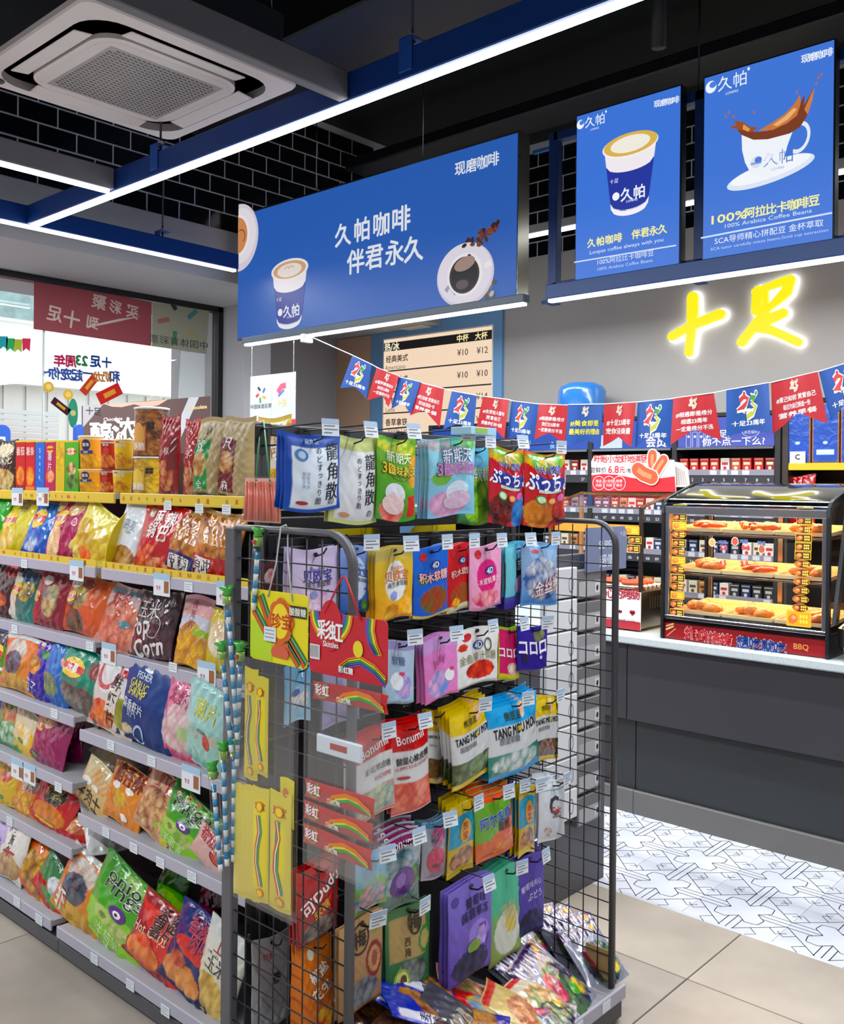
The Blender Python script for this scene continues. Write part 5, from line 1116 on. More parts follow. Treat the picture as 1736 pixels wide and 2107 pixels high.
# ---- sixth level (left bay only)
sp('chip_bag', 'yellow chip bag at the left border of the sixth shelf', (-6, 44, 1684, 1576), 's6', 0, [('g', 'c8a818', 'd8b830'), ('m', 0, .75, .5, .16, 'c03038', 'e8d8b0', 3)], [('disc', .0, .2, .25, .06, '3c8c3c')], lean=16)
fry = lambda a, b, c: [('g', a, b), ('m', 0, .78, .5, .2, 'e8d080', '3c2c18', 9), ('m', 0, .3, .8, .24, c, 'b87818', 16)]
sp('fries_bag', 'orange bag with a print of fries on the sixth shelf', (36, 92, 1706, 1590), 's6', 0, fry('c88014', 'd88c18', 'f0c040'), [('rect', -.3, .5, .58, .66, 'a02820'), ('薯条', .0, .72, .2, 'f4ece0')], lean=18, roll=6)
sp('fries_bag', 'red bag with a print of fries on the sixth shelf', (74, 152, 1740, 1614), 's6', 0, fry('b81c14', 'c8241c', 'e88c40'), [('rect', -.4, .3, .58, .66, '1c2c20'), ('薯条', .0, .74, .2, '241c14'), ('rect', -.5, .4, .08, .14, 'e8b820')], lean=20, roll=10)
sp('noodle_snack_bag', 'red and clear bag lying back at the end of the sixth shelf', (112, 190, 1757, 1664), 's6', 0, [('g', 'a82024', 'b83430'), ('m', 0, .5, .8, .34, 'e0b080', 'b05838', 14), ('e', -.2, .6, .16, .08, '6c8c38')], (), lean=40, roll=12, m=CLEARBAG)

# ---- bottom shelf
sp('snack_pouch', 'lilac pouch at the left border of the bottom shelf', (-14, 20, 1826, 1694), 'base', 0, [('g', 'b8a4d0', 'c4b4d8')], [('味道', .2, .5, .3, '5c4c80', dict(v=True))], lean=10, m=MATTE)
sp('snack_pouch', 'white pouch with a window of beige sticks on the bottom shelf', (8, 58, 1827, 1703), 'base', 0, [('g', 'd8d4cc', 'e0dcd6'), ('m', 0, .25, .9, .25, 'd8b888', '9c7448', 16)], [('手撕条', .0, .74, .18, '38302c', dict(v=True)), ('rect', -.4, .5, .5, .55, 'b02c3c')], lean=12, m=CLEARBAG)
sp('fried_noodle_bag', 'clear bag of fried noodle sticks with orange corners on the bottom shelf', (30, 128, 1870, 1740), 'base', 0, [('g', 'c85c30', 'c89858'), ('m', .1, .5, .8, .42, 'd8a850', '7c4c1c', 40), ('m', -.4, .85, .5, .12, 'd84838', 'e89858', 5), ('e', -.7, .5, .25, .12, '8ca838')], (), lean=26, roll=18, m=CLEARBAG)
sp('snack_pouch', 'green, red and clear crinkled bag on the bottom shelf at the bay joint', (80, 152, 1900, 1782), 'base', 0, [('g', '2c8c3c', '4c7454'), ('w', .42, .05, 2, 1, 'b01c24'), ('m', .3, .55, .6, .25, 'e8e8ec', '8c9ca0', 12), ('e', .0, .25, .5, .09, '1c8c40')], (), lean=24, roll=20, m=CLEARBAG)
sp('fish_snack_bag', 'large orange bag with a grey fish print on the bottom shelf', (128, 226, 1942, 1762), 'base', 1, fish, [('rect', -.9, -.35, .14, .3, 'c8603c'), ('虾', -.62, .22, .22, 'f0e0d4', dict(b=.03))], lean=20, roll=12)
sp('onion_ring_bag', 'large green onion ring bag standing on the bottom shelf', (188, 312, 1996, 1788), 'base', 1, onion, onT, lean=20, roll=12)
sp('spicy_chip_bag', 'red and orange bag with a print of curved chips on the bottom shelf', (275, 384, 2052, 1862), 'base', 1, [('g', '8c141c', 'a81c20'), ('d', -.4, .42, 'd8401c'), ('b', .84, 1, 'a01c28'), ('m', -.3, .2, .6, .2, 'f0a060', 'c8542c', 7), ('m', -.4, .38, .3, .09, 'd82c2c', 'e87848', 4)], [('香辣', .1, .84, .18, '301014', dict(b=.02, o='d88c7c', r=.1)), ('薯片', .05, .66, .18, '301014', dict(b=.02, o='d88c7c', r=.1)), ('Hot Chips', -.25, .52, .14, 'f0c8a8', dict(r=.1))], lean=20, roll=14)
sp('chicken_chip_bag', 'navy bag with orange blaze and chip print on the bottom shelf', (352, 462, 2100, 1880), 'base', 1, [('g', '101c50', '142c74'), ('e', .0, .56, .75, .1, 'c8401c'), ('m', -.2, .2, .75, .17, 'e8a868', 'c87c48', 8), ('m', -.4, .36, .35, .09, '8c241c', 'c8643c', 5)], [('香辣鸡', .1, .83, .18, 'c8342c', dict(b=.02, o='283c8c', r=.06)), ('肉味', .15, .67, .18, 'c8342c', dict(b=.02, o='283c8c', r=.06))], lean=18, roll=10)
sp('corn_snack_bag', 'white bag with corn puffs and boxed characters by the grey upright', (414, 496, 2150, 1902), 'base', 1, [('g', 'd8ccA0'.lower(), 'd4d8d8'), ('m', -.1, .22, .8, .24, 'e8cc80', 'b8944c', 10)], [('上好', .1, .78, .22, 'b02030', dict(r=.05)), ('玉米', .0, .58, .24, '241e1c', dict(b=.0)), ('rect', -.6, .6, .645, .65, '3c3838'), ('rect', -.6, .6, .505, .51, '3c3838')], lean=14, roll=8)
def lying(name, label, px, py, X, z, w, h, t, L, rz, T=(), m=None, pitch=-78, seed=1, ry=0):
    p = hit(px, py, 'x', X); o = put(name, packet(w, h, t, L, T, 'pillow', seed, name=name, mat_=m), None, label=label, category='snack bag')
    o.matrix_world = Matrix.Translation((X, p.y, z)) @ Matrix.Rotation(math.radians(rz), 4, 'Z') @ Matrix.Rotation(math.radians(pitch), 4, 'X') @ Matrix.Rotation(math.radians(ry), 4, 'Y')
lying('chip_bag', 'white bag with a red stripe lying across the tops of the bottom-shelf bags', 240, 1770, 1.70, .33, .2, .3, .05, [('g', 'd0d0d0', 'dcdcdc'), ('r', -.1, .25, .1, .9, 'a81c2c'), ('m', .6, .5, .35, .3, 'c89868', 'd8d8d4', 8)], -20, m=CLEARBAG, seed=5, pitch=-60)
lying('onion_ring_bag', 'second green onion ring bag partly hidden behind the large one', 330, 1850, 1.72, .12, .17, .28, .06, onion, -90, seed=6, pitch=-20)
lying('foil_bag', 'dark red foil bag lying at the back of the bottom shelf', 370, 1800, 1.78, .33, .2, .3, .05, [('g', '4c1014', '6c141c')], -40, seed=7, pitch=-70)
lying('foil_bag', 'dark purple foil bag at the back of the bottom shelf near the upright', 430, 1870, 1.74, .14, .16, .27, .06, [('g', '2c1424', '581434'), ('m', 0, .6, .7, .2, '8c1c4c', '1c141c', 5)], -85, seed=8, pitch=-12)
lying('chip_bag', 'dark clear bag behind the beige and orange bags', 320, 1590, 1.77, .47, .17, .2, .05, [('g', '6c3c24', '8c5420'), ('m', 0, .5, .8, .4, 'c8842c', '3c2018', 9)], -88, seed=9, pitch=-12)
# ================================================================ END DISPLAY (faces -Y): wire-grid wings, hooks, sweets
XW0, XW1, YB, YF0, ZT = 1.40, 2.487, 1.868, 1.464, 1.488
er = empty('end_display_rack', (1.95, YB, 0), label='dark grey end display rack with two wire-grid wings and rows of hooks', category='display rack')
EM = Matrix.Translation((-1.95, -YB, 0))
def ep(nm, mb, m=POWDER, par=None, **kw): mb.xf(EM); return mb.build(nm, m, par or er, **kw)
DK = '3c3b3f'; BK = '232327'
for x in (1.483, 2.52): ep('upright', MB().box((x - .015, YB, 0), (x + .015, YB + .03, 1.748), DK, .003))
ep('top_rail', MB().box((1.498, YB + .002, 1.715), (2.505, YB + .018, 1.745), '3a3a3f', .003))
for z in (1.475, 1.40): ep('cross_rail', MB().box((1.498, YB - .004, z), (2.505, YB + .016, z + .035), BK, .003))
ep('back_panel', MB().box((1.44, YB + .004, .06), (2.535, YB + .012, 1.455), '2a2a2e'))
for z in (1.18, .93, .70, .46): ep('cross_rail', MB().box((1.44, YB - .006, z), (2.52, YB + .004, z + .025), '1b1b1f', .003))
ep('base_deck', MB().box((XW0 - .01, YF0 - .03, .01), (XW1 + .012, YB, .085), '4a4a4f', .004))
dk = ep('base_tray', MB().box((XW0, YF0 - .02, .086), (XW1 + .01, YB, .092), '8e8c92'))
ep('price_rail', MB().box((XW0 - .01, YF0 - .042, .072), (XW1 + .012, YF0 - .032, .112), 'a9a6b4', .002), PLASTIC)
for px in (1190, 1247):
    q = hit(px, 2085, 'y', YF0 - .043); ep('price_label', MB().box((q.x - .022, YF0 - .044, .078), (q.x + .022, YF0 - .0425, .106), 'd6dde4'), CARD)
ep('corner_card', MB().box((XW1 + .014, YF0 - .0, .1), (XW1 + .018, YF0 + .1, .19), 'c9a368', .001), CARD)
# wings
wire_v = MB().tube([(0, 0, 0), (0, 0, 1)], .0019, '2c2b30', 5).mesh('wire', POWDER)
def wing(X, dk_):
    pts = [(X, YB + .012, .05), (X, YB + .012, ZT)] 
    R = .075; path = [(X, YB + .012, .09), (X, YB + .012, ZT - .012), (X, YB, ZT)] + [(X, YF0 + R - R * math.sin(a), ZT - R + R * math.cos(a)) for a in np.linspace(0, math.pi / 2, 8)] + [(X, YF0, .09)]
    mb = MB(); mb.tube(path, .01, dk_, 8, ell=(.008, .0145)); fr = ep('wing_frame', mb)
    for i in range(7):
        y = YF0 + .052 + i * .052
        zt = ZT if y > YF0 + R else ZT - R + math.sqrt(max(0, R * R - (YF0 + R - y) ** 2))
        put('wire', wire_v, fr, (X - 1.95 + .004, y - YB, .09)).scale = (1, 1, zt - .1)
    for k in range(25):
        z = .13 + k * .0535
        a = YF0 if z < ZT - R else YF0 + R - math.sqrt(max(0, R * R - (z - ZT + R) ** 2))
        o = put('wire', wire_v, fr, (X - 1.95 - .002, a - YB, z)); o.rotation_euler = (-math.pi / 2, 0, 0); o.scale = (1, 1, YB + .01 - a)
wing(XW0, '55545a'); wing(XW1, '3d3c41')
ep('wing_post', MB().box((XW0 - .012, YB + .0, .0), (XW0 + .012, YB + .04, ZT), '5e5d63', .003))

HK = MB(); 
_h = MB(); _h.tube([(0, 0, 0), (0, -.2, .004), (0, -.235, .012), (0, -.25, .026)], .0024, '17171a', 6)
hook_a = _h.mesh('hook', POWDER)
_h = MB(); _h.tube([(0, 0, .042), (0, -.262, .05)], .002, '17171a', 6); hook_b = _h.mesh('tag_arm', POWDER)
_h = MB(); _h.box((-.024, -.002, -.034), (.024, 0, .006), 'dfe6ee'); f_ = flat(-.002)
rect(_h, -.024, .024, -.006, .006, 'a9c0dc', f_); 
for i, (a, b) in enumerate(((-.019, .012), (-.019, .02), (-.019, .004))): rect(_h, a, b, -.012 - .008 * i, -.0095 - .008 * i, '6c7684', f_)
hook_c = _h.mesh('price_tag', CARD)
hb = MB().box((-.02, -.004, -.02), (.02, .0, .05), '1c1c20', .001).mesh('hook_plate', POWDER)
rh = random.Random(9)
def hook(x, z, Yp, tag=True):
    o = put('hook', hook_a, er, (x - 1.95, -.006, z - .012)); L = (YB - .006 - Yp) ; o.scale = (1, (L + .035) / .25, 1)
    put('hook_plate', hb, o, (0, 0, 0))
    if tag:
        put('tag_arm', hook_b, o, (0, 0, 0)); put('price_tag', hook_c, o, (.004, -.262, .052), (math.radians(rh.uniform(-14, 6)), 0, math.radians(rh.uniform(-14, 8))))
def hp(name, label, box, Yp, L, T=(), tag=True, hk=True, **kw):
    x, y, z = hook_packet(name, label, box, Yp, L, T, **kw)
    if hk: hook(x, z - .012, Yp, tag)
F1 = 1.66
# ---- row 0 (from the top rail)
dr = lambda c, b_: [('g', b_, b_), ('r', -.84, .86, .05, .84, c)]
dT = [('龍角散', .62, .52, .24, '10141c', dict(v=True, b=.008)), ('のどすっきり飴', .12, .48, .1, '10141c', dict(v=True)), ('の', .62, .12, .12, '10141c')]
hp('throat_sweet_packet', 'white packet with a royal blue border and black brush characters on the top rail', (588, 707, 1050, 893), F1, dr('dde6f0', '1c50a4'), dT + [('disc', -.52, .74, .22, .08, '3c78c0'), ('disc', -.52, .74, .13, .05, 'b8d0ec'), ('disc', -.45, .12, .22, .025, 'b02438'), ('龍角散', -.1, .93, .08, 'a8c0e0'), ('喉咙清爽', -.45, .42, .05, '8a9cb4', dict(v=True)), ('喉咙清爽', -.3, .42, .05, '8a9cb4', dict(v=True))], kind='sachet', n=2, dx=(0, .002), group='blue and white sweet packets on the top rail')
hp('throat_sweet_packet', 'pale lime packet with black brush characters right of the blue-bordered one', (680, 781, 1076, 897), F1 + .01, dr('dcdfe4', 'bcc488'), dT + [('disc', -.45, .1, .22, .025, 'c88c5c')], kind='sachet', n=1)
fruit = lambda c, d: [('g', c, d), ('m', 0, .9, 1, .14, 'd8d060', '4c8c30', 8)]
hp('peel_gummy_packet', 'green packet with a pale cartoon blob and yellow 3D lettering', (777, 860, 1070, 900), F1, [('g', '3c9430', '78b040'), ('m', 0, .9, 1, .12, 'e0d858', '5c9c30', 9), ('m', .8, .6, .35, .2, 'e8b020', 'c88818', 4), ('r', .5, .9, .05, .3, 'c83c3c'), ('m', -.3, .12, .6, .14, 'e8a8a0', 'd86458', 5)], [('disc', -.2, .33, .5, .13, 'd8dce6'), ('disc', -.25, .2, .55, .12, 'e8c8c8'), ('新期天', .0, .77, .2, 'e8f4d8', dict(b=.02)), ('3D', -.55, .62, .24, 'f0d020', dict(b=.02, o='6c3c14')), ('造味剥皮', .15, .61, .17, 'f0d848', dict(b=.02, o='2c5c1c')), ('disc', .1, .53, .45, .035, '5c8c1c')], kind='sachet', n=1)
hp('peel_gummy_packet', 'light blue and pink packet with a pale cartoon blob and purple lettering', (885, 984, 1062, 903), F1, [('g', '8cc0dc', '9cd0e0'), ('m', -.1, .93, 1, .1, 'd8a8c8', '60b098', 6), ('m', .6, .93, .35, .1, '68b850', '3c8c48', 2), ('m', -.2, .18, .8, .18, 'e8c0d8', 'c890c0', 6), ('e', -.6, .5, .35, .09, '78b04c')], [('disc', .05, .32, .5, .13, 'd0e0ee'), ('disc', .1, .2, .6, .12, 'd8b8d4'), ('新期天', .1, .78, .2, 'f0f6fc', dict(b=.02, o='4c70c0')), ('3D', -.5, .62, .22, 'e088c8', dict(b=.02, o='402c80')), ('造味剥皮', .2, .61, .17, 'c870c0', dict(b=.02, o='f0f0fa'))], kind='sachet', n=3, dx=(0, 0), group='light blue peel-gummy packets on the top rail')
hp('grape_gummy_pouch', 'sky blue pouch with green grapes hanging below the others', (945, 1018, 1077, 918), F1 + .06, [('g', '3c7c38', '6cb4dc'), ('b', .58, 1, '70b8e0'), ('m', .1, .3, 1, .33, '98d048', '3c7c24', 14)], [('ring', .0, .84, .35, .03, '3c94b0', .5), ('软糖', .3, .66, .26, 'c8dc90')], kind='pouch', n=0)
pu = lambda a, b, c, d: [('g', a, a), ('b', .82, 1, b), ('m', 0, .88, 1, .12, 'e8b030', '5ca838', 8), ('m', -.35, .18, .7, .2, c, d, 8), ('m', .6, .25, .4, .22, 'c83038', '7c1828', 4)]
puT = [('disc', -.45, .6, .42, .09, '1c2c98'), ('disc', .0, .58, .45, .085, '1c2c98'), ('disc', .5, .58, .42, .085, '1c2c98'), ('ぷっちょ', .02, .6, .26, 'f2f4fa', dict(b=.03)), ('UHA 悠哈', .0, .78, .13, '2434a0', dict(b=.02, o='f0f2fa')), ('rect', -.5, .6, .465, .505, 'c8d8c8'), ('disc', -.4, .37, .24, .06, '3c8c3c'), ('disc', -.4, .37, .18, .045, 'c8e0b8'), ('disc', .1, .36, .2, .05, 'd84c30'), ('disc', .1, .36, .14, .035, 'f0b060'), ('disc', .6, .39, .2, .05, 'd85ca8')]
hp('soft_candy_bag', 'chewy candy bag with cola and blue soda prints and a blue cloud logo', (1008, 1083, 1079, 920), F1 + .012, pu('c03040', 'd8a030', '8c2820', '3c1410') + [('m', .6, .2, .4, .22, '58a8e0', '1c5cb0', 5)], puT, kind='sachet', wr=1.3, m=FOIL)
hp('soft_candy_bag', 'chewy candy bag with melon and strawberry prints, last on the top rail', (1082, 1170, 1081, 930), F1, pu('b82830', 'd86820', 'd89030', 'b86820'), puT, kind='sachet', wr=1.3, m=FOIL)
for x in (.0,):
    q = hit(975, 886, 'y', 1.60); ep('slanted_price_card', MB().box((q.x - .05, 1.57, q.z - .012), (q.x + .06, 1.64, q.z + .008), 'a8d4ec', .001).box((q.x - .03, 1.569, q.z - .008), (q.x + .02, 1.5695, q.z + .005), '9ac04c'), CARD)
# ---- row 1
bo = lambda a, b: [('g', a, b), ('e', .05, .52, .55, .3, 'dfe4ee'), ('d', 3, 2.6, b)]
boT = lambda c: [('贝欧宝', .05, .6, .2, c, dict(b=.02)), ('维生素软糖', .08, .48, .1, '3c3c48'), ('Beobo', .05, .71, .11, c), ('disc', -.15, .33, .16, .06, '8c98d8'), ('disc', .45, .36, .06, .02, c)]
hp('vitamin_gummy_pouch', 'lilac gummy pouch seen through the near wire wing', (602, 700, 1262, 1128), 1.70, [('g', 'c8b8d8', 'd0c4e0'), ('m', -.1, .25, .6, .14, 'e8d8e8', 'c090b8', 4)], boT('3c3c98'), n=2, dx=(0, 0), tag=False, group='lilac gummy pouches behind the near wing')
hp('vitamin_gummy_pouch', 'blue gummy pouch with a pale drop print beside the near wing post', (702, 768, 1262, 1126), F1 + .03, [('g', '2c58a8', '8ca4dc'), ('e', 0, .5, .6, .32, 'c8d8f0'), ('m', .5, .1, .5, .1, '5c9c3c', '24346c', 4)], boT('2c4ca0'), n=0)
hp('vitamin_gummy_pouch', 'golden gummy pouch with a white drop print on the second row', (774, 854, 1275, 1128), F1, [('g', 'e8a818', 'c8b458'), ('b', .84, 1, 'b8a868'), ('e', .0, .52, .55, .28, 'e6e8e8'), ('m', -.3, .12, .4, .1, 'e8c060', 'b87c18', 3), ('m', .6, .16, .4, .12, 'f0a030', 'e8c870', 3)], boT('d87818'), n=2, dx=(0, 0), group='golden gummy pouches on the second row')
blk = lambda a, b: [('g', a, b), ('m', .1, .25, .8, .18, 'a83028', '6c5c2c', 6), ('m', -.5, .55, .3, .06, '48b048', '2c803c', 2), ('b', 0, .05, 'e8d020')]
blT = [('disc', -.45, .88, .2, .06, 'c81c28'), ('disc', .2, .74, .28, .06, '24348c'), ('4D', .2, .74, .14, 'f0f4fa', dict(b=.03)), ('积木软糖', .05, .58, .19, 'f0c8c0', dict(b=.02, o='c8342c'))]
hp('block_gummy_pouch', 'blue gummy pouch with toy-brick prints on the second row', (852, 926, 1268, 1124), F1, blk('1860c0', '2070d0'), blT, n=1, group='blue brick gummy pouches on the second row')
hp('block_gummy_pouch', 'red gummy pouch with toy-brick prints on the second row', (920, 972, 1257, 1121), F1 + .015, [('g', 'b82434', 'd02838'), ('m', .1, .25, .8, .16, '7c5c30', 'a8482c', 6), ('b', 0, .1, 'c8c8a8'), ('m', -.4, .14, .3, .07, 'e8c040', 'c83c30', 2)], blT, n=1, group='red brick gummy pouches on the second row')
hp('juice_gummy_pouch', 'pink gummy pouch with a large magenta drop on the second row', (968, 1036, 1251, 1120), F1, [('g', 'e0a0c0', 'e4a8c8'), ('e', .0, .52, .62, .26, 'd83c84'), ('m', -.1, .18, .8, .12, 'f0b0b8', 'c04068', 5)], [('disc', -.5, .88, .2, .07, 'c81c28'), ('disc', .15, .6, .28, .07, '24348c'), ('4D', .15, .6, .15, 'f0f4fa', dict(b=.03)), ('水蜜桃果汁', .1, .45, .12, 'f4e8f0')], n=0)
hp('candy_sachet', 'narrow violet and teal sweet sachet on the second row', (1040, 1086, 1248, 1118), F1 + .03, [('g', '4c2c98', '5cb4cc'), ('b', .25, .75, '2c2430'), ('r', -1, -.2, .2, 1, '80c8d4')], [('竹炭', .2, .75, .3, 'e4e4ec', dict(v=True)), ('disc', .1, .35, .4, .14, 'a878b8')], kind='sachet', n=2, group='violet and teal sachets on the second row')
hp('milk_candy_bag', 'clear bag of wrapped sweets with a pale blue top seal on the second row', (1076, 1152, 1246, 1116), F1, [('g', '5c8cc8', 'a8c4e0'), ('m', 0, .42, .95, .34, 'd8dce4', '3c5c98', 20), ('b', .9, 1, '7cb0e0')], [('disc', -.4, .84, .2, .03, 'd84c5c'), ('金丝猴', .3, .32, .24, 'e8eaf0', dict(b=.02, o='c0203c', r=.25))], kind='sachet', n=0, m=CLEARBAG)
# ---- row 2
hp('pastel_gummy_pouch', 'grey-blue gummy pouch with a lilac patterned top on the third row', (789, 856, 1448, 1318), F1, [('g', 'a8c4d8', 'b8c4d8'), ('b', .84, 1, '9c98c4'), ('m', .2, .28, .6, .2, 'd8b0d8', '8498c8', 6), ('e', -.2, .35, .4, .14, 'e8ecf2')], [('disc', .1, .48, .2, .03, 'd83c6c'), ('软糖', -.1, .68, .2, '4c6c94')], n=0)
hp('pastel_gummy_pouch', 'pink gummy pouch leaning beside the grey-blue one on the third row', (872, 944, 1438, 1310), F1, [('g', 'e08cc4', 'dc90cc'), ('b', .78, 1, 'c8a0d4'), ('m', -.3, .25, .6, .2, 'f0b8d8', '8498d8', 6)], [('disc', .35, .33, .32, .1, 'eceaf2'), ('disc', .5, .42, .14, .03, 'd83c6c'), ('Jelly', -.2, .6, .2, 'c05898', dict(r=.2))], n=2, dx=(0, 0), roll=-4, group='pink gummy pouches on the third row')
hp('goldfish_gummy_pouch', 'white rounded gummy pouch with an orange-red sweet print on the third row', (937, 1030, 1410, 1296), F1, [('g', 'e4e4e4', 'ecebea'), ('m', .1, .26, .65, .16, 'e85c40', 'a81c14', 6), ('m', -.65, .72, .2, .07, 'd84c40', 'b03028', 1)], [('disc', -.45, .88, .2, .07, 'c81c28'), ('disc', .0, .7, .24, .08, '24448c'), ('4D', .0, .7, .13, 'f0f4fa', dict(b=.03)), ('ring', .45, .68, .13, .05, '5c5844', 1.1), ('金鱼果汁软糖', .0, .5, .13, '8c8458', dict(b=.01))], n=1, group='white rounded gummy pouches on the third row')
hp('juicy_gummy_pouch', 'pink and lime gummy pouch with white looped letters on the third row', (1026, 1072, 1398, 1290), F1 + .015, [('g', 'c8c028', '8cb438'), ('r', -.9, .6, .12, .95, 'c8306c'), ('m', .2, .22, .5, .12, 'e8e8d0', 'c84c70', 3)], [('コロロ', -.1, .52, .3, 'f4eef4', dict(b=.04))], n=1, group='pink and lime gummy pouches on the third row')
hp('juicy_gummy_pouch', 'deep violet gummy pouch with white looped letters on the third row', (1066, 1130, 1378, 1287), F1, [('g', '2c1c80', '3c2c9c'), ('m', .4, .78, .4, .14, '8c9440', '3c3470', 3)], [('コロロ', -.05, .52, .3, 'f4eef8', dict(b=.04)), ('disc', -.6, .3, .2, .1, '241440'), ('disc', .4, .3, .08, .04, 'd8d0f0')], n=0)
hp('gummy_bag', 'sky blue and pastel bag behind the near wire wing', (586, 642, 1487, 1366), 1.72, [('g', 'a8c8dc', '5ca8d4'), ('m', .1, .4, .7, .2, 'e8dcc8', '98b8d8', 6)], [('T', .2, .82, .4, 'e4ecf4', dict(b=.03)), ('disc', -.3, .5, .3, .06, '3c58a0')], tag=False, kind='sachet')
hp('gummy_bag', 'lilac bag behind the red hanging card', (665, 745, 1490, 1362), 1.72, [('g', 'b0a8d0', '9ca0c8'), ('m', 0, .5, .8, .2, 'd8d0e0', '8c98c8', 6)], [], tag=False, kind='sachet')
# ---- row 3
bm = lambda c, d, e: [('g', 'c8c4c4', 'c81c28'), ('b', .72, 1, 'c4141e'), ('b', .36, .72, 'dcdcdc'), ('b', 0, .36, d), ('m', 0, .19, .95, .17, c, e, 14), ('b', 0, .03, 'c8202a')]
hp('worm_gummy_bag', 'red and white gummy worm bag half behind the clear hanging strip', (722, 812, 1685, 1508), F1 - .01, bm('c8d0a0', 'b89c98', '6c8c98'), [('Bonumii', .0, .82, .2, 'f6eeee', dict(b=.02, r=.12)), ('彩虹橡皮糖', .1, .58, .12, '3c3c40'), ('WORMS', .3, .46, .11, 'b82c44')], kind='sachet', n=2, roll=-4, m=CLEARBAG, group='red and white gummy worm bags')
hp('heart_gummy_bag', 'red and white gummy bag with orange hearts on the fourth row', (800, 884, 1672, 1488), F1, bm('f09878', 'd86858', 'c84438'), [('Bonumii', .0, .85, .2, 'f6eeee', dict(b=.02, r=.1)), ('酸甜心橡皮糖', .05, .62, .13, '1c1c20', dict(r=.08, b=.02)), ('GUMMI SOUR HEARTS', .0, .54, .08, 'b82c44', dict(r=.08)), ('disc', -.5, .42, .32, .018, 'b01c2c')], kind='sachet', n=2, roll=-4, m=CLEARBAG, dx=(0, .006), group='red heart gummy bags on the fourth row')
tg = lambda a, b, c, d: [('g', a, b), ('b', .34, .72, 'd8dadc'), ('b', .06, .34, d), ('m', 0, .2, .9, .15, c, d, 14), ('b', 0, .06, a), ('m', .3, .88, .12, .12, 'e8a878', 'e8e0d8', 1)]
tgT = [('TANG MOU MOU', .0, .64, .155, '1c1e22', dict(b=.03, f=.86, r=.04)), ('酸甜软糖', -.3, .52, .09, '60646c'), ('熊豆豆', -.1, .83, .1, '3c3c1c', dict(b=.02)), ('disc', .12, .64, .075, .035, 'd8c020')]
hp('sour_gummy_bag', 'tan gummy bag turned sideways between the red and the yellow bags', (876, 912, 1612, 1462), F1 + .06, tg('c8a838', 'd0b040', '8c6c48', '6c5038'), tgT, kind='sachet', n=1, m=CLEARBAG, tag=False, group='tan gummy bags on the fourth row')
hp('sour_gummy_bag', 'yellow and clear gummy bag with green rings inside on the fourth row', (926, 1011, 1611, 1455), F1, tg('d8b818', 'e0c418', '7c9c48', '3c4c30'), tgT, kind='sachet', n=3, dx=(0, .006), roll=-5, m=CLEARBAG, group='yellow gummy bags with green rings on the fourth row')
hp('sour_gummy_bag', 'blue and clear gummy bag with white and teal sweets on the fourth row', (1003, 1110, 1595, 1442), F1 - .01, tg('3898d0', '48a8e0', 'e8ecea', '2c8478'), tgT, kind='sachet', n=3, dx=(0, .006), roll=-5, m=CLEARBAG, group='blue gummy bags on the fourth row')
hp('sour_gummy_bag', 'yellow gummy bag with brown cola strips at the right end of the fourth row', (1096, 1153, 1566, 1436), F1 + .01, tg('d8b818', 'e0c418', '9c6c48', '3c2820'), tgT, kind='sachet', n=2, m=CLEARBAG, group='yellow cola strip gummy bags on the fourth row')
# ---- row 4
hp('red_sweet_pouch', 'glossy red pouch with white script seen low through the near wing', (612, 700, 1930, 1778), 1.68, [('g', '8c1420', 'b81826'), ('m', 0, .14, .8, .14, '8c8078', '3c2c2c', 9)], [('可Dudu', .1, .6, .28, 'f4ecea', dict(b=.03, r=.5)), ('软糖', .1, .38, .18, 'e0a830', dict(b=.02, r=.4))], n=2, dx=(0, 0), tag=False, m=FOIL, group='glossy red pouches behind the near wing')
hp('bean_sweet_bag', 'sky blue bag with colourful beans beside the near wing post', (728, 800, 1872, 1758), F1 - .02, [('g', '6cb098', '88b8e0'), ('m', 0, .25, .95, .26, 'd8908c', '3c94a0', 22), ('w', .5, .05, 4, 0, '78a858'), ('m', 0, .22, .95, .22, 'e0a0a0', '2c8ca0', 22)], [], kind='sachet', m=CLEARBAG)
eg = [('g', '3c6c60', 'a8b4b8'), ('b', .82, .97, '8c2c68'), ('m', -.1, .5, 1, .3, 'b0bcc4', '3c6870', 16), ('m', .6, .42, .35, .14, '68a848', '385c30', 3)]
hp('eggplant_gummy_bag', 'clear bag with a large purple eggplant print and magenta header on the fifth row', (786, 873, 1868, 1722), F1 - .01, eg, [('Bonumii', .0, .89, .2, 'f0e8f0', dict(b=.02)), ('disc', .0, .36, .62, .2, '5c2484'), ('disc', -.15, .4, .25, .1, '8c5cb8')], kind='sachet', n=3, dx=(0, .01), roll=3, m=CLEARBAG, group='eggplant gummy bags on the fifth row')
hp('fruit_gummy_bag', 'grey bag with a pink fruit face print on the fifth row', (868, 922, 1806, 1688), F1 + .01, [('g', 'a8a0a8', '8c98a4'), ('m', .2, .72, .6, .18, 'c05c88', '6c6474', 5), ('b', .9, 1, '4c7c98')], [('disc', .0, .34, .7, .22, 'c82c58'), ('rect', -.3, .4, .22, .28, '5c1430')], kind='sachet', n=2, m=CLEARBAG, group='pink fruit gummy bags on the fifth row')
lol = [('g', 'c8a418', 'c8b020'), ('r', -.95, .95, .42, .85, '2c98b8'), ('m', .0, .22, .9, .16, 'e0a078', '6c5848', 12), ('b', 0, .1, 'd8c018')]
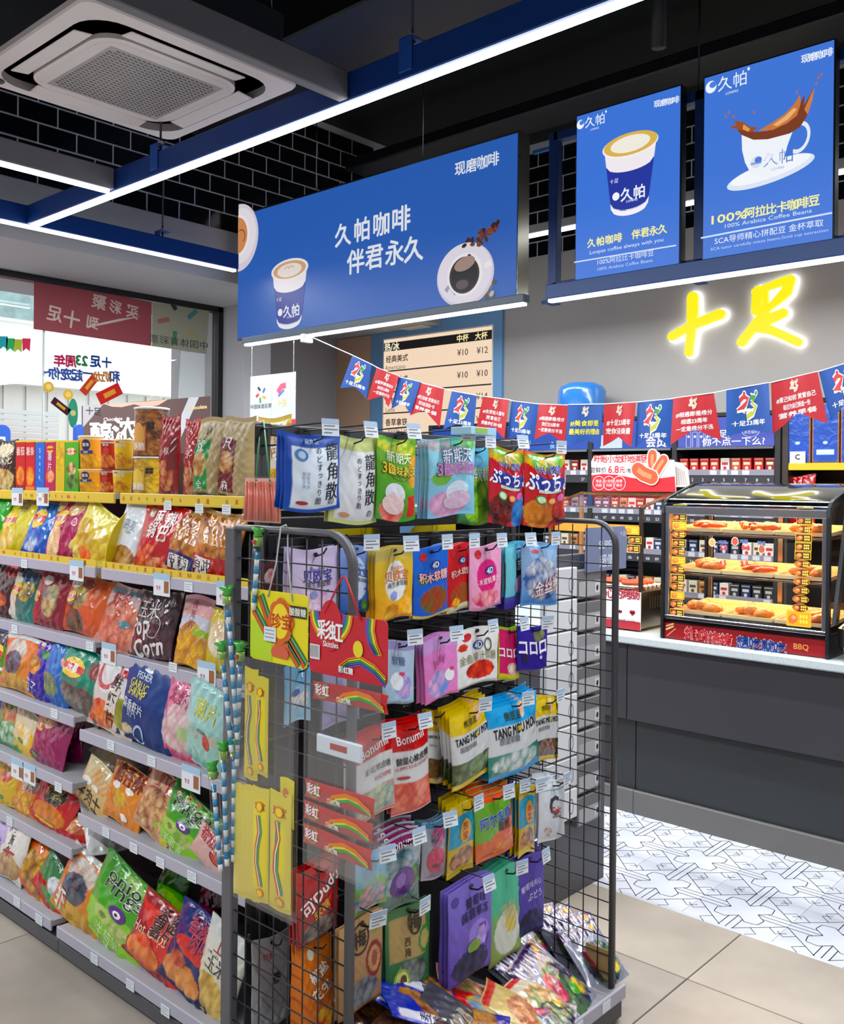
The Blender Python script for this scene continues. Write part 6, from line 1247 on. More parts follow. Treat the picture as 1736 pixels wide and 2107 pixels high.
hp('lollipop_gummy_bag', 'yellow and turquoise bag with an orange badge on the fifth row', (926, 982, 1796, 1654), F1, lol, [('disc', .1, .6, .42, .17, 'd8a020'), ('珍宝', .1, .6, .2, 'c03c18', dict(v=True, b=.02))], kind='sachet', n=3, dx=(0, .008), m=CLEARBAG, roll=3, group='yellow and turquoise gummy bags, fifth row centre')
hp('fruit_chew_bag', 'bright orange bag with green and blue lettering on the fifth row', (976, 1056, 1766, 1632), F1 - .01, [('g', 'd86010', 'e06818'), ('m', -.1, .8, .8, .12, 'e8d028', '8cb030', 6), ('d', .3, .42, '70a83c'), ('b', 0, .3, 'd86c14'), ('m', .2, .14, .5, .1, 'e89030', 'c84c14', 4), ('b', .88, 1, 'd86010')], [('阿尔卑斯', .0, .62, .2, '1c58b0', dict(b=.03, o='e8f0f4', r=.1)), ('酸甜', .4, .48, .16, '202020', dict(b=.02))], kind='sachet', n=3, dx=(0, .01), roll=-5, m=FOIL, group='orange chew bags on the fifth row')
hp('blue_gummy_bag', 'deep blue and clear gummy bag on the fifth row', (1034, 1072, 1752, 1620), F1 + .04, [('g', '7c3c40', '1c5cc0'), ('m', 0, .25, .9, .22, 'c84c48', '4c4c60', 10), ('b', .45, 1, '1c58b8')], [], kind='sachet', n=2, m=CLEARBAG, group='deep blue gummy bags on the fifth row')
hp('lollipop_gummy_bag', 'yellow and blue bag with an orange badge farther right on the fifth row', (1068, 1102, 1758, 1618), F1, lol, [('disc', .1, .6, .5, .17, 'd89020'), ('珍宝', .1, .6, .24, 'c03c18', dict(v=True, b=.02))], kind='sachet', n=2, m=CLEARBAG, group='yellow and turquoise gummy bags, fifth row right')
hp('seaweed_sachet', 'white packet with a red emblem at the right end of the fifth row', (1110, 1166, 1728, 1606), F1, [('g', 'd4d8de', 'dfe3e8'), ('b', .85, .87, '5c9cb8'), ('m', -.4, .16, .3, .08, 'a87858', 'd8d8dc', 4)], [('C', -.05, .6, .5, '343a48', dict(b=.04)), ('Calc', .1, .52, .2, 'd03c3c', dict(b=.03)), ('rect', -.2, .5, .4, .43, '7c8088')], kind='sachet', n=2, dx=(0, .01), group='white emblem packets on the fifth row')
# ---- row 5
gj = [('g', '6c58b0', '8878cc'), ('m', -.1, .16, .8, .16, '3c3c68', '181a34', 16), ('e', .3, .42, .5, .14, '9c88d4'), ('m', .4, .4, .3, .1, 'c8b8e8', '8c78c8', 4)]
gjT = [('葡萄味', .2, .78, .15, '1c1848', dict(b=.015)), ('蒟蒻果冻', .15, .66, .15, '1c1848', dict(b=.015)), ('disc', -.7, .88, .16, .05, '4c3c98'), ('disc', .7, .88, .14, .035, '7c6cc0'), ('disc', .0, .33, .3, .06, '7c9c3c'), ('swoosh', [(.3, .5), (.6, .5), (.75, .35), (.5, .2)], .04, '6c3ca0')]
hp('grape_jelly_pouch', 'lavender grape jelly pouch at the front of the sixth row', (926, 1018, 2010, 1818), F1 - .04, gj, gjT, n=2, dx=(0, 0), group='lavender grape jelly pouches')
hp('pear_jelly_pouch', 'mint green jelly pouch with a white pear print on the sixth row', (1010, 1078, 1972, 1786), F1, [('g', '98a858', '58b898'), ('e', .0, .3, .8, .24, 'd8dcd0'), ('m', .2, .42, .4, .16, 'e8c838', 'c8c098', 2), ('b', .55, 1, '60bc9c')], [('雪梨', .0, .55, .2, 'c8c890')], n=3, dx=(0, .004), group='mint green jelly pouches on the sixth row')
hp('grape_candy_pouch', 'violet pouch with blueberries printed at its foot on the sixth row', (1062, 1124, 1922, 1762), F1, [('g', '504498', '5c4ca8'), ('m', 0, .15, .9, .16, '3c3c70', '1c1c40', 12)], [('葡萄味夹心', .0, .62, .13, 'c8c0e8', dict(b=.02, r=.12)), ('ぶどう', .2, .48, .16, 'd0c8ec', dict(b=.02, r=.12))], n=3, dx=(0, .012), group='violet pouches with blueberry print on the sixth row')
# ---- row 6 (lower left)
hp('kraft_prune_pouch', 'kraft pouch with a round brown drawing beside the near wing post', (700, 792, 2076, 1892), F1 - .03, [('g', '8c6c4c', 'b8946c'), ('m', 0, .2, .7, .14, '8c8c94', '3c3c44', 8), ('m', .6, .85, .3, .1, '5c8c3c', 'a88c60', 2), ('e', .55, .48, .42, .2, '7c3024'), ('e', .55, .48, .3, .14, 'b88868'), ('e', .55, .48, .16, .09, '8c5040')], [('ring', -.1, .78, .36, .06, '2c2420', 1.2), ('梅', -.1, .78, .28, '2c2420', dict(b=.02))], n=1, group='kraft pouches on the lowest row')
hp('plum_pouch', 'green and kraft plum pouch with an avocado print on the lowest row', (796, 890, 2036, 1864), F1, [('g', '2c6c3c', '4c7c50'), ('r', -.85, .75, .38, .88, 'b09868'), ('m', .1, .22, .7, .15, '8c9490', '34403c', 10), ('e', .7, .55, .3, .16, '3c8434'), ('e', .7, .55, .2, .11, 'b8a870')], [('disc', -.4, .16, .36, .13, '8cb040'), ('disc', -.4, .16, .28, .1, 'd0d878'), ('disc', -.35, .16, .15, .06, '6c4420'), ('ring', .25, .79, .26, .05, '2c2420', 1.2), ('梅', .25, .79, .24, '2c2420', dict(b=.02)), ('西梅', -.1, .52, .14, '3c3020', dict(v=True))], n=1, group='green plum pouches on the lowest row')
hp('orange_carton', 'orange carton with white brush lettering low behind the near wing', (612, 688, 2120, 1935), 1.70, [('g', 'c8701c', 'd8801c'), ('m', .4, .14, .5, .12, 'e8c828', 'c83c20', 4)], [('disc', -.3, .86, .2, .06, 'e0d4b8'), ('椒盐', .1, .66, .26, 'f4ece0', dict(b=.03, r=.5)), ('花生', .2, .46, .26, 'f4ece0', dict(b=.03, r=.5))], n=1, dx=(0, 0), tag=False, kind='gusset', th=.3, group='orange cartons behind the near wing')
hp('grey_pouch', 'grey pouch with a boxed character low behind the near wing', (520, 600, 2110, 1925), 1.80, [('g', '84888c', '9a9ea2')], [('卷', .2, .55, .2, '1c1c20', dict(b=.02)), ('虾条', -.2, .8, .14, 'b03040'), ('ring', .2, .54, .2, .03, '2c2c30')], tag=False, m=FOIL)
hp('brown_sachet', 'small brown sachets on the shelf seen through the near wing', (536, 572, 1260, 1158), 1.80, [('g', '4c2c28', '5c3430'), ('m', 0, .75, .6, .14, 'c84c68', 'e0c8c0', 3)], [], hk=False, n=1, dx=(0, 0), group='small brown sachets on the near end')

# ---- packets lying on the base tray
def flatpack(label, px, py, w, h, L, rz, pitch=-62, T=(), seed=1, z=None, Y=None, m=FOIL, name='snack_sachet', group=None, t=None):
    Y = Y or 1.55; p = hit(px, py, 'y', Y); z = max(p.z, .14)
    w *= 1.15; h *= 1.15
    o = put(name, packet(w, h, t or min(w, h) * .22, L, T, 'pillow', seed, 26, 34, mat_=m, name=name), None, label=label, category='sweet packet')
    if group: o['group'] = group
    o.matrix_world = Matrix.Translation((p.x, Y, z)) @ Matrix.Rotation(math.radians(rz), 4, 'Z') @ Matrix.Rotation(math.radians(pitch), 4, 'X') @ Matrix.Translation((0, 0, -h / 2))
    return o
bb = [('g', '8c909c', '9c9cb0'), ('b', .78, .93, 'e0dce8'), ('s', .78, .93, 21, '3c1c5c'), ('b', .93, 1, '3c1450'), ('m', .1, .36, .85, .34, '5c7c4c', '1c1c4c', 12), ('m', -.3, .5, .3, .14, 'c82c58', '4c1c50', 3), ('m', .6, .25, .25, .12, 'e8d040', '3c2c60', 3)]
bbT = [('disc', .6, .88, .13, .06, 'd8a440'), ('disc', .25, .28, .18, .08, '3c9c2c'), ('disc', -.35, .35, .2, .08, 'c82850')]
for i, (px, py, Y, z, rz, pt) in enumerate(((1100, 1905, 1.80, .40, -10, -50), (1125, 1935, 1.74, .35, -14, -52), (1165, 1955, 1.68, .31, -12, -52), (1205, 1985, 1.61, .26, -14, -54), (1218, 2020, 1.56, .2, -10, -50))):
    flatpack('purple striped fruit sachet at the right of the base tray, %s' % ('farthest back', 'second from the back', 'middle one', 'second from the front', 'nearest')[i], px, py, .15, .17, bb, rz, pt, bbT, 30 + i, z, Y, group='striped fruit sachets at the right of the base tray')
for i, (px, py, Y, z, rz, pt) in enumerate(((1060, 2000, 1.66, .24, 14, -60), (1092, 2008, 1.61, .22, 14, -60), (1138, 2035, 1.55, .19, 12, -62))):
    flatpack('white and purple striped fruit sachet mid base tray, %s' % ('farthest left', 'central one', 'largest and frontmost')[i], px, py, .15 + .02 * i, .18 + .02 * i, bb, rz, pt, bbT, 40 + i, z, Y, group='striped fruit sachets in the middle of the base tray')
bl = [('g', '14309c', '1c3cb0'), ('m', .2, .4, .8, .25, 'c88c40', '6c3c20', 12), ('b', .6, 1, '1838a8'), ('r', -.9, -.4, .1, .9, 'dcdce4')]
for i, (px, py, Y, z, rz, pt) in enumerate(((835, 2060, 1.62, .26, 35, -62), (880, 2030, 1.66, .24, 58, -60), (870, 2085, 1.56, .17, 60, -64), (900, 2070, 1.60, .2, 70, -66))):
    flatpack('royal blue sachet with brown snack print on the base tray, %s' % ('leftmost', 'upper one', 'lowest one', 'rightmost')[i], px, py, .13, .2, bl, rz, pt, [('麦脆', -.65, .5, .22, '1c2c60', dict(v=True))], 50 + i, z, Y, group='royal blue sachets on the base tray')
brn = [('g', '3c2418', '543420'), ('m', 0, .5, .95, .42, '8c5c30', '1c100c', 24)]
for i, (px, py, Y, z, rz) in enumerate(((745, 2070, 1.72, .2, 20), (800, 2045, 1.76, .2, 5), (775, 2095, 1.66, .14, 40))):
    flatpack('dark brown crinkled sachet at the left of the base tray, %s' % ('leftmost', 'farthest back', 'frontmost')[i], px, py, .15, .16, brn, rz, -60, (), 60 + i, z, Y, group='dark brown sachets on the base tray')
mx = [('g', 'c8b8a8', 'd8cdb8'), ('b', .9, 1, 'c82c2c'), ('m', 0, .45, .8, .3, 'd8a078', '7c8c50', 14), ('m', .4, .3, .4, .16, 'c83040', 'e8d0b0', 4)]
for i, (px, py, Y, z, rz, L, lb) in enumerate(((965, 2050, 1.64, .18, 40, mx, 'beige sachet with a red tip in the front centre of the base tray'), (1000, 2085, 1.55, .13, 55, [('g', 'a81c24', 'c8242c'), ('m', 0, .5, .6, .3, '2c7cc0', 'e0c030', 5)], 'red sachet with blue and yellow print at the front of the base tray'),
        (1060, 2080, 1.52, .14, 35, [('g', 'c8b070', 'd8c088'), ('b', .88, 1, 'c83838'), ('m', 0, .4, .7, .25, 'e0b890', 'a84838', 6)], 'cream sachet with a round face print at the front of the base tray'), (1110, 2062, 1.52, .15, 18, mx, 'clear sachet with fruit jellies before the striped sachets'), (925, 2100, 1.52, .1, 20, [('g', '303038', '44444c')], 'dark grey sachet at the very front of the base tray'))):
    flatpack(lb, px, py, .16, .17, L, rz, -66, (), 70 + i, z, Y)
for i, (px, py, Y, z, rz) in enumerate(((1050, 1960, 1.78, .3, 5), (1085, 1970, 1.74, .27, -5), (1010, 1985, 1.8, .25, 10))):
    flatpack('dark navy sachet with white swirls at the back of the base tray, %s' % ('central', 'right', 'left')[i], px, py, .15, .17, [('g', '181c38', '20203c'), ('m', 0, .4, .8, .3, 'a8a8b8', '20203c', 9), ('m', .4, .4, .3, .15, '3c9c3c', 'a82c58', 3)], rz, -58, (), 80 + i, z, Y, group='dark navy sachets at the back of the base tray')

for i, (px, py, Y, z, rz, L, lb) in enumerate(((960, 2110, 1.50, .12, 30, bl, 'royal blue sachet lying flat at the front edge of the base tray'), (1040, 2125, 1.49, .12, -15, mx, 'beige sachet lying flat at the front edge of the base tray'), (860, 2125, 1.52, .12, 15, brn, 'dark brown sachet lying flat at the front edge of the base tray'), (1110, 2100, 1.50, .12, 25, bb, 'purple striped sachet lying flat at the front edge of the base tray'))):
    flatpack(lb, px, py, .15, .17, L, rz, -80, (), 90 + i, z, Y)
# ---------------------------------------------------------------- things hanging on the outside of the near wing
XO = 1.378; PO = px_x(XO)
def obox(px0, px1, py0, py1, X=XO):
    a, b = hit(px0, (py0 + py1) / 2, 'x', X), hit(px1, (py0 + py1) / 2, 'x', X); cx = (px0 + px1) / 2
    return (a.y + b.y) / 2, a.y - b.y, hit(cx, py1, 'x', X).z, hit(cx, py0, 'x', X).z
def strip_set(label, card, filmb, string, cardpaint, cat='hanging display', hang=()):
    y, w, z0, z1 = obox(*card)
    t = empty('hanging_display_strip', (XO, y, z1), 0, label=label, category=cat)
    def tb(nm, mb, m): mb.xf(Matrix.Translation((-XO, -y, -z1))); return mb.build(nm, m, t)
    mb = MB(); 
    pts = [(s_ * (w / 2 - .012) + .012 * math.cos(a), (zc_ + .012 * math.sin(a))) for s_, zc_, a0 in ((1, z1 - .012, 0), (-1, z1 - .012, 1.57), (-1, z0 + .012, 3.14), (1, z0 + .012, 4.71)) for a in (a0, a0 + .8, a0 + 1.57)]
    mb.prism([(-y + u_, v_) for u_, v_ in pts], XO + .002, XO, 'c81c2a' if 'rainbow' in label else 'e8d810', lambda x, d, z: (d, -x, z))
    cardpaint(mb, w, z0, z1, y, fX(XO))
    tb('header_card', mb, CARD)
    yf, wf, f0, f1 = obox(*filmb)
    mb = MB().box((XO + .001, yf - wf / 2, f0), (XO + .0016, yf + wf / 2, f1), 'ffffff'); tb('clear_film', mb, WRAP)
    mb = MB().box((XO - .012, yf - wf / 2, f0), (XO - .0114, yf + wf / 2, z0 + .004), 'ffffff'); tb('clear_film', mb, WRAP)
    col, pth = string
    tb('hanging_string', MB().tube([hit(a, b, 'x', xx) for a, b, xx in pth], .0022 if col != 'c8ccd0' else .0018, col, 6), PLASTIC)
    return t
def chupa(mb, w, z0, z1, y, f):
    h = z1 - z0; X = lambda u: -y + u * w / 2; Z = lambda v: z0 + v * h
    rect(mb, X(-.98), X(-.2), Z(.02), Z(.55), 'b8d820', f, .0004)
    for a, b in (((-.62, .92), (-.25, .5)), ((-.85, .72), (-.35, .38)), ((.1, .45), (.75, .04)), ((.35, .42), (.95, .06))):
        stroke(mb, [(X(a[0]), Z(a[1])), (X(b[0]), Z(b[1]))], .024, '1c5c38', f, .001); stroke(mb, [(X(a[0]) - .004, Z(a[1]) - .004), (X(b[0]) - .004, Z(b[1]) - .004)], .009, 'd85820', f, .0014); stroke(mb, [(X(a[0]) + .005, Z(a[1]) + .004), (X(b[0]) + .005, Z(b[1]) + .004)], .006, '50b068', f, .0014)
    for k in range(8):
        a = k * .785; disc(mb, X(.12) + .026 * math.cos(a), Z(.6) + .034 * math.sin(a), .02, .02, 'd86818', f, .002 + .0002 * k, 12)
    disc(mb, X(.12), Z(.6), .034, .044, 'd86818', f, .0038); disc(mb, X(.12), Z(.6), .03, .04, 'f4d820', f, .0042)
    text(mb, '珍宝', .034, X(.16), Z(.6), 'c83c14', f, .03, off=.0046)
    for k in range(9): disc(mb, X(-.1 + .05 * k), Z(.16 + .03 * (k % 2)), .012, .012, 'd8603c', f, .0024 + .0002 * k, 8)
    rect(mb, X(-.1), X(.38), Z(.1), Z(.3), 'd8683c', f, .002); rect(mb, X(.42), X(.98), Z(.68), Z(.84), '2c2c1c', f, .002); text(mb, '酸酸糖', .018, X(.7), Z(.76), 'f0f0e0', f, .02, off=.003)
    rect(mb, X(-.42), X(.0), Z(.3), Z(.5), 'dfe6ee', f, .006)
    for k in range(3): rect(mb, X(-.38), X(-.06), Z(.35 + .05 * k), Z(.362 + .05 * k), '8090a4', f, .0065)
strip_set('clear hanging strip with a yellow header card on the near wing', (515, 633, 1218, 1366), (489, 612, 1362, 1872), ('c8ccd0', [(551, 1228, XO - .002), (568, 1160, XO - .002), (578, 1084, XO - .004), (588, 1080, XO), (592, 1090, XO + .03), (592, 1150, XO - .002), (601, 1238, XO - .002)]), chupa)
def rainbow_card(mb, w, z0, z1, y, f):
    h = z1 - z0; X = lambda u: -y + u * w / 2; Z = lambda v: z0 + v * h
    for i, c in enumerate(('8c3c98', '2c68b8', '3c9c44', 'e8d820', 'e07820')):
        r = .018 + .006 * i; ring(mb, X(-.42), Z(1.0), r + .02, r + .0262, c, f, .001, 20, math.pi, 2 * math.pi)
        stroke(mb, [(X(-.2), Z(.06 + .028 * i)), (X(.05), Z(.2 + .03 * i)), (X(.35), Z(.26 + .032 * i)), (X(.7), Z(.16 + .034 * i)), (X(.97), Z(.0 + .036 * i))], .0052, c, f, .001)
        stroke(mb, [(X(.5) + .006 * i, Z(1)), (X(.48) + .006 * i, Z(.82)), (X(.55) + .006 * i, Z(.62)), (X(.7) + .005 * i, Z(.46))], .0062, c, f, .0012)
    disc(mb, X(-.42), Z(.8), .036, .055, 'c81c2a', f, .002); text(mb, '彩', .042, X(-.58), Z(.72), 'f4f4f4', f, .03, off=.003); text(mb, '虹', .042, X(-.26), Z(.72), 'f4f4f4', f, .03, off=.003); text(mb, 'Skittles', .016, X(-.4), Z(.5), 'f4f4f4', f, .02, off=.003)
    disc(mb, X(.3), Z(.5), .015, .018, 'e8d428', f, .002, 16)
    rect(mb, X(-.97), X(-.7), Z(.22), Z(.46), 'e0e0e4', f, .002)
    for k in range(7): rect(mb, X(-.95 + .034 * k), X(-.94 + .034 * k), Z(.25), Z(.44), '202020', f, .0025)
    text(mb, '彩虹糖', .014, X(0), Z(.14), 'f4f4f4', f, .03, off=.003)
strip_set('clear hanging strip with a red rainbow header card on the near wing', (637, 797, 1266, 1398), (632, 790, 1398, 1806), ('d0202c', [(668, 1262, XO - .002), (703, 1188, XO - .004), (707, 1186, XO - .002), (712, 1190, XO - .004), (742, 1276, XO - .002)]), rainbow_card)
def stick(label, box, dx, L, T, seed, vert=True, group=None, kind='sachet'):
    y, w, z0, z1 = obox(*box)
    o = put('sweet_stick_packet', packet(w, z1 - z0, .008, L, T, kind, seed, 14 if vert else 40, 40 if vert else 12, .35, FOIL, 'sweet_stick_packet'), None, label=label, category='sweet packet')
    o.matrix_world = Matrix.Translation((XO + dx, y, z0)) @ Matrix.Rotation(-math.pi / 2, 4, 'Z')
    if group: o['group'] = group
ys = [('g', 'dcca10', 'e4d418'), ('b', 0, .03, 'c8b810')]
def belt(s): return [('swoosh', [(-.1, .76), (.15 * s, .62), (-.2, .48), (-.25, .34), (.1, .2), (.2, .14)], .2, '3c9c78'), ('swoosh', [(-.25, .76), (.0, .62), (-.35, .48), (-.4, .34), (-.05, .2), (.05, .14)], .16, 'c84c20'), ('swoosh', [(-.18, .76), (.08, .62), (-.28, .48), (-.32, .34), (.02, .2), (.12, .14)], .06, 'e8dcc0'), ('disc', .0, .84, .42, .045, 'd87818'), ('disc', .0, .84, .32, .036, 'f0d020'), ('珍宝', .0, .84, .3, 'c83c14'), ('disc', .05, .08, .42, .04, 'd87818'), ('disc', .05, .08, .32, .03, 'f0c020')]
g_ = 'yellow sour belt sticks in the hanging strip'
stick('yellow sour belt stick in the upper pocket, the left one', (507, 534, 1374, 1602), -.005, ys, belt(1), 101, group=g_)
stick('yellow sour belt stick in the upper pocket, the right one', (530, 557, 1392, 1594), -.008, ys, belt(-1), 102, group=g_)
for i in range(4): stick('plain yellow edge of a stacked sour belt stick in the lower left pocket', (484 + 11 * i, 508 + 11 * i, 1612 + 2 * i, 1842 + 3 * i), -.003 - .001 * i, ys, [], 103 + i, group='stacked yellow sticks in the lower left pocket')
stick('yellow sour belt stick at the front of the lower left pocket', (526, 560, 1618, 1852), -.009, ys, belt(1), 110, group=g_)
stick('yellow sour belt stick in the lower right pocket', (560, 604, 1628, 1872), -.007, ys, belt(-1), 111, group=g_)
stick('yellow sour belt stick peeping out at the top of the lower right pocket', (578, 606, 1602, 1700), -.002, ys, [('disc', .0, .7, .42, .1, 'd87818')], 112, group=g_)
rs = [('g', 'b01a24', 'c41c28')]
rT = [('disc', -.72, .6, .2, .5, 'e07820'), ('disc', -.72, .62, .17, .44, '3c9c44'), ('disc', -.72, .64, .13, .38, 'b81c28'), ('彩虹', -.72, .6, .1, 'f4f4f4', dict(b=.03)), ('swoosh', [(-.3, .1), (-.1, .55), (.25, .8), (.6, .72), (.95, .3)], .035, 'e07820'), ('swoosh', [(-.22, .08), (.0, .48), (.3, .66), (.62, .56), (.93, .12)], .03, 'e8d820'), ('swoosh', [(-.12, .06), (.1, .38), (.35, .52), (.64, .4), (.9, .02)], .03, '3c9c44'), ('彩虹糖', -.1, .22, .06, 'f4f4f4', dict(b=.02))]
for i, (b_, lb) in enumerate((((648, 803, 1414, 1452), 'red rainbow stick packet alone in the upper pocket'), ((632, 776, 1622, 1660), 'red rainbow stick packet, upper one of the three'), ((629, 772, 1670, 1708), 'red rainbow stick packet, middle one of the three'), ((628, 770, 1720, 1760), 'red rainbow stick packet, lowest of the three'))):
    stick(lb, b_, -.006, rs, rT, 120 + i, False, group='red rainbow stick packets in the hanging strip')
y, w, z0, z1 = obox(655, 748, 1520, 1578)
MB().box((XO - .008, y - w / 2, z0 + .02), (XO + .0, y + w / 2, z1), 'dfe8f0', .003).box((XO - .009, y - w / 5, z0 + .035), (XO - .008, y + w / 6, z1 - .012), 'b84c3c').build('price_card_holder', CARD, label='white and red price card in the clear hanging strip', category='price card')
# coral sticks on green strings
y, w, z0, z1 = obox(502, 566, 984, 1075, 1.385)
t = empty('coral_stick_pack', (1.385, y, z1), 0, label='clear pack of coral coloured sticks hanging on green strings', category='snack pack')
MB().box((.008, -w * .56, z0 - z1), (.012, w * .56, 0), 'f0b0a0').build('backing_card', CARD, t)
for i in range(11):
    u_ = (i + .5) / 11 - .5; MB().tube([(.004, -u_ * w * .96, -.008), (.004 + .003 * (i % 2), -u_ * w * 1.15, z0 - z1 + .004)], .0042, ('f4714c', 'ff8a62', 'ee5f3e')[i % 3], 6).build('stick', FOIL, t)
MB().box((-.001, -w * .56, z0 - z1), (-.0004, w * .56, .004), 'ffffff').build('clear_film', WRAP, t)
for px in (526, 556): 
    a = hit(px, 1000, 'x', 1.385); MB().tube([(0, a.y - y, a.z - z1), (1.478 - 1.385, YB + .01 - y + (.008 if px < 540 else -.004), 1.752 - z1)], .0022, '1c7c3c', 5).build('green_string', PLASTIC, t)
# straw tubes
def straw(label, p0, p1, X, r=.011, seed=0):
    a, b = hit(*p0, 'x', X), hit(*p1, 'x', X); D = (b - a); L = D.length
    t = empty('straw_sweet_tube', a, 0, label=label, category='sweet tube', group='clear straw-shaped sweet tubes on the near wing')
    Q = D.to_track_quat('Z', 'X').to_matrix().to_4x4()
    def tb(nm, mb, m): mb.xf(Q); return mb.build(nm, m, t)
    mb = MB()
    for i in range(int(L / .034)):
        mb.tube([(0, 0, .05 + i * .034), (0, 0, .05 + i * .034 + .017)], r * .55, '1c8cc0', 8); mb.tube([(0, 0, .067 + i * .034), (0, 0, .067 + i * .034 + .017)], r * .52, 'dfe8ea', 8)
    tb('striped_straw', mb, PLASTIC)
    tb('green_cap', MB().tube([(0, 0, -.006), (.002, 0, .006), (0, 0, .014)], [r * 1.7, r * .8, r * 1.2], '3cac34', 8).tube([(0, 0, .014), (0, 0, .036)], r * 1.02, '8cb848', 8).ball((0, -r * .9, .026), r * .6, 'b83c28', 8, 4), FOIL)
    tb('clear_tube', MB().tube([(0, 0, .012), (0, 0, L)], [r * 1.05, r * 1.15], 'ffffff', 10), WRAP)
for i, (a, b) in enumerate((((532, 1092), (524, 1222)), ((466, 1212), (486, 1490)), ((455, 1326), (474, 1520)), ((495, 1328), (488, 1540)), ((436, 1572), (452, 1770)), ((458, 1530), (466, 1752)), ((482, 1524), (480, 1740)))):
    straw('clear green-capped sweet tube on the near wing edge, %s' % ('uppermost, beside the post', 'upper left leaning one', 'left of the middle pair', 'right of the middle pair', 'lowest and farthest left', 'lower middle one', 'lower one touching the yellow sticks')[i], a, b, 1.372 - .006 * (i % 3), seed=i)
# boxed goods on the far side, seen through the far wing
for i in range(8):
    for j, (px, c_, nm) in enumerate(((1158, 'd4d6da', 'white'), (1214, '66666a', 'grey'))):
        py = 1200 + i * 66; Yg = 1.985; p = hit(px, py, 'y', Yg); w = .09 if j else .11
        mb = MB().box((p.x - w, Yg, p.z - .058), (p.x + w * .9, Yg + .03, p.z + .055), c_ if (i + j) % 3 else ('c6c8cd', '8b8b90')[j], .003)
        f = fY(Yg)
        if j: rect(mb, p.x - w * .9, p.x + w * .8, p.z - .05, p.z + .01, 'a4a5a8', f); rect(mb, p.x + w * .35, p.x + w * .75, p.z - .04, p.z - .0, 'c9c9cc', f, .001); disc(mb, p.x + w * .55, p.z - .02, .008, .012, '2a2a2e', f, .002, 8)
        else: ring(mb, p.x + w * .5, p.z - .01, .014, .017, '5a5c62', f, 0, 12, sq=1.8)
        mb.build('boxed_accessory', CARD, label='%s boxed accessory seen through the far wire wing, %s in its column' % (nm, ('topmost', 'second', 'third', 'fourth', 'fifth', 'sixth', 'seventh', 'lowest')[i]), category='box', group='%s boxed accessories beyond the far wing' % nm)
MB().box((hit(1120, 1130, 'y', 2.02).x, 2.018, 0), (hit(1248, 1130, 'y', 2.02).x, 2.035, 1.33), '525257', .003).build('accessory_rack', POWDER, label='grey back board holding the boxed accessories beyond the far wing', category='display rack')
p0, p1 = hit(1196, 1086, 'y', 2.0), hit(1278, 1168, 'y', 2.0)
mb = MB().prism([(p0.x, p1.z), (p1.x, p1.z), (p1.x, p0.z - .02), (p1.x - .015, p0.z), (p0.x, p0.z)], 1.978, 1.984, '6a7696'); f = fY(1.978)
text(mb, '十足', .022, p1.x - .03, p0.z - .03, 'c8d0e4', f); text(mb, 'SUPER', .04, (p0.x + p1.x) / 2, p0.z - .07, 'c4ccdc', f, .03); text(mb, '超值', .05, (p0.x + p1.x) / 2, p1.z + .04, 'c4ccdc', f, .03)
mb.build('slate_blue_sign', CARD, label='slate blue sign card hanging above the grey boxed accessories', category='sign')
# ================================================================ COUNTER AND WHAT STANDS ON IT
XC = 4.1
ct = empty('service_counter', (XC, 2.0, 0), label='dark laminate service counter with a grey plinth', category='counter')
def cp(nm, mb, m, par=None, **k): mb.xf(Matrix.Translation((-XC, -2, 0))); return mb.build(nm, m, par or ct, **k)
ys_ = [hit(1307, 1550, 'x', XC + .02).y, hit(1290, 1400, 'x', XC).y]
a0, a1 = -.9, 4.7
def seams(y): 
    L = [y]
    while L[-1] < a1 - 1.2: L.append(L[-1] + 1.18)
    while L[0] > a0 + 1.2: L.insert(0, L[0] - 1.18)
    return [a0] + L + [a1]
S1 = seams(ys_[1]); S0 = seams(ys_[0])
for a, b in zip(S1[:-1], S1[1:]): cp('upper_panel', MB().box((XC - .005, a + .002, .455), (XC + .03, b - .002, .828), '37363b', .003), LAMIN)
for a, b in zip(S0[:-1], S0[1:]):
    cp('lower_panel', MB().box((XC + .022, a + .002, .112), (XC + .04, b - .002, .453), '2c2f31', .002), LAMIN)
    cp('plinth', MB().box((XC, a + .001, .0), (XC + .03, b - .001, .112), '6a6866', .002), POWDER)
cp('carcass', MB().box((XC + .04, a0, .0), (XC + .6, a1, .828), '29292c'), LAMIN)
MB().box((XC - .035, a0 - .02, .829), (XC + .64, a1 + .02, .87), 'bcc6c8', .006).build('counter_worktop', WORKTOP, label='pale speckled worktop lying along the dark counter', category='worktop')



# ---- hot food display case
Y0, Y1, XF, XBk = 1.392, 2.172, 4.12, 4.6
ZB, ZG0, ZG1, ZTOP = .872, .972, 1.50, 1.6
wc = empty('hot_food_case', (XF, (Y0 + Y1) / 2, ZB), label='glass hot food display case with a red lettered base on the counter', category='display case')
CM = Matrix.Translation(-Vector(wc.location))
def wp(nm, mb, m, par=None, **k): mb.xf(CM); return mb.build(nm, m, par or wc, **k)
mb = MB().box((XF, Y0 + .012, ZB), (XBk, Y1 - .012, ZG0 - .02), '8f1018', .004)
f = fX(XF)
k = mpx(XF, 1500, 1320)
for i, t in enumerate('炸鸡烧烤'): x, z = px_x(XF)(1420 + 24.5 * i, 1303 + 4.6 * i); text(mb, t, .056, x, z, 'c8202a', f, .02, off=.001, out='f2ece8')
for i, t in enumerate('想吃就吃'): x, z = px_x(XF)(1528 + 25.5 * i, 1321 + 4.2 * i); text(mb, t, .056, x, z, '1c3c8c', f, .02, off=.001, out='f2f2f6')
x, z = px_x(XF)(1648, 1332); text(mb, 'BBQ', .032, x, z, 'e09048', f, .02, off=.001)
x, z = px_x(XF)(1378, 1296); 
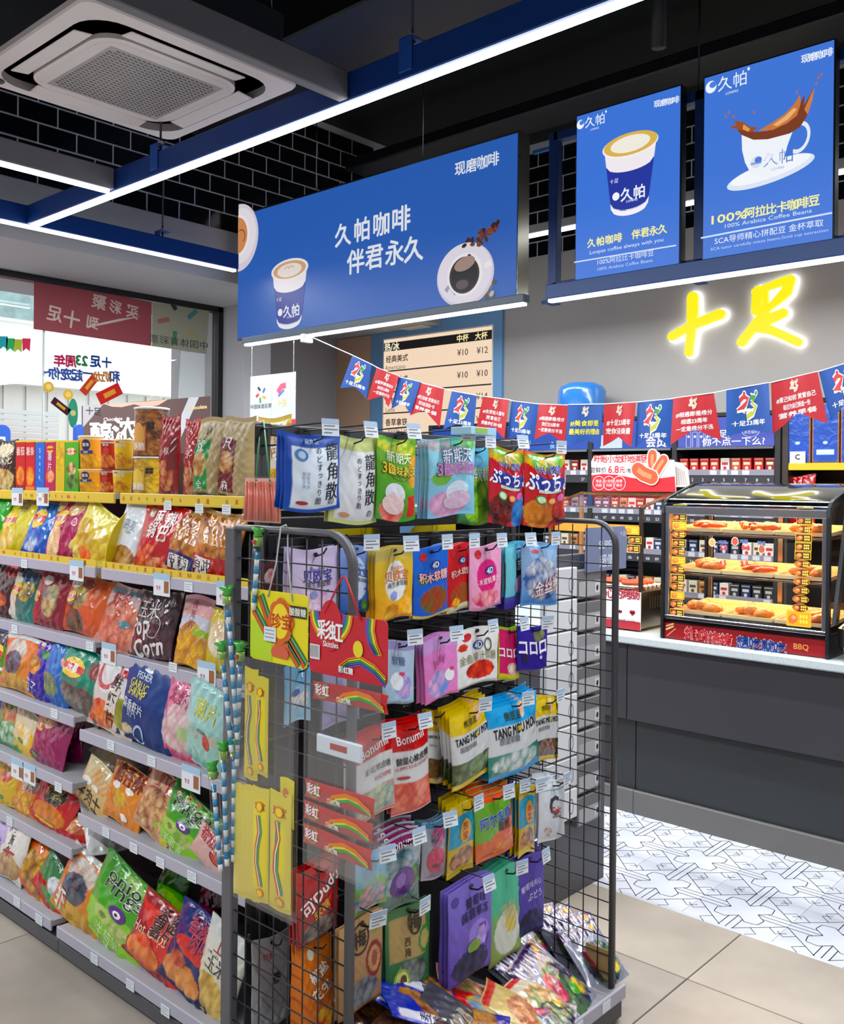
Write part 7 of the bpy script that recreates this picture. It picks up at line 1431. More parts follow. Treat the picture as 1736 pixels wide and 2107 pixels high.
for q in range(2): stroke(mb, [(x - .02, z + .0 + .016 * q), (x + .02, z + .02 + .012 * q)], .008, 'e8b878', f, .001)
stroke(mb, [(x - .015, z - .03), (x + .03, z + .01)], .003, 'e8b878', f, .001)
wp('red_base', mb, PLASTIC)
wp('base_rim', MB().box((XF - .008, Y0 + .01, ZG0 - .02), (XBk, Y1 - .01, ZG0), '3a3436', .003), STEEL)
side = [(XF - .012, ZB), (XF - .012, ZG1 - .03), (XF - .006, ZG1 + .012), (XF + .02, ZG1 + .036), (XF + .05, ZG1 + .048), (XF + .3, ZG1 + .112), (XBk, ZG1 + .122), (XBk, ZB)]
inner = [(XF + .02, ZG0 + .01), (XF + .02, ZG1 - .06), (XF + .05, ZG1), (XF + .14, ZTOP - .05), (XBk - .04, ZTOP - .045), (XBk - .04, ZG0 + .01)]
for y, s_ in ((Y0, 1), (Y1, -1)):
    mb = MB(); n = len(side); rg = []
    # black edge frame: outline ring with the glass inside
    out = side; V = []
    inn = [(XF + .012, ZB + .1), (XF + .012, ZG1 - .04), (XF + .018, ZG1 - .01), (XF + .034, ZG1 + .008), (XF + .06, ZG1 + .02), (XF + .3, ZG1 + .082), (XBk - .03, ZG1 + .09), (XBk - .03, ZB + .1)]
    for d in (0, .014 * s_):
        V += [(x, y + d, z) for x, z in out] + [(x, y + d, z) for x, z in inn]
    F = []
    for i in range(n):
        j = (i + 1) % n; F += [(i, j, n + j, n + i), (2 * n + i, 2 * n + j, 3 * n + j, 3 * n + i), (i, j, 2 * n + j, 2 * n + i), (n + i, n + j, 3 * n + j, 3 * n + i)]
    mb.add(V, F, '14171c'); mb.fix = True; wp('side_frame', mb, PLASTIC)
    mb = MB().add([(x, y + .007 * s_, z) for x, z in inn], [tuple(range(n))], 'ffffff'); wp('side_glass', mb, CASEGLASS)
for y in (Y0 + .022, Y1 - .028): wp('steel_post', MB().box((XF - .004, y - .008, ZG0), (XF + .006, y + .012, ZG1 + .0), 'c9ced2', .002), STEEL)
wp('steel_head', MB().box((XF - .006, Y0 + .014, ZG1 - .035), (XF + .012, Y1 - .014, ZG1 + .002), 'c9ced2', .003), STEEL)
wp('steel_sill', MB().box((XF - .006, Y0 + .014, ZG0), (XF + .012, Y1 - .014, ZG0 + .014), 'aab0b4', .003), STEEL)
roof = [(XF - .002, ZG1), (XF + .003, ZG1 + .014), (XF + .022, ZG1 + .032), (XF + .05, ZG1 + .042), (XF + .12, ZG1 + .061), (XF + .2, ZG1 + .082), (XF + .3, ZG1 + .106), (XF + .38, ZG1 + .114), (XBk, ZG1 + .117)]
V = [(x, y, z) for x, z in roof for y in (Y0 + .014, Y1 - .014)] + [(x, y, z - .004) for x, z in roof for y in (Y0 + .014, Y1 - .014)]
n = len(roof); F = [(2 * i, 2 * i + 1, 2 * i + 3, 2 * i + 2) for i in range(n - 1)] + [(2 * n + 2 * i, 2 * n + 2 * i + 2, 2 * n + 2 * i + 3, 2 * n + 2 * i + 1) for i in range(n - 1)]
mb = MB().add(V, F, 'a2a5a2', True); wp('curved_roof', mb, MIRROR)
wp('front_glass', MB().box((XF + .004, Y0 + .03, ZG0 + .014), (XF + .007, Y1 - .03, ZG1 - .035), 'ffffff'), CASEGLASS)
for y in (Y0 + .03, (Y0 + Y1) / 2, Y1 - .03): wp('rear_post', MB().box((XBk - .03, y - .012, ZG0), (XBk - .008, y + .012, ZG1 + .09), 'b9a68a', .002), STEEL)
L = bpy.data.lights.new('case_lamp', 'AREA'); L.shape = 'RECTANGLE'; L.size = .3; L.size_y = .7; L.energy = 11; L.color = (1, .66, .34)
o = bpy.data.objects.new('case_lamp', L); COL.objects.link(o); o.location = (XF + .24, (Y0 + Y1) / 2, ZG1 + .05); 
shz = [ZG0 + .02, hit(1500, 1180, 'x', XF + .12).z, hit(1500, 1096, 'x', XF + .12).z]
for z in shz[:2]:
    for yy in ((Y0 + Y1) / 2,):
        L2 = L.copy(); L2.energy = 6; L2.size = .25; L2.size_y = .66; o = bpy.data.objects.new('case_lamp', L2); COL.objects.link(o); o.location = (XF + .24, yy, (shz[shz.index(z) + 1]) - .02)
for z in shz[1:]:
    wp('wire_shelf', MB().box((XF + .02, Y0 + .03, z - .012), (XBk - .05, Y1 - .03, z - .002), '8e8578', .003), STEEL)
fm_ = []
rf = random.Random(21)
def blob(kind, L_, seed):
    r_ = random.Random(seed); mb = MB(); N = 9; P_ = []; R_ = []
    for i in range(N):
        t = i / (N - 1); P_.append((0, (t - .5) * L_, .006 * math.sin(3 * t))); 
        R_.append({'sausage': .015 * (math.sin(math.pi * min(max(t, .04), .96)) ** .35), 'skewer': .014 + .008 * math.sin(6 * t + seed), 'wing': .014 + .012 * math.sin(math.pi * t) ** 2 + (.01 if t < .4 else 0), 'patty': .03 * math.sin(math.pi * min(max(t, .05), .95)) ** .5}[kind] * r_.uniform(.85, 1.15))
    mb.tube(P_, R_, {'sausage': 'cc4418', 'skewer': 'c85c24', 'wing': 'c86c2c', 'patty': 'd07c2c'}[kind], 10)
    if kind == 'skewer': mb.tube([(0, -L_ * .5, 0), (0, -L_ * .85, .01)], .002, 'd8b878', 5)
    v = mb.v[0]; v += np.array([[r_.uniform(-.003, .003) for _ in range(3)] for _ in range(len(v))]); v[:, 2] *= .8
    return mb.mesh('fried_food', FRIED)
FM = {k_: [blob(k_, l_, s_) for s_ in (1, 2)] for k_, l_ in (('sausage', .13), ('skewer', .13), ('wing', .1), ('patty', .09))}
what = {'sausage': ('fried sausage', 'sausage'), 'skewer': ('meat skewer', 'skewer'), 'wing': ('fried chicken piece', 'chicken piece'), 'patty': ('fried cutlet', 'cutlet')}
ORD = ('first', 'second', 'third', 'fourth', 'fifth', 'sixth', 'seventh', 'eighth', 'ninth')
plan = {2: ('sausage', 'skewer', 'patty'), 1: ('wing', 'sausage', 'patty'), 0: ('patty', 'patty', 'wing')}
def tray_mesh(w, d):
    mb = MB(); a = .012
    mb.box((0, 0, 0), (d, w, .003), 'cfa868'); 
    for b0, b1 in (((-a * .5, -a * .5, .0), (0, w + a * .5, .016)), ((d, -a * .5, .0), (d + a * .5, w + a * .5, .016)), ((0, -a * .5, 0), (d, 0, .016)), ((0, w, 0), (d, w + a * .5, .016))): mb.box(b0, b1, 'c9b48a')
    for i in range(9): mb.box((.02 + i * d / 10, .01, .006), (.022 + i * d / 10, w - .01, .008), 'b89a68')
    return mb.mesh('tray', PLASTIC)
tw = .222; tmesh = tray_mesh(tw, .36)
posn = ('left', 'middle', 'right')
for lv in (0, 1, 2):
    for c in range(3):
        y = Y1 - .045 - (c + 1) * (tw + .022) + .02; z = shz[lv] + .004
        put('food_tray', tmesh, None, (XF + .04, y, z), (0, math.radians(-3.5), 0), label='golden baking tray on the %s level of the hot food case, %s one' % (('bottom', 'middle', 'top')[lv], posn[c]), category='tray', group='baking trays in the hot food case')
        kd = plan[lv][c]; n = 4 if kd != 'patty' else 3
        for i in range(n):
            put('fried_food', FM[kd][i % 2], None, (XF + .085 + .026 * (i % 2) + .07 * (i // 2 if kd == 'patty' else i * .45), y + .05 + (.032 if kd != 'patty' else .06) * i, z + .026 + .006 * (i % 2)), (0, 0, rf.uniform(.6, 1.2)), label='%s on the %s %s tray in the hot case, %s from left' % (what[kd][0], ('bottom', 'middle', 'top')[lv], posn[c], ORD[n - 1 - i]), category=what[kd][1], group='%s heap on the %s %s tray' % (what[kd][0], ('bottom', 'middle', 'top')[lv], posn[c]))
def sticker(mb_w, mb_h, rnd, s):
    mb = MB(); f = flat(0); r_ = random.Random(s)
    if rnd: disc(mb, 0, 0, mb_w / 2, mb_h / 2, 'e8a020', f, 0, 22); disc(mb, 0, 0, mb_w / 2 * .93, mb_h / 2 * .88, '6c2c14', f, .0004, 22); 
    else: rect(mb, -mb_w / 2, mb_w / 2, -mb_h / 2, mb_h / 2, 'f0c020', f, 0); rect(mb, -mb_w / 2 * .93, mb_w / 2 * .93, -mb_h / 2 * .84, mb_h / 2 * .84, '4c2010' if s % 2 else 'e8a818', f, .0004)
    disc(mb, -mb_w * .24, -.001, mb_w * .2, mb_h * .3, 'e0702c', f, .0008, 12, .4); disc(mb, -mb_w * .2, .002, mb_w * .1, mb_h * .14, 'f0a860', f, .001, 8)
    for i in range(2):
        for j in range(3): rect(mb, mb_w * (.04 + .12 * j), mb_w * (.13 + .12 * j), mb_h * (-.28 + .32 * i), mb_h * (-.06 + .32 * i), 'f6d848', f, .0009)
    return mb.mesh('price_sticker', CARD)
SM = [sticker(.07, .036, r_, s_) for r_, s_ in ((0, 1), (1, 2), (0, 4), (1, 3))]
pt = px_x(XF + .002)
for i in range(13):
    px, py = 1399 - .55 * i, 1046 + 17.9 * i; y, z = pt(px, py); put('price_sticker', SM[(i * 7) % 4] if i > 1 else SM[0], wc, (.001, -y - wc.location.y, z - wc.location.z), (0, 0, -math.pi / 2))
for i in range(12):
    px, py = 1656 - .9 * i, 1053 + 18.0 * i; y, z = pt(px, py); put('price_sticker', SM[0 if i in (0, 1, 3, 4, 5) else 1], wc, (.001, -y - wc.location.y, z - wc.location.z), (0, 0, -math.pi / 2))
y, z = pt(1643, 1273); put('price_sticker', SM[2], wc, (.001, -y - wc.location.y, z - wc.location.z), (0, 0, -math.pi / 2)).scale = (1.5, 1, 1.9)
for (px, py, t_, c_) in ((1488, 1127, '2.8', 'd8303c'), (1534, 1127, '8.8', 'd8303c'), (1487, 1158, '4.5', 'd8303c'), (1531, 1159, '9.9', 'd8303c'), (1567, 1118, '特价', '5c6cb0'), (1486, 1116, '鸡排', '5c6cb0'), (1530, 1114, '鸡腿', '5c6cb0')):
    mb = MB(); y, z = pt(px, py); text(mb, t_, .028 if '.' in t_ else .018, 0, 0, c_, flat(0), .03, out='f4e8e8'); o = mb.build('price_lettering', CARD, wc); o.location = (.001, -y - wc.location.y, z - wc.location.z); o.rotation_euler = (0, 0, -math.pi / 2)
for (px, py, c_) in ((1465, 1116, 'd8a060'), (1512, 1114, 'c84c3c'), (1567, 1130, 'b85c30')):
    mb = MB(); y, z = pt(px, py); disc(mb, 0, 0, .017, .02, 'f2e8dc', flat(0), 0, 14); disc(mb, 0, 0, .014, .017, c_, flat(0), .0005, 14); o = mb.build('food_sticker', CARD, wc); o.location = (.001, -y - wc.location.y, z - wc.location.z); o.rotation_euler = (0, 0, -math.pi / 2)

# ---- second case, cut by the right border
c2 = empty('second_food_case', (XF, .9, ZB), label='black framed food case cut off by the right border', category='display case')
def w2(nm, mb, m): mb.xf(Matrix.Translation(-Vector(c2.location))); return mb.build(nm, m, c2)
YA = 1.372
w2('steel_base', MB().box((XF - .03, .6, ZB + .03), (XBk, YA - .015, ZB + .165), '9a9794', .03), STEEL)
w2('foot', MB().box((XF, YA - .09, ZB - .0), (XF + .05, YA - .04, ZB + .03), '141416', .004), PLASTIC)
w2('side_frame', MB().prism([(XF - .04, ZB + .15), (XF + .12, ZG1 + .04), (XF + .2, ZTOP + .01), (XF + .24, ZTOP + .02), (XBk, ZTOP + .02), (XBk, ZTOP - .03), (XF + .26, ZTOP - .03), (XF + .17, ZG1 + .0), (XF + .0, ZB + .15)], YA, YA - .016, '14181e', lambda x, d, z: (x, d, z)), PLASTIC)
w2('top_cap', MB().box((XF + .2, .6, ZTOP - .01), (XBk, YA, ZTOP + .02), '14181e', .008), PLASTIC)
w2('glass_front', MB().add([(XF - .02, .6, ZB + .16), (XF - .02, YA - .016, ZB + .16), (XF + .14, YA - .016, ZG1 + .03), (XF + .14, .6, ZG1 + .03)], [(0, 1, 2, 3)], 'ffffff'), CASEGLASS)
w2('wire_shelf', MB().box((XF + .1, .62, ZB + .42), (XBk - .04, YA - .03, ZB + .43), 'c98a48'), STEEL)
w2('warm_tray', MB().box((XF + .05, .62, ZB + .17), (XBk - .04, YA - .03, ZB + .19), 'd89a48'), PLASTIC)

# ---- sausage roller machine
SX = 4.2
ya, yb = hit(1319, 1280, 'x', SX).y, hit(1319, 1280, 'x', SX).y + .56
sm = empty('sausage_roller', (SX, ya, .87), label='steel sausage roller machine with a slanted glass hood on the counter', category='sausage machine')
def sp2(nm, mb, m): mb.xf(Matrix.Translation(-Vector(sm.location))); return mb.build(nm, m, sm)
zb_ = hit(1319, 1218, 'x', SX).z; zt_ = hit(1325, 1046, 'x', SX).z; XR = 4.52; zr = zt_ + .07
sp2('steel_body', MB().box((SX, ya, .885), (XR, yb, zb_), 'a89a86', .004), STEEL)
for i in range(8): sp2('vent_slot', MB().box((SX + .08 + i * .026, ya - .001, zb_ - .09), (SX + .092 + i * .026, ya + .002, zb_ - .03), '2c2824'), PLASTIC)
mb = MB().box((SX - .004, ya + .002, .878), (SX - .001, yb, zb_ - .004), 'e2e0e2'); f = fX(SX - .004)
rect(mb, -yb, -ya - .002, .878, .92, 'a81c2c', f); P_ = px_x(SX - .004)
for i, t in enumerate('的烤肠'): x, z = P_(1272 + 17.5 * i, 1221 + 1.2 * i); text(mb, t, .05, x, z, 'a81c34', f, .03, off=.001)
for i, t in enumerate('用心'): x, z = P_(1238 + 17 * i, 1219 + 1.2 * i); text(mb, t, .05, x, z, 'a81c34', f, .03, off=.001)
x, z = P_(1301, 1261); disc(mb, x - .007, z + .004, .009, .009, 'a81c34', f, .001, 12); disc(mb, x + .007, z + .004, .009, .009, 'a81c34', f, .001, 12); poly(mb, [(x - .015, z + .001), (x, z - .017), (x + .015, z + .001)], 'a81c34', f, .001)
x, z = P_(1275, 1259); disc(mb, x, z, .013, .006, 'a81c34', f, .001, 12); poly(mb, [(x - .013, z), (x - .013, z + .012), (x - .005, z + .005), (x, z + .015), (x + .005, z + .005), (x + .013, z + .012), (x + .013, z)], 'a81c34', f, .001)
x, z = P_(1288, 1277); text(mb, '只好品质 只好安心', .015, x, z, '5c2c38', f, 0, off=.001); x, z = P_(1288, 1302); text(mb, '全国推荐 限时吃好点', .015, x, z, 'f0dce0', f, .01, off=.002)
sp2('front_sheet', mb, CARD)
wd = 'a5764a'
for y in (ya, yb - .02): 
    sp2('front_post', MB().box((SX, y, zb_), (SX + .018, y + .02, zt_), '8f8a86' if y == ya else wd, .002), STEEL)
    sp2('rear_post', MB().box((XR - .02, y, zb_), (XR, y + .02, zr), wd, .002), PLASTIC)
    sp2('hood_rail', MB().tube([(SX, y + .01, zt_), (XR, y + .01, zr)], .009, wd, 4), STEEL)
sp2('hood_rail', MB().box((SX, ya, zt_ - .006), (SX + .012, yb, zt_ + .004), 'b9b4b0', .002), STEEL)
sp2('hood_rail', MB().box((XR - .02, ya, zr - .012), (XR, yb, zr + .006), wd, .002), STEEL)
sp2('hood_glass', MB().add([(SX, ya, zt_ + .003), (SX, yb, zt_ + .003), (XR, yb, zr + .003), (XR, ya, zr + .003)], [(0, 1, 2, 3)], 'ffffff'), CASEGLASS)
sp2('front_glass', MB().add([(SX + .005, ya + .02, zb_), (SX + .005, yb - .02, zb_), (SX + .005, yb - .02, zt_), (SX + .005, ya + .02, zt_)], [(0, 1, 2, 3)], 'ffffff'), CASEGLASS)
sp2('orange_board', MB().box((SX + .03, ya + .02, hit(1290, 1098, 'x', SX + .03).z), (SX + .033, yb - .02, hit(1290, 1080, 'x', SX + .03).z), 'e8982c'), CARD)
for i in range(6): 
    sp2('roller', MB().tube([(SX + .05 + .045 * i, ya + .02, zb_ + .012), (SX + .05 + .045 * i, yb - .02, zb_ + .012)], .011, 'c9c4bc', 10), STEEL)
sg_m = MB().tube([(0, -.055, 0), (0, -.045, 0), (0, .045, 0), (0, .055, 0)], [.006, .013, .013, .006], 'd0582c', 10).mesh('sausage', FRIED)
for i in range(4):
    for j in range(3): put('roller_sausage', sg_m, None, (SX + .072 + .045 * i, ya + .1 + .15 * j, zb_ + .032), (0, 0, 0), label='plump sausage lying on the rollers of the sausage machine', category='sausage', group='sausages on the rollers')
for i in range(2):
    y, z = px_x(SX + .0)(1307 - 3 * i, 1111 + 18 * i); o = put('price_sticker', SM[0], sm, (-.003, -y - ya, z - .87), (0, 0, -math.pi / 2))
y, z = px_x(SX)(1300, 1092); put('price_sticker', SM[2], sm, (-.003, -y - ya, z - .87), (0, 0, -math.pi / 2)).scale = (1.2, 1, 1.1)
# red and white topper board
XT = 4.5; P_ = px_x(XT); f = fX(XT)
mb = MB(); out = [P_(*q) for q in ((1218, 1011), (1216, 950), (1222, 937), (1331, 935), (1336, 928), (1346, 926), (1356, 932), (1358, 940), (1372, 937), (1374, 948), (1386, 946), (1389, 980), (1390, 1012))]
mb.prism(out, XT + .006, XT, 'e8e6e4', lambda x, d, z: (d, -x, z))
poly(mb, [P_(*q) for q in ((1218, 1011), (1217, 978), (1240, 975), (1270, 977), (1310, 985), (1350, 985), (1388, 980), (1390, 1012))], 'd01c28', f, .0005)
for i, t in enumerate('盱眙小龙虾地道肠'): x, z = P_(1229 + 13.7 * i, 944); text(mb, t, .042, x, z, 'c01c28', f, .02, off=.001)
x, z = P_(1262, 966); text(mb, '6.8', .052, x, z, 'c01c38', f, .02, off=.001); x, z = P_(1231, 967); text(mb, '尝鲜价', .032, x, z, '2c2828', f, .01, off=.001); x, z = P_(1280, 967); text(mb, '元', .036, x, z, 'c01c38', f, .02, off=.001); x, z = P_(1294, 968); text(mb, '/根', .026, x, z, '2c2828', f, .01, off=.001)
for i in range(3): x, z = P_(1232 + 21 * i, 994); ring(mb, x, z, .036, .039, 'f0d8d8', f, .001, 22); text(mb, ('精选', '小龙虾', '鲜嫩')[i], .018, x, z + .011, 'f0d8d8', f, 0, off=.001); text(mb, ('肉肠', '风味', '弹牙')[i], .018, x, z - .012, 'f0d8d8', f, 0, off=.001)
for o_, (pts, w_) in enumerate((([(1345, 965), (1342, 950), (1343, 935)], .05), ([(1350, 972), (1358, 958), (1366, 946)], .05), ([(1314, 966), (1325, 975), (1342, 982)], .075))):
    o_ = .003 * (o_ + 1)
    q = [P_(*a_) for a_ in pts]; stroke(mb, q, w_ + .012, 'f2ece8', f, o_); 
    for n_, e_ in enumerate((q[0], q[-1])): disc(mb, e_[0], e_[1], w_ / 2 + .006, w_ / 2 + .006, 'f2ece8', f, o_ + .0003 + .0003 * n_, 14)
    stroke(mb, q, w_, 'd8502c', f, o_ + .001)
    for n_, e_ in enumerate((q[0], q[-1])): disc(mb, e_[0], e_[1], w_ / 2, w_ / 2, 'd8502c', f, o_ + .0013 + .0003 * n_, 14)
    stroke(mb, q, w_ * .35, 'ec8058', f, o_ + .002)
mb.build('sausage_topper_board', CARD, label='red and white cut-out price board standing on the sausage machine', category='board')
mb = MB(); q = [P_(*a_) for a_ in ((1383, 1002), (1378, 965), (1384, 950), (1396, 952), (1410, 965), (1414, 1002))]
mb.prism(q, XT + .03, XT + .024, 'dcd8d4', lambda x, d, z: (d, -x, z))
for i in range(5): a_, b_ = P_(1386 + i * 4, 960 + 2 * i), P_(1388 + 5 * i, 998); stroke(mb, [a_, b_], .008, 'a8a4a0', fX(XT + .024), .001)
mb.build('clear_carrier_bag', WRAP if False else PLASTIC, label='crumpled white carrier bag sticking out beside the topper board', category='bag')

# ================================================================ WALL SHELVING BEHIND THE COUNTER
XSf = 5.6
bs = empty('cigarette_shelving', (XSf, 3, 0), label='black wall shelving with numbered rows behind the counter', category='shelving unit')
def bp2(nm, mb, m=POWDER, par=None, **k): mb.xf(Matrix.Translation((-XSf, -3, 0))); return mb.build(nm, m, par or bs, **k)
U_ = [hit(px, 950, 'x', XSf).y for px in (1600, 1388, 1215)]; U_ += [U_[-1] + .74, U_[-1] + 1.48]
bp2('back_panel', MB().box((5.93, U_[0], 0), (5.95, U_[-1], 2.06), '0c0c0e'))
for y in U_: bp2('upright', MB().box((XSf - .01, y - .018, 0), (5.93, y + .018, 2.06), '2b2a2c', .003))
bp2('top_board', MB().box((XSf, U_[0], 2.035), (5.93, U_[-1], 2.06), '222224', .002))
heads = ((U_[0], U_[1], ('你不点一下么？', .5), '电子'), (U_[1], U_[2], ('十足 会员中心', 0), ''), (U_[2], U_[3], ('美食·优选', 0), ''), (U_[3], U_[4], ('', 0), ''))
for i, (a, b, tx, t2) in enumerate(heads):
    mb = MB().box((XSf - .004, a + .02, 1.845), (XSf + .01, b - .02, 2.03), '2048a4' if i != 0 else '3c4ca8', .002); f = fX(XSf - .004)
    if i == 0:
        x, z = px_x(XSf)(1508, 908); text(mb, '你不点一下么?', .05, x, z, 'e8ecf8', f, .02, off=.001, fit=.4); x, z = px_x(XSf)(1490, 893); text(mb, '足!', .05, x, z, 'e8ecf8', f, .02, off=.001); 
        for k_ in range(4): x, z = px_x(XSf)(1417 + 13 * k_, 905); rect(mb, x - .017, x - .014, z - .05, z + .05, 'c8d4f0', f, .001); rect(mb, x + .014, x + .017, z - .05, z + .05, 'c8d4f0', f, .001); rect(mb, x - .017, x + .017, z + .047, z + .05, 'c8d4f0', f, .001); rect(mb, x - .017, x + .017, z - .05, z - .047, 'c8d4f0', f, .001); disc(mb, x, z + .02, .009, .009, 'c8d4f0', f, .001, 10)
        x, z = px_x(XSf)(1545, 889); ring(mb, x, z, .05, .054, 'c8d4f0', f, .001, 20, sq=.55); text(mb, '会员福利', .02, x, z, 'c8d4f0', f, 0, off=.001)
    elif i == 1:
        x, z = px_x(XSf)(1350, 909); text(mb, '会员', .07, x, z, 'e8ecf8', f, .03, off=.001); rect(mb, x - .42, x - .25, 1.85, 1.94, 'b8c8e4', f, .001)
    elif i == 2: text(mb, '食. 食.', .05, -(a + b) / 2 + .1, 1.88, '7cb0f0', f, .03, off=.001); ring(mb, -(a + b) / 2 - .2, 1.9, .06, .066, '7cb0f0', f, .001, 20)
    bp2('blue_header_board', mb, PLASTIC)
    bp2('header_ledge', MB().box((XSf - .02, a + .02, 1.828), (XSf + .02, b - .02, 1.845), '8b8f94', .002), STEEL)
rz = (1.615, 1.355, 1.095, .835)
nums = ((1, 37, 73, 91), (10, 46, 82, 100), (19, 55, 77, 109), (28, 64, 86, 118))
packc = [('c01c24', 'e8c8a0', 'red'), ('8c1420', 'f0d8b0', 'dark red'), ('e0dcd4', 'c02830', 'white and red'), ('b87838', '3c2410', 'amber'), ('1c2c54', 'c8c8d0', 'navy'), ('d8d0b8', '5c4028', 'cream'), ('c8502c', 'f0e0c0', 'orange'), ('262a30', 'b8b8b8', 'black')]
PM_ = []
for i, (a, b, nm_) in enumerate(packc):
    mb = MB().box((0, -.028, 0), (.06, .028, .088), a, .0015); f = lambda x, z, off: np.stack([np.full_like(np.asarray(x, float), -.0006) - off, -np.asarray(x, float), np.asarray(z, float)], -1)
    rect(mb, -.02, .02, .045, .062, b, f); disc(mb, 0, .026, .011, .011, b, f, .0002, 10); rect(mb, -.027, .027, .078, .081, 'e8d8a0', f)
    PM_.append(mb.mesh('cigarette_pack', CARD))
rk = random.Random(12); ORD = ('first', 'second', 'third', 'fourth', 'fifth', 'sixth', 'seventh', 'eighth', 'ninth'); rown = ('top', 'second', 'third', 'lowest')
for bi in range(len(U_) - 1):
    a, b = U_[bi] + .02, U_[bi + 1] - .02
    for ri, z in enumerate(rz):
        s_ = bp2('shelf', MB().box((XSf + .02, a, z + .06), (5.93, b, z + .072), '303034'))
        mb = MB().box((XSf - .004, a, z), (XSf + .006, b, z + .05), '34353b', .001); f = fX(XSf - .004); st = (b - a) / 9
        for k_ in range(9):
            y = b - (k_ + .5) * st; n_ = nums[bi][ri] + k_
            if proj((XSf, y, z))[0] > 1180: text(mb, str(n_), .026, -y, z + .024, 'd8dce2', f, .01, off=.0005)
        bp2('number_strip', mb, PLASTIC, s_)
        mb = MB().box((XSf - .006, a, z + .052), (XSf + .006, b, z + .088), '8f8d9c', .001)
        for k_ in range(9):
            if rk.random() < .6: y = b - (k_ + .5) * st; rect(mb, -y - .022, -y + .022, z + .056, z + .084, 'd4d4dc', fX(XSf - .006))
        bp2('label_rail', mb, PLASTIC, s_)
        for k_ in range(9):
            y = b - (k_ + .5) * st; p = proj((XSf, y, z + .1))
            if p[0] < 1120 or p[1] > 1320 or p[0] > 1745: continue
            j = rk.choice((0, 0, 1, 1, 0, 2, 6)) if ri == 0 else rk.choice((1, 0, 2, 3, 5, 4) if ri == 1 else (4, 7, 5, 4, 2, 3))
            put('cigarette_pack', PM_[j], None, (XSf + .012, y + rk.uniform(-.003, .003), z + .0725), (0, 0, rk.uniform(-.03, .03)), label='%s cigarette pack, %s from the left, %s row, %s bay' % (packc[j][2], ORD[k_], rown[ri], ('right', 'middle', 'left', 'far left')[bi]), category='cigarette pack', group='cigarette packs on the %s numbered row' % rown[ri])
# cabinet with blue cartons at the right
ycab = U_[0] - .02
cb = empty('side_cabinet', (XSf, ycab - .6, 0), label='dark cabinet with a yellow shelf edge at the right behind the counter', category='cabinet')
def cb2(nm, mb, m=POWDER): mb.xf(Matrix.Translation(-Vector(cb.location))); return mb.build(nm, m, cb)
cb2('back_panel', MB().box((5.93, .6, 0), (5.95, ycab, 2.15), '1c1a1a')); cb2('side_panel', MB().box((XSf, ycab - .04, 0), (5.93, ycab - .005, 2.15), '39312c'))
zy = hit(1660, 957, 'x', XSf).z
cb2('shelf', MB().box((XSf, .6, zy - .02), (5.93, ycab - .04, zy), '2c2826')); cb2('yellow_edge', MB().box((XSf - .006, .6, zy - .03), (XSf, ycab - .045, zy + .012), 'd8c020', .002), PLASTIC)
cb2('shelf', MB().box((XSf, .6, zy - .42), (5.93, ycab - .04, zy - .4), '2c2826'))
for i, (p0_, p1_) in enumerate(((1614, 1665), (1669, 1724), (1728, 1780))):
    ya_, yb_ = hit(p0_, 940, 'x', XSf).y, hit(p1_, 940, 'x', XSf).y
    mb = MB().box((XSf + .01, yb_, zy + .014), (XSf + .1, ya_, zy + .36), 'a06c54').box((XSf + .008, yb_ + .008, zy + .02), (XSf + .01, ya_ - .008, zy + .352), '1450b8'); f = fX(XSf + .008); xm = -(ya_ + yb_) / 2
    rect(mb, xm - .05, xm + .05, zy + .06, zy + .09, 'c8dcf4', f) if i else None
    disc(mb, xm, zy + .13, .015, .01, 'b8d0f0', f, 0, 8)
    mb.build('blue_carton', FOIL, label='tall blue carton on the yellow-edged shelf, %s' % ('left one with a white C card before it', 'middle one with a white name plate', 'one cut by the right border')[i], category='carton', group='blue cartons on the yellow-edged shelf')
yc_ = hit(1641, 940, 'x', XSf).y
mb = MB().box((XSf - .004, yc_ - .045, zy + .012), (XSf - .002, yc_ + .045, zy + .08), 'eef0f2'); text(mb, 'C', .04, -yc_, zy + .048, '1c1c20', fX(XSf - .004), .04)
mb.build('letter_card', CARD, label='small white card with a black letter C before the blue carton', category='card')
yr_ = hit(1641, 978, 'x', XSf).y
put('red_white_bag', packet(.17, .2, .05, [('g', 'b81c28', 'c8202c'), ('m', .1, .5, .7, .3, 'e8e0e0', 'c03040', 7)], [], 'pillow', 91, name='red_white_bag'), None, (XSf + .06, yr_, zy - .4 + .002), (0, 0, -math.pi / 2), label='red and white crinkled bag standing below the yellow shelf edge', category='bag').scale = (1, 1, 1.7)
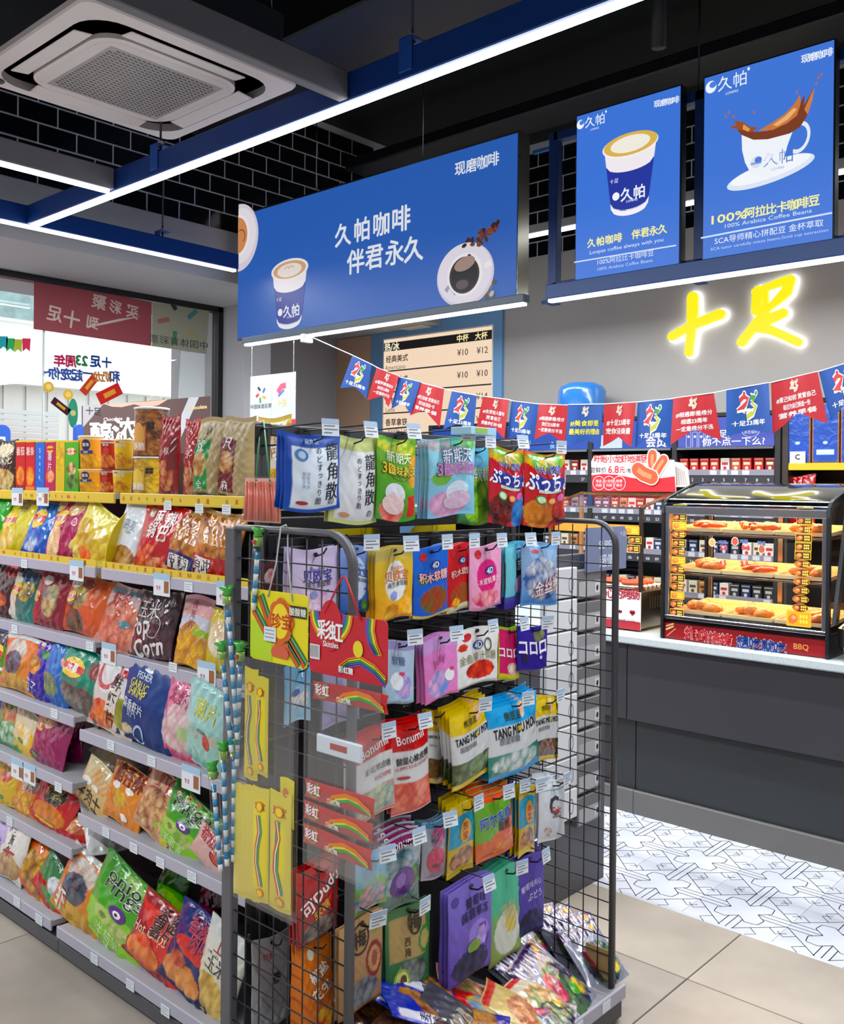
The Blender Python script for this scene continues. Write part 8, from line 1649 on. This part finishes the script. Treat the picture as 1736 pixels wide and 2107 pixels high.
# blue domed bottle and photo cards on top of the shelving
yb_ = hit(1194, 810, 'x', 5.75).y; mb = MB().lathe([(.17, 0), (.172, .1), (.17, .2), (.15, .26), (.1, .3), (.03, .318), (0.001, .32)], (5.75, yb_, 2.06), '2c78c8', 28).lathe([(.03, .316), (.035, .33), (.034, .36)], (5.75, yb_, 2.06), '2c78c8', 16)
mb = MB().lathe([(.17, 0), (.172, .06), (.17, hit(1194, 800, 'x', 5.6).z - 2.06), (.15, hit(1194, 790, 'x', 5.6).z - 2.06), (.1, hit(1194, 786, 'x', 5.6).z - 2.06 + .01), (.001, hit(1194, 786, 'x', 5.6).z - 2.06 + .02)], (5.77, yb_, 2.061), '2c78c8', 28)
mb.build('blue_water_bottle', FOIL, label='blue domed water bottle standing on top of the black shelving', category='bottle')
for i in range(5):
    a_, b_ = hit(1077 + 16.5 * i, 820, 'x', 5.62), hit(1091 + 16.5 * i, 820, 'x', 5.62)
    MB().box((5.62, b_.y, 2.061), (5.64, a_.y, 2.16), 'c9bdb8', .001).box((5.618, b_.y + .006, 2.075), (5.62, a_.y - .006, 2.15), ('6c3c3c', '8c4c44', '5c3034', '7c4440', '6c3840')[i]).build('photo_pack', CARD, label='pale picture pack on top of the shelving, %s' % ('leftmost of the five', 'second from the left', 'middle of the five', 'second from the blue bottle', 'nearest to the blue bottle')[i], category='pack', group='picture packs on top of the shelving')

# ================================================================ BUNTING
XB = XS - .07; PB = px_x(XB)
R_, B_ = 'c81c28', '1452a8'
def e23(mb, F, s=1., cx=0, cy=.62, small=False):
    """the running 23 emblem"""
    w = .15 * s
    def q(pts, w_, c, o): stroke(mb, [(cx + a * s, cy + b * s * .4) for a, b in pts], w_ * s, c, F, o)
    two = [(-.42, .3), (-.22, .5), (-.02, .36), (-.16, .05), (-.5, -.22), (-.2, -.2)]; three = [(.1, .42), (.34, .36), (.16, .1), (.36, -.12), (.2, -.42), (-.12, -.62)]
    for pts, c in ((two, 'd83c34'), (three, 'c8cc3c')):
        q(pts, .2, 'f4f6fa', .001)
        q(pts, .11, c if not small else 'e8c8a0', .002)
    q([(.1, .42), (.34, .36), (.24, .2)], .11, '3ca050' if not small else 'e8c8a0', .0025)
    for x, y, c in ((-.2, .66, 'd83c34'), (.38, .6, '3ca050')): disc(mb, cx + x * s, cy + y * s * .4, .1 * s, .07 * s, 'f4f6fa', F, .001, 12); disc(mb, cx + x * s, cy + y * s * .4, .06 * s, .045 * s, c, F, .002, 12)
    q([(-.55, -.3), (.0, -.24), (.34, -.34)], .06, 'f4f6fa', .0015)
flags = [
 (B_, (726, 732), (764, 750), (704, 799), (753, 821), .12, 'A', 'nearest to the coffee sign'), (R_, (776, 757), (822, 775), (759, 824), (803, 838), .16, ('#爱跑即是缘分', '和我23周年', '一定是缘分不浅'), 'overlapping the price board edge'),
 (B_, (819, 775), (866, 787), (804, 841), (848, 852), .2, 'A', 'between two red ones before the price board'), (R_, (863, 787), (912, 800), (843, 855), (903, 879), .2, ('#爱己如初 赏爱自己', '每日为自己挑选一份', '营养早餐'), 'before the middle of the price board'),
 (B_, (931, 805), (980, 814), (916, 884), (974, 896), .15, 'A', 'right of the price board prices'), (R_, (994, 816), (1048, 823), (980, 890), (1042, 903), .15, ('#去赏他人懂与', '赏爱自己', '随时补给'), 'above the slanted price card'),
 (B_, (1051, 825), (1108, 832), (1042, 902), (1100, 912), .15, 'A', 'above the soft candy bags'), (R_, (1109, 832), (1170, 834), (1101, 905), (1160, 914), .15, ('#相遇即是缘分', '我们23周年', '一定是缘分不浅'), 'left of the one with yellow lettering'),
 (B_, (1170, 833), (1240, 832), (1168, 920), (1238, 919), .1, ('#美食即是', '最美好的理由'), 'with yellow lettering'), (R_, (1242, 832), (1309, 828), (1241, 918), (1303, 920), .14, ('#十足23周年', '宠你没商量'), 'just right of the one with yellow lettering'),
 (B_, (1311, 828), (1384, 821), (1305, 921), (1382, 922), .2, 'A', 'over the red and white topper board'), (R_, (1386, 820), (1467, 809), (1382, 916), (1483, 906), .18, ('#相遇即是缘分', '相遇23周年', '一定是缘分不浅'), 'left of the gap in the string'),
 (B_, (1495, 803), (1582, 788), (1497, 899), (1588, 893), .08, 'A', 'right of the gap in the string'), (R_, (1585, 788), (1682, 765), (1589, 893), (1705, 871), .2, ('#爱己如初 赏爱自己', '每日为自己挑选一份', '营养早餐'), 'over the blue cartons'),
 (B_, (1684, 765), (1775, 738), (1709, 866), (1800, 835), .15, 'A', 'cut by the right border')]
top = []
for i, (c, tl, tr, bl, br, nt, tx, where) in enumerate(flags):
    TL, TR, BL, BR = (np.array(PB(*q)) for q in (tl, tr, bl, br)); ph = i * 1.7
    cx_, cz_ = (TL + TR) / 2
    def F(u, v, off, TL=TL, TR=TR, BL=BL, BR=BR, ph=ph, cx_=cx_, cz_=cz_):
        u = np.asarray(u, float); v = np.asarray(v, float); a = ((u + 1) / 2)[..., None]; b = v[..., None]
        P_ = (BL * (1 - a) + BR * a) * (1 - b) + (TL * (1 - a) + TR * a) * b
        X_ = .012 * np.sin(2.4 * u + ph) * (1 - .5 * v) - .006 * (1 - v) - off - .0008
        return np.stack([X_, -(P_[..., 0] - cx_), P_[..., 1] - cz_], -1)
    mb = MB(); U, V = np.meshgrid(np.linspace(-1, 1, 11), np.linspace(0, 1, 7)); Vb = nt * (1 - np.abs(U)) * 1.6; Vv = Vb + (1 - Vb) * V
    fc = [(j * 11 + k_, j * 11 + k_ + 1, (j + 1) * 11 + k_ + 1, (j + 1) * 11 + k_) for j in range(6) for k_ in range(10)]
    mb.add(F(U.ravel(), Vv.ravel(), 0), fc, c, True); mb.add(F(U.ravel(), Vv.ravel(), -.0014), [q[::-1] for q in fc], c, True)
    asp = np.linalg.norm(TL - BL) / np.linalg.norm(TR - TL)
    def G(x, z, off): return F(x, z, off + .0006)
    def tx_(s, x, z, wd, hh, col):
        v, fcs, c0, c1 = glyphs(s); n0, n1 = glyphs(s)[2], glyphs(s)[3]; p = v - (n0 + n1) / 2
        for e in (-.012, .012): mb.add(G(x + e + p[:, 0] * wd / (n1 - n0)[0], z + e * .3 + p[:, 1] * hh / (n1 - n0)[1], .001), fcs, col)
    if tx == 'A': e23(mb, G, .95, 0, .62); tx_('十足23周年', 0, .26, 1.5, .11, 'f2f4f8')
    else:
        e23(mb, G, .38, 0, .84, True); yl = 'e8e040' if c == B_ else 'f4e8e6'; n_ = len(tx)
        for k_, s in enumerate(tx): tx_(s, 0, (.62 if n_ == 3 else .56) - (.155 if n_ == 3 else .2) * k_, (1.6, 1.1 if n_ == 3 else 1.7, 1.5)[k_], .105 if n_ == 3 else .14, yl)
    mb.build('bunting_flag', CLOTHM, label='%s swallow-tailed bunting flag %s' % ('blue' if c == B_ else 'red', where), category='flag', group='bunting flags strung over the counter').location = (XB, -cx_, cz_)
    top += [(XB + .001, -TL[0], TL[1]), (XB + .001, -TR[0], TR[1])]
s0 = hit(633, 690, 'x', XS - .06)
MB().tube([(XS - .06, s0.y, s0.z)] + [(x, y, z + .001) for x, y, z in top], .0022, 'e8e8ea', 5).build('bunting_string', PLASTIC, label='thin white string carrying the bunting from the coffee sign', category='string')
# picture cards behind the top of the rack
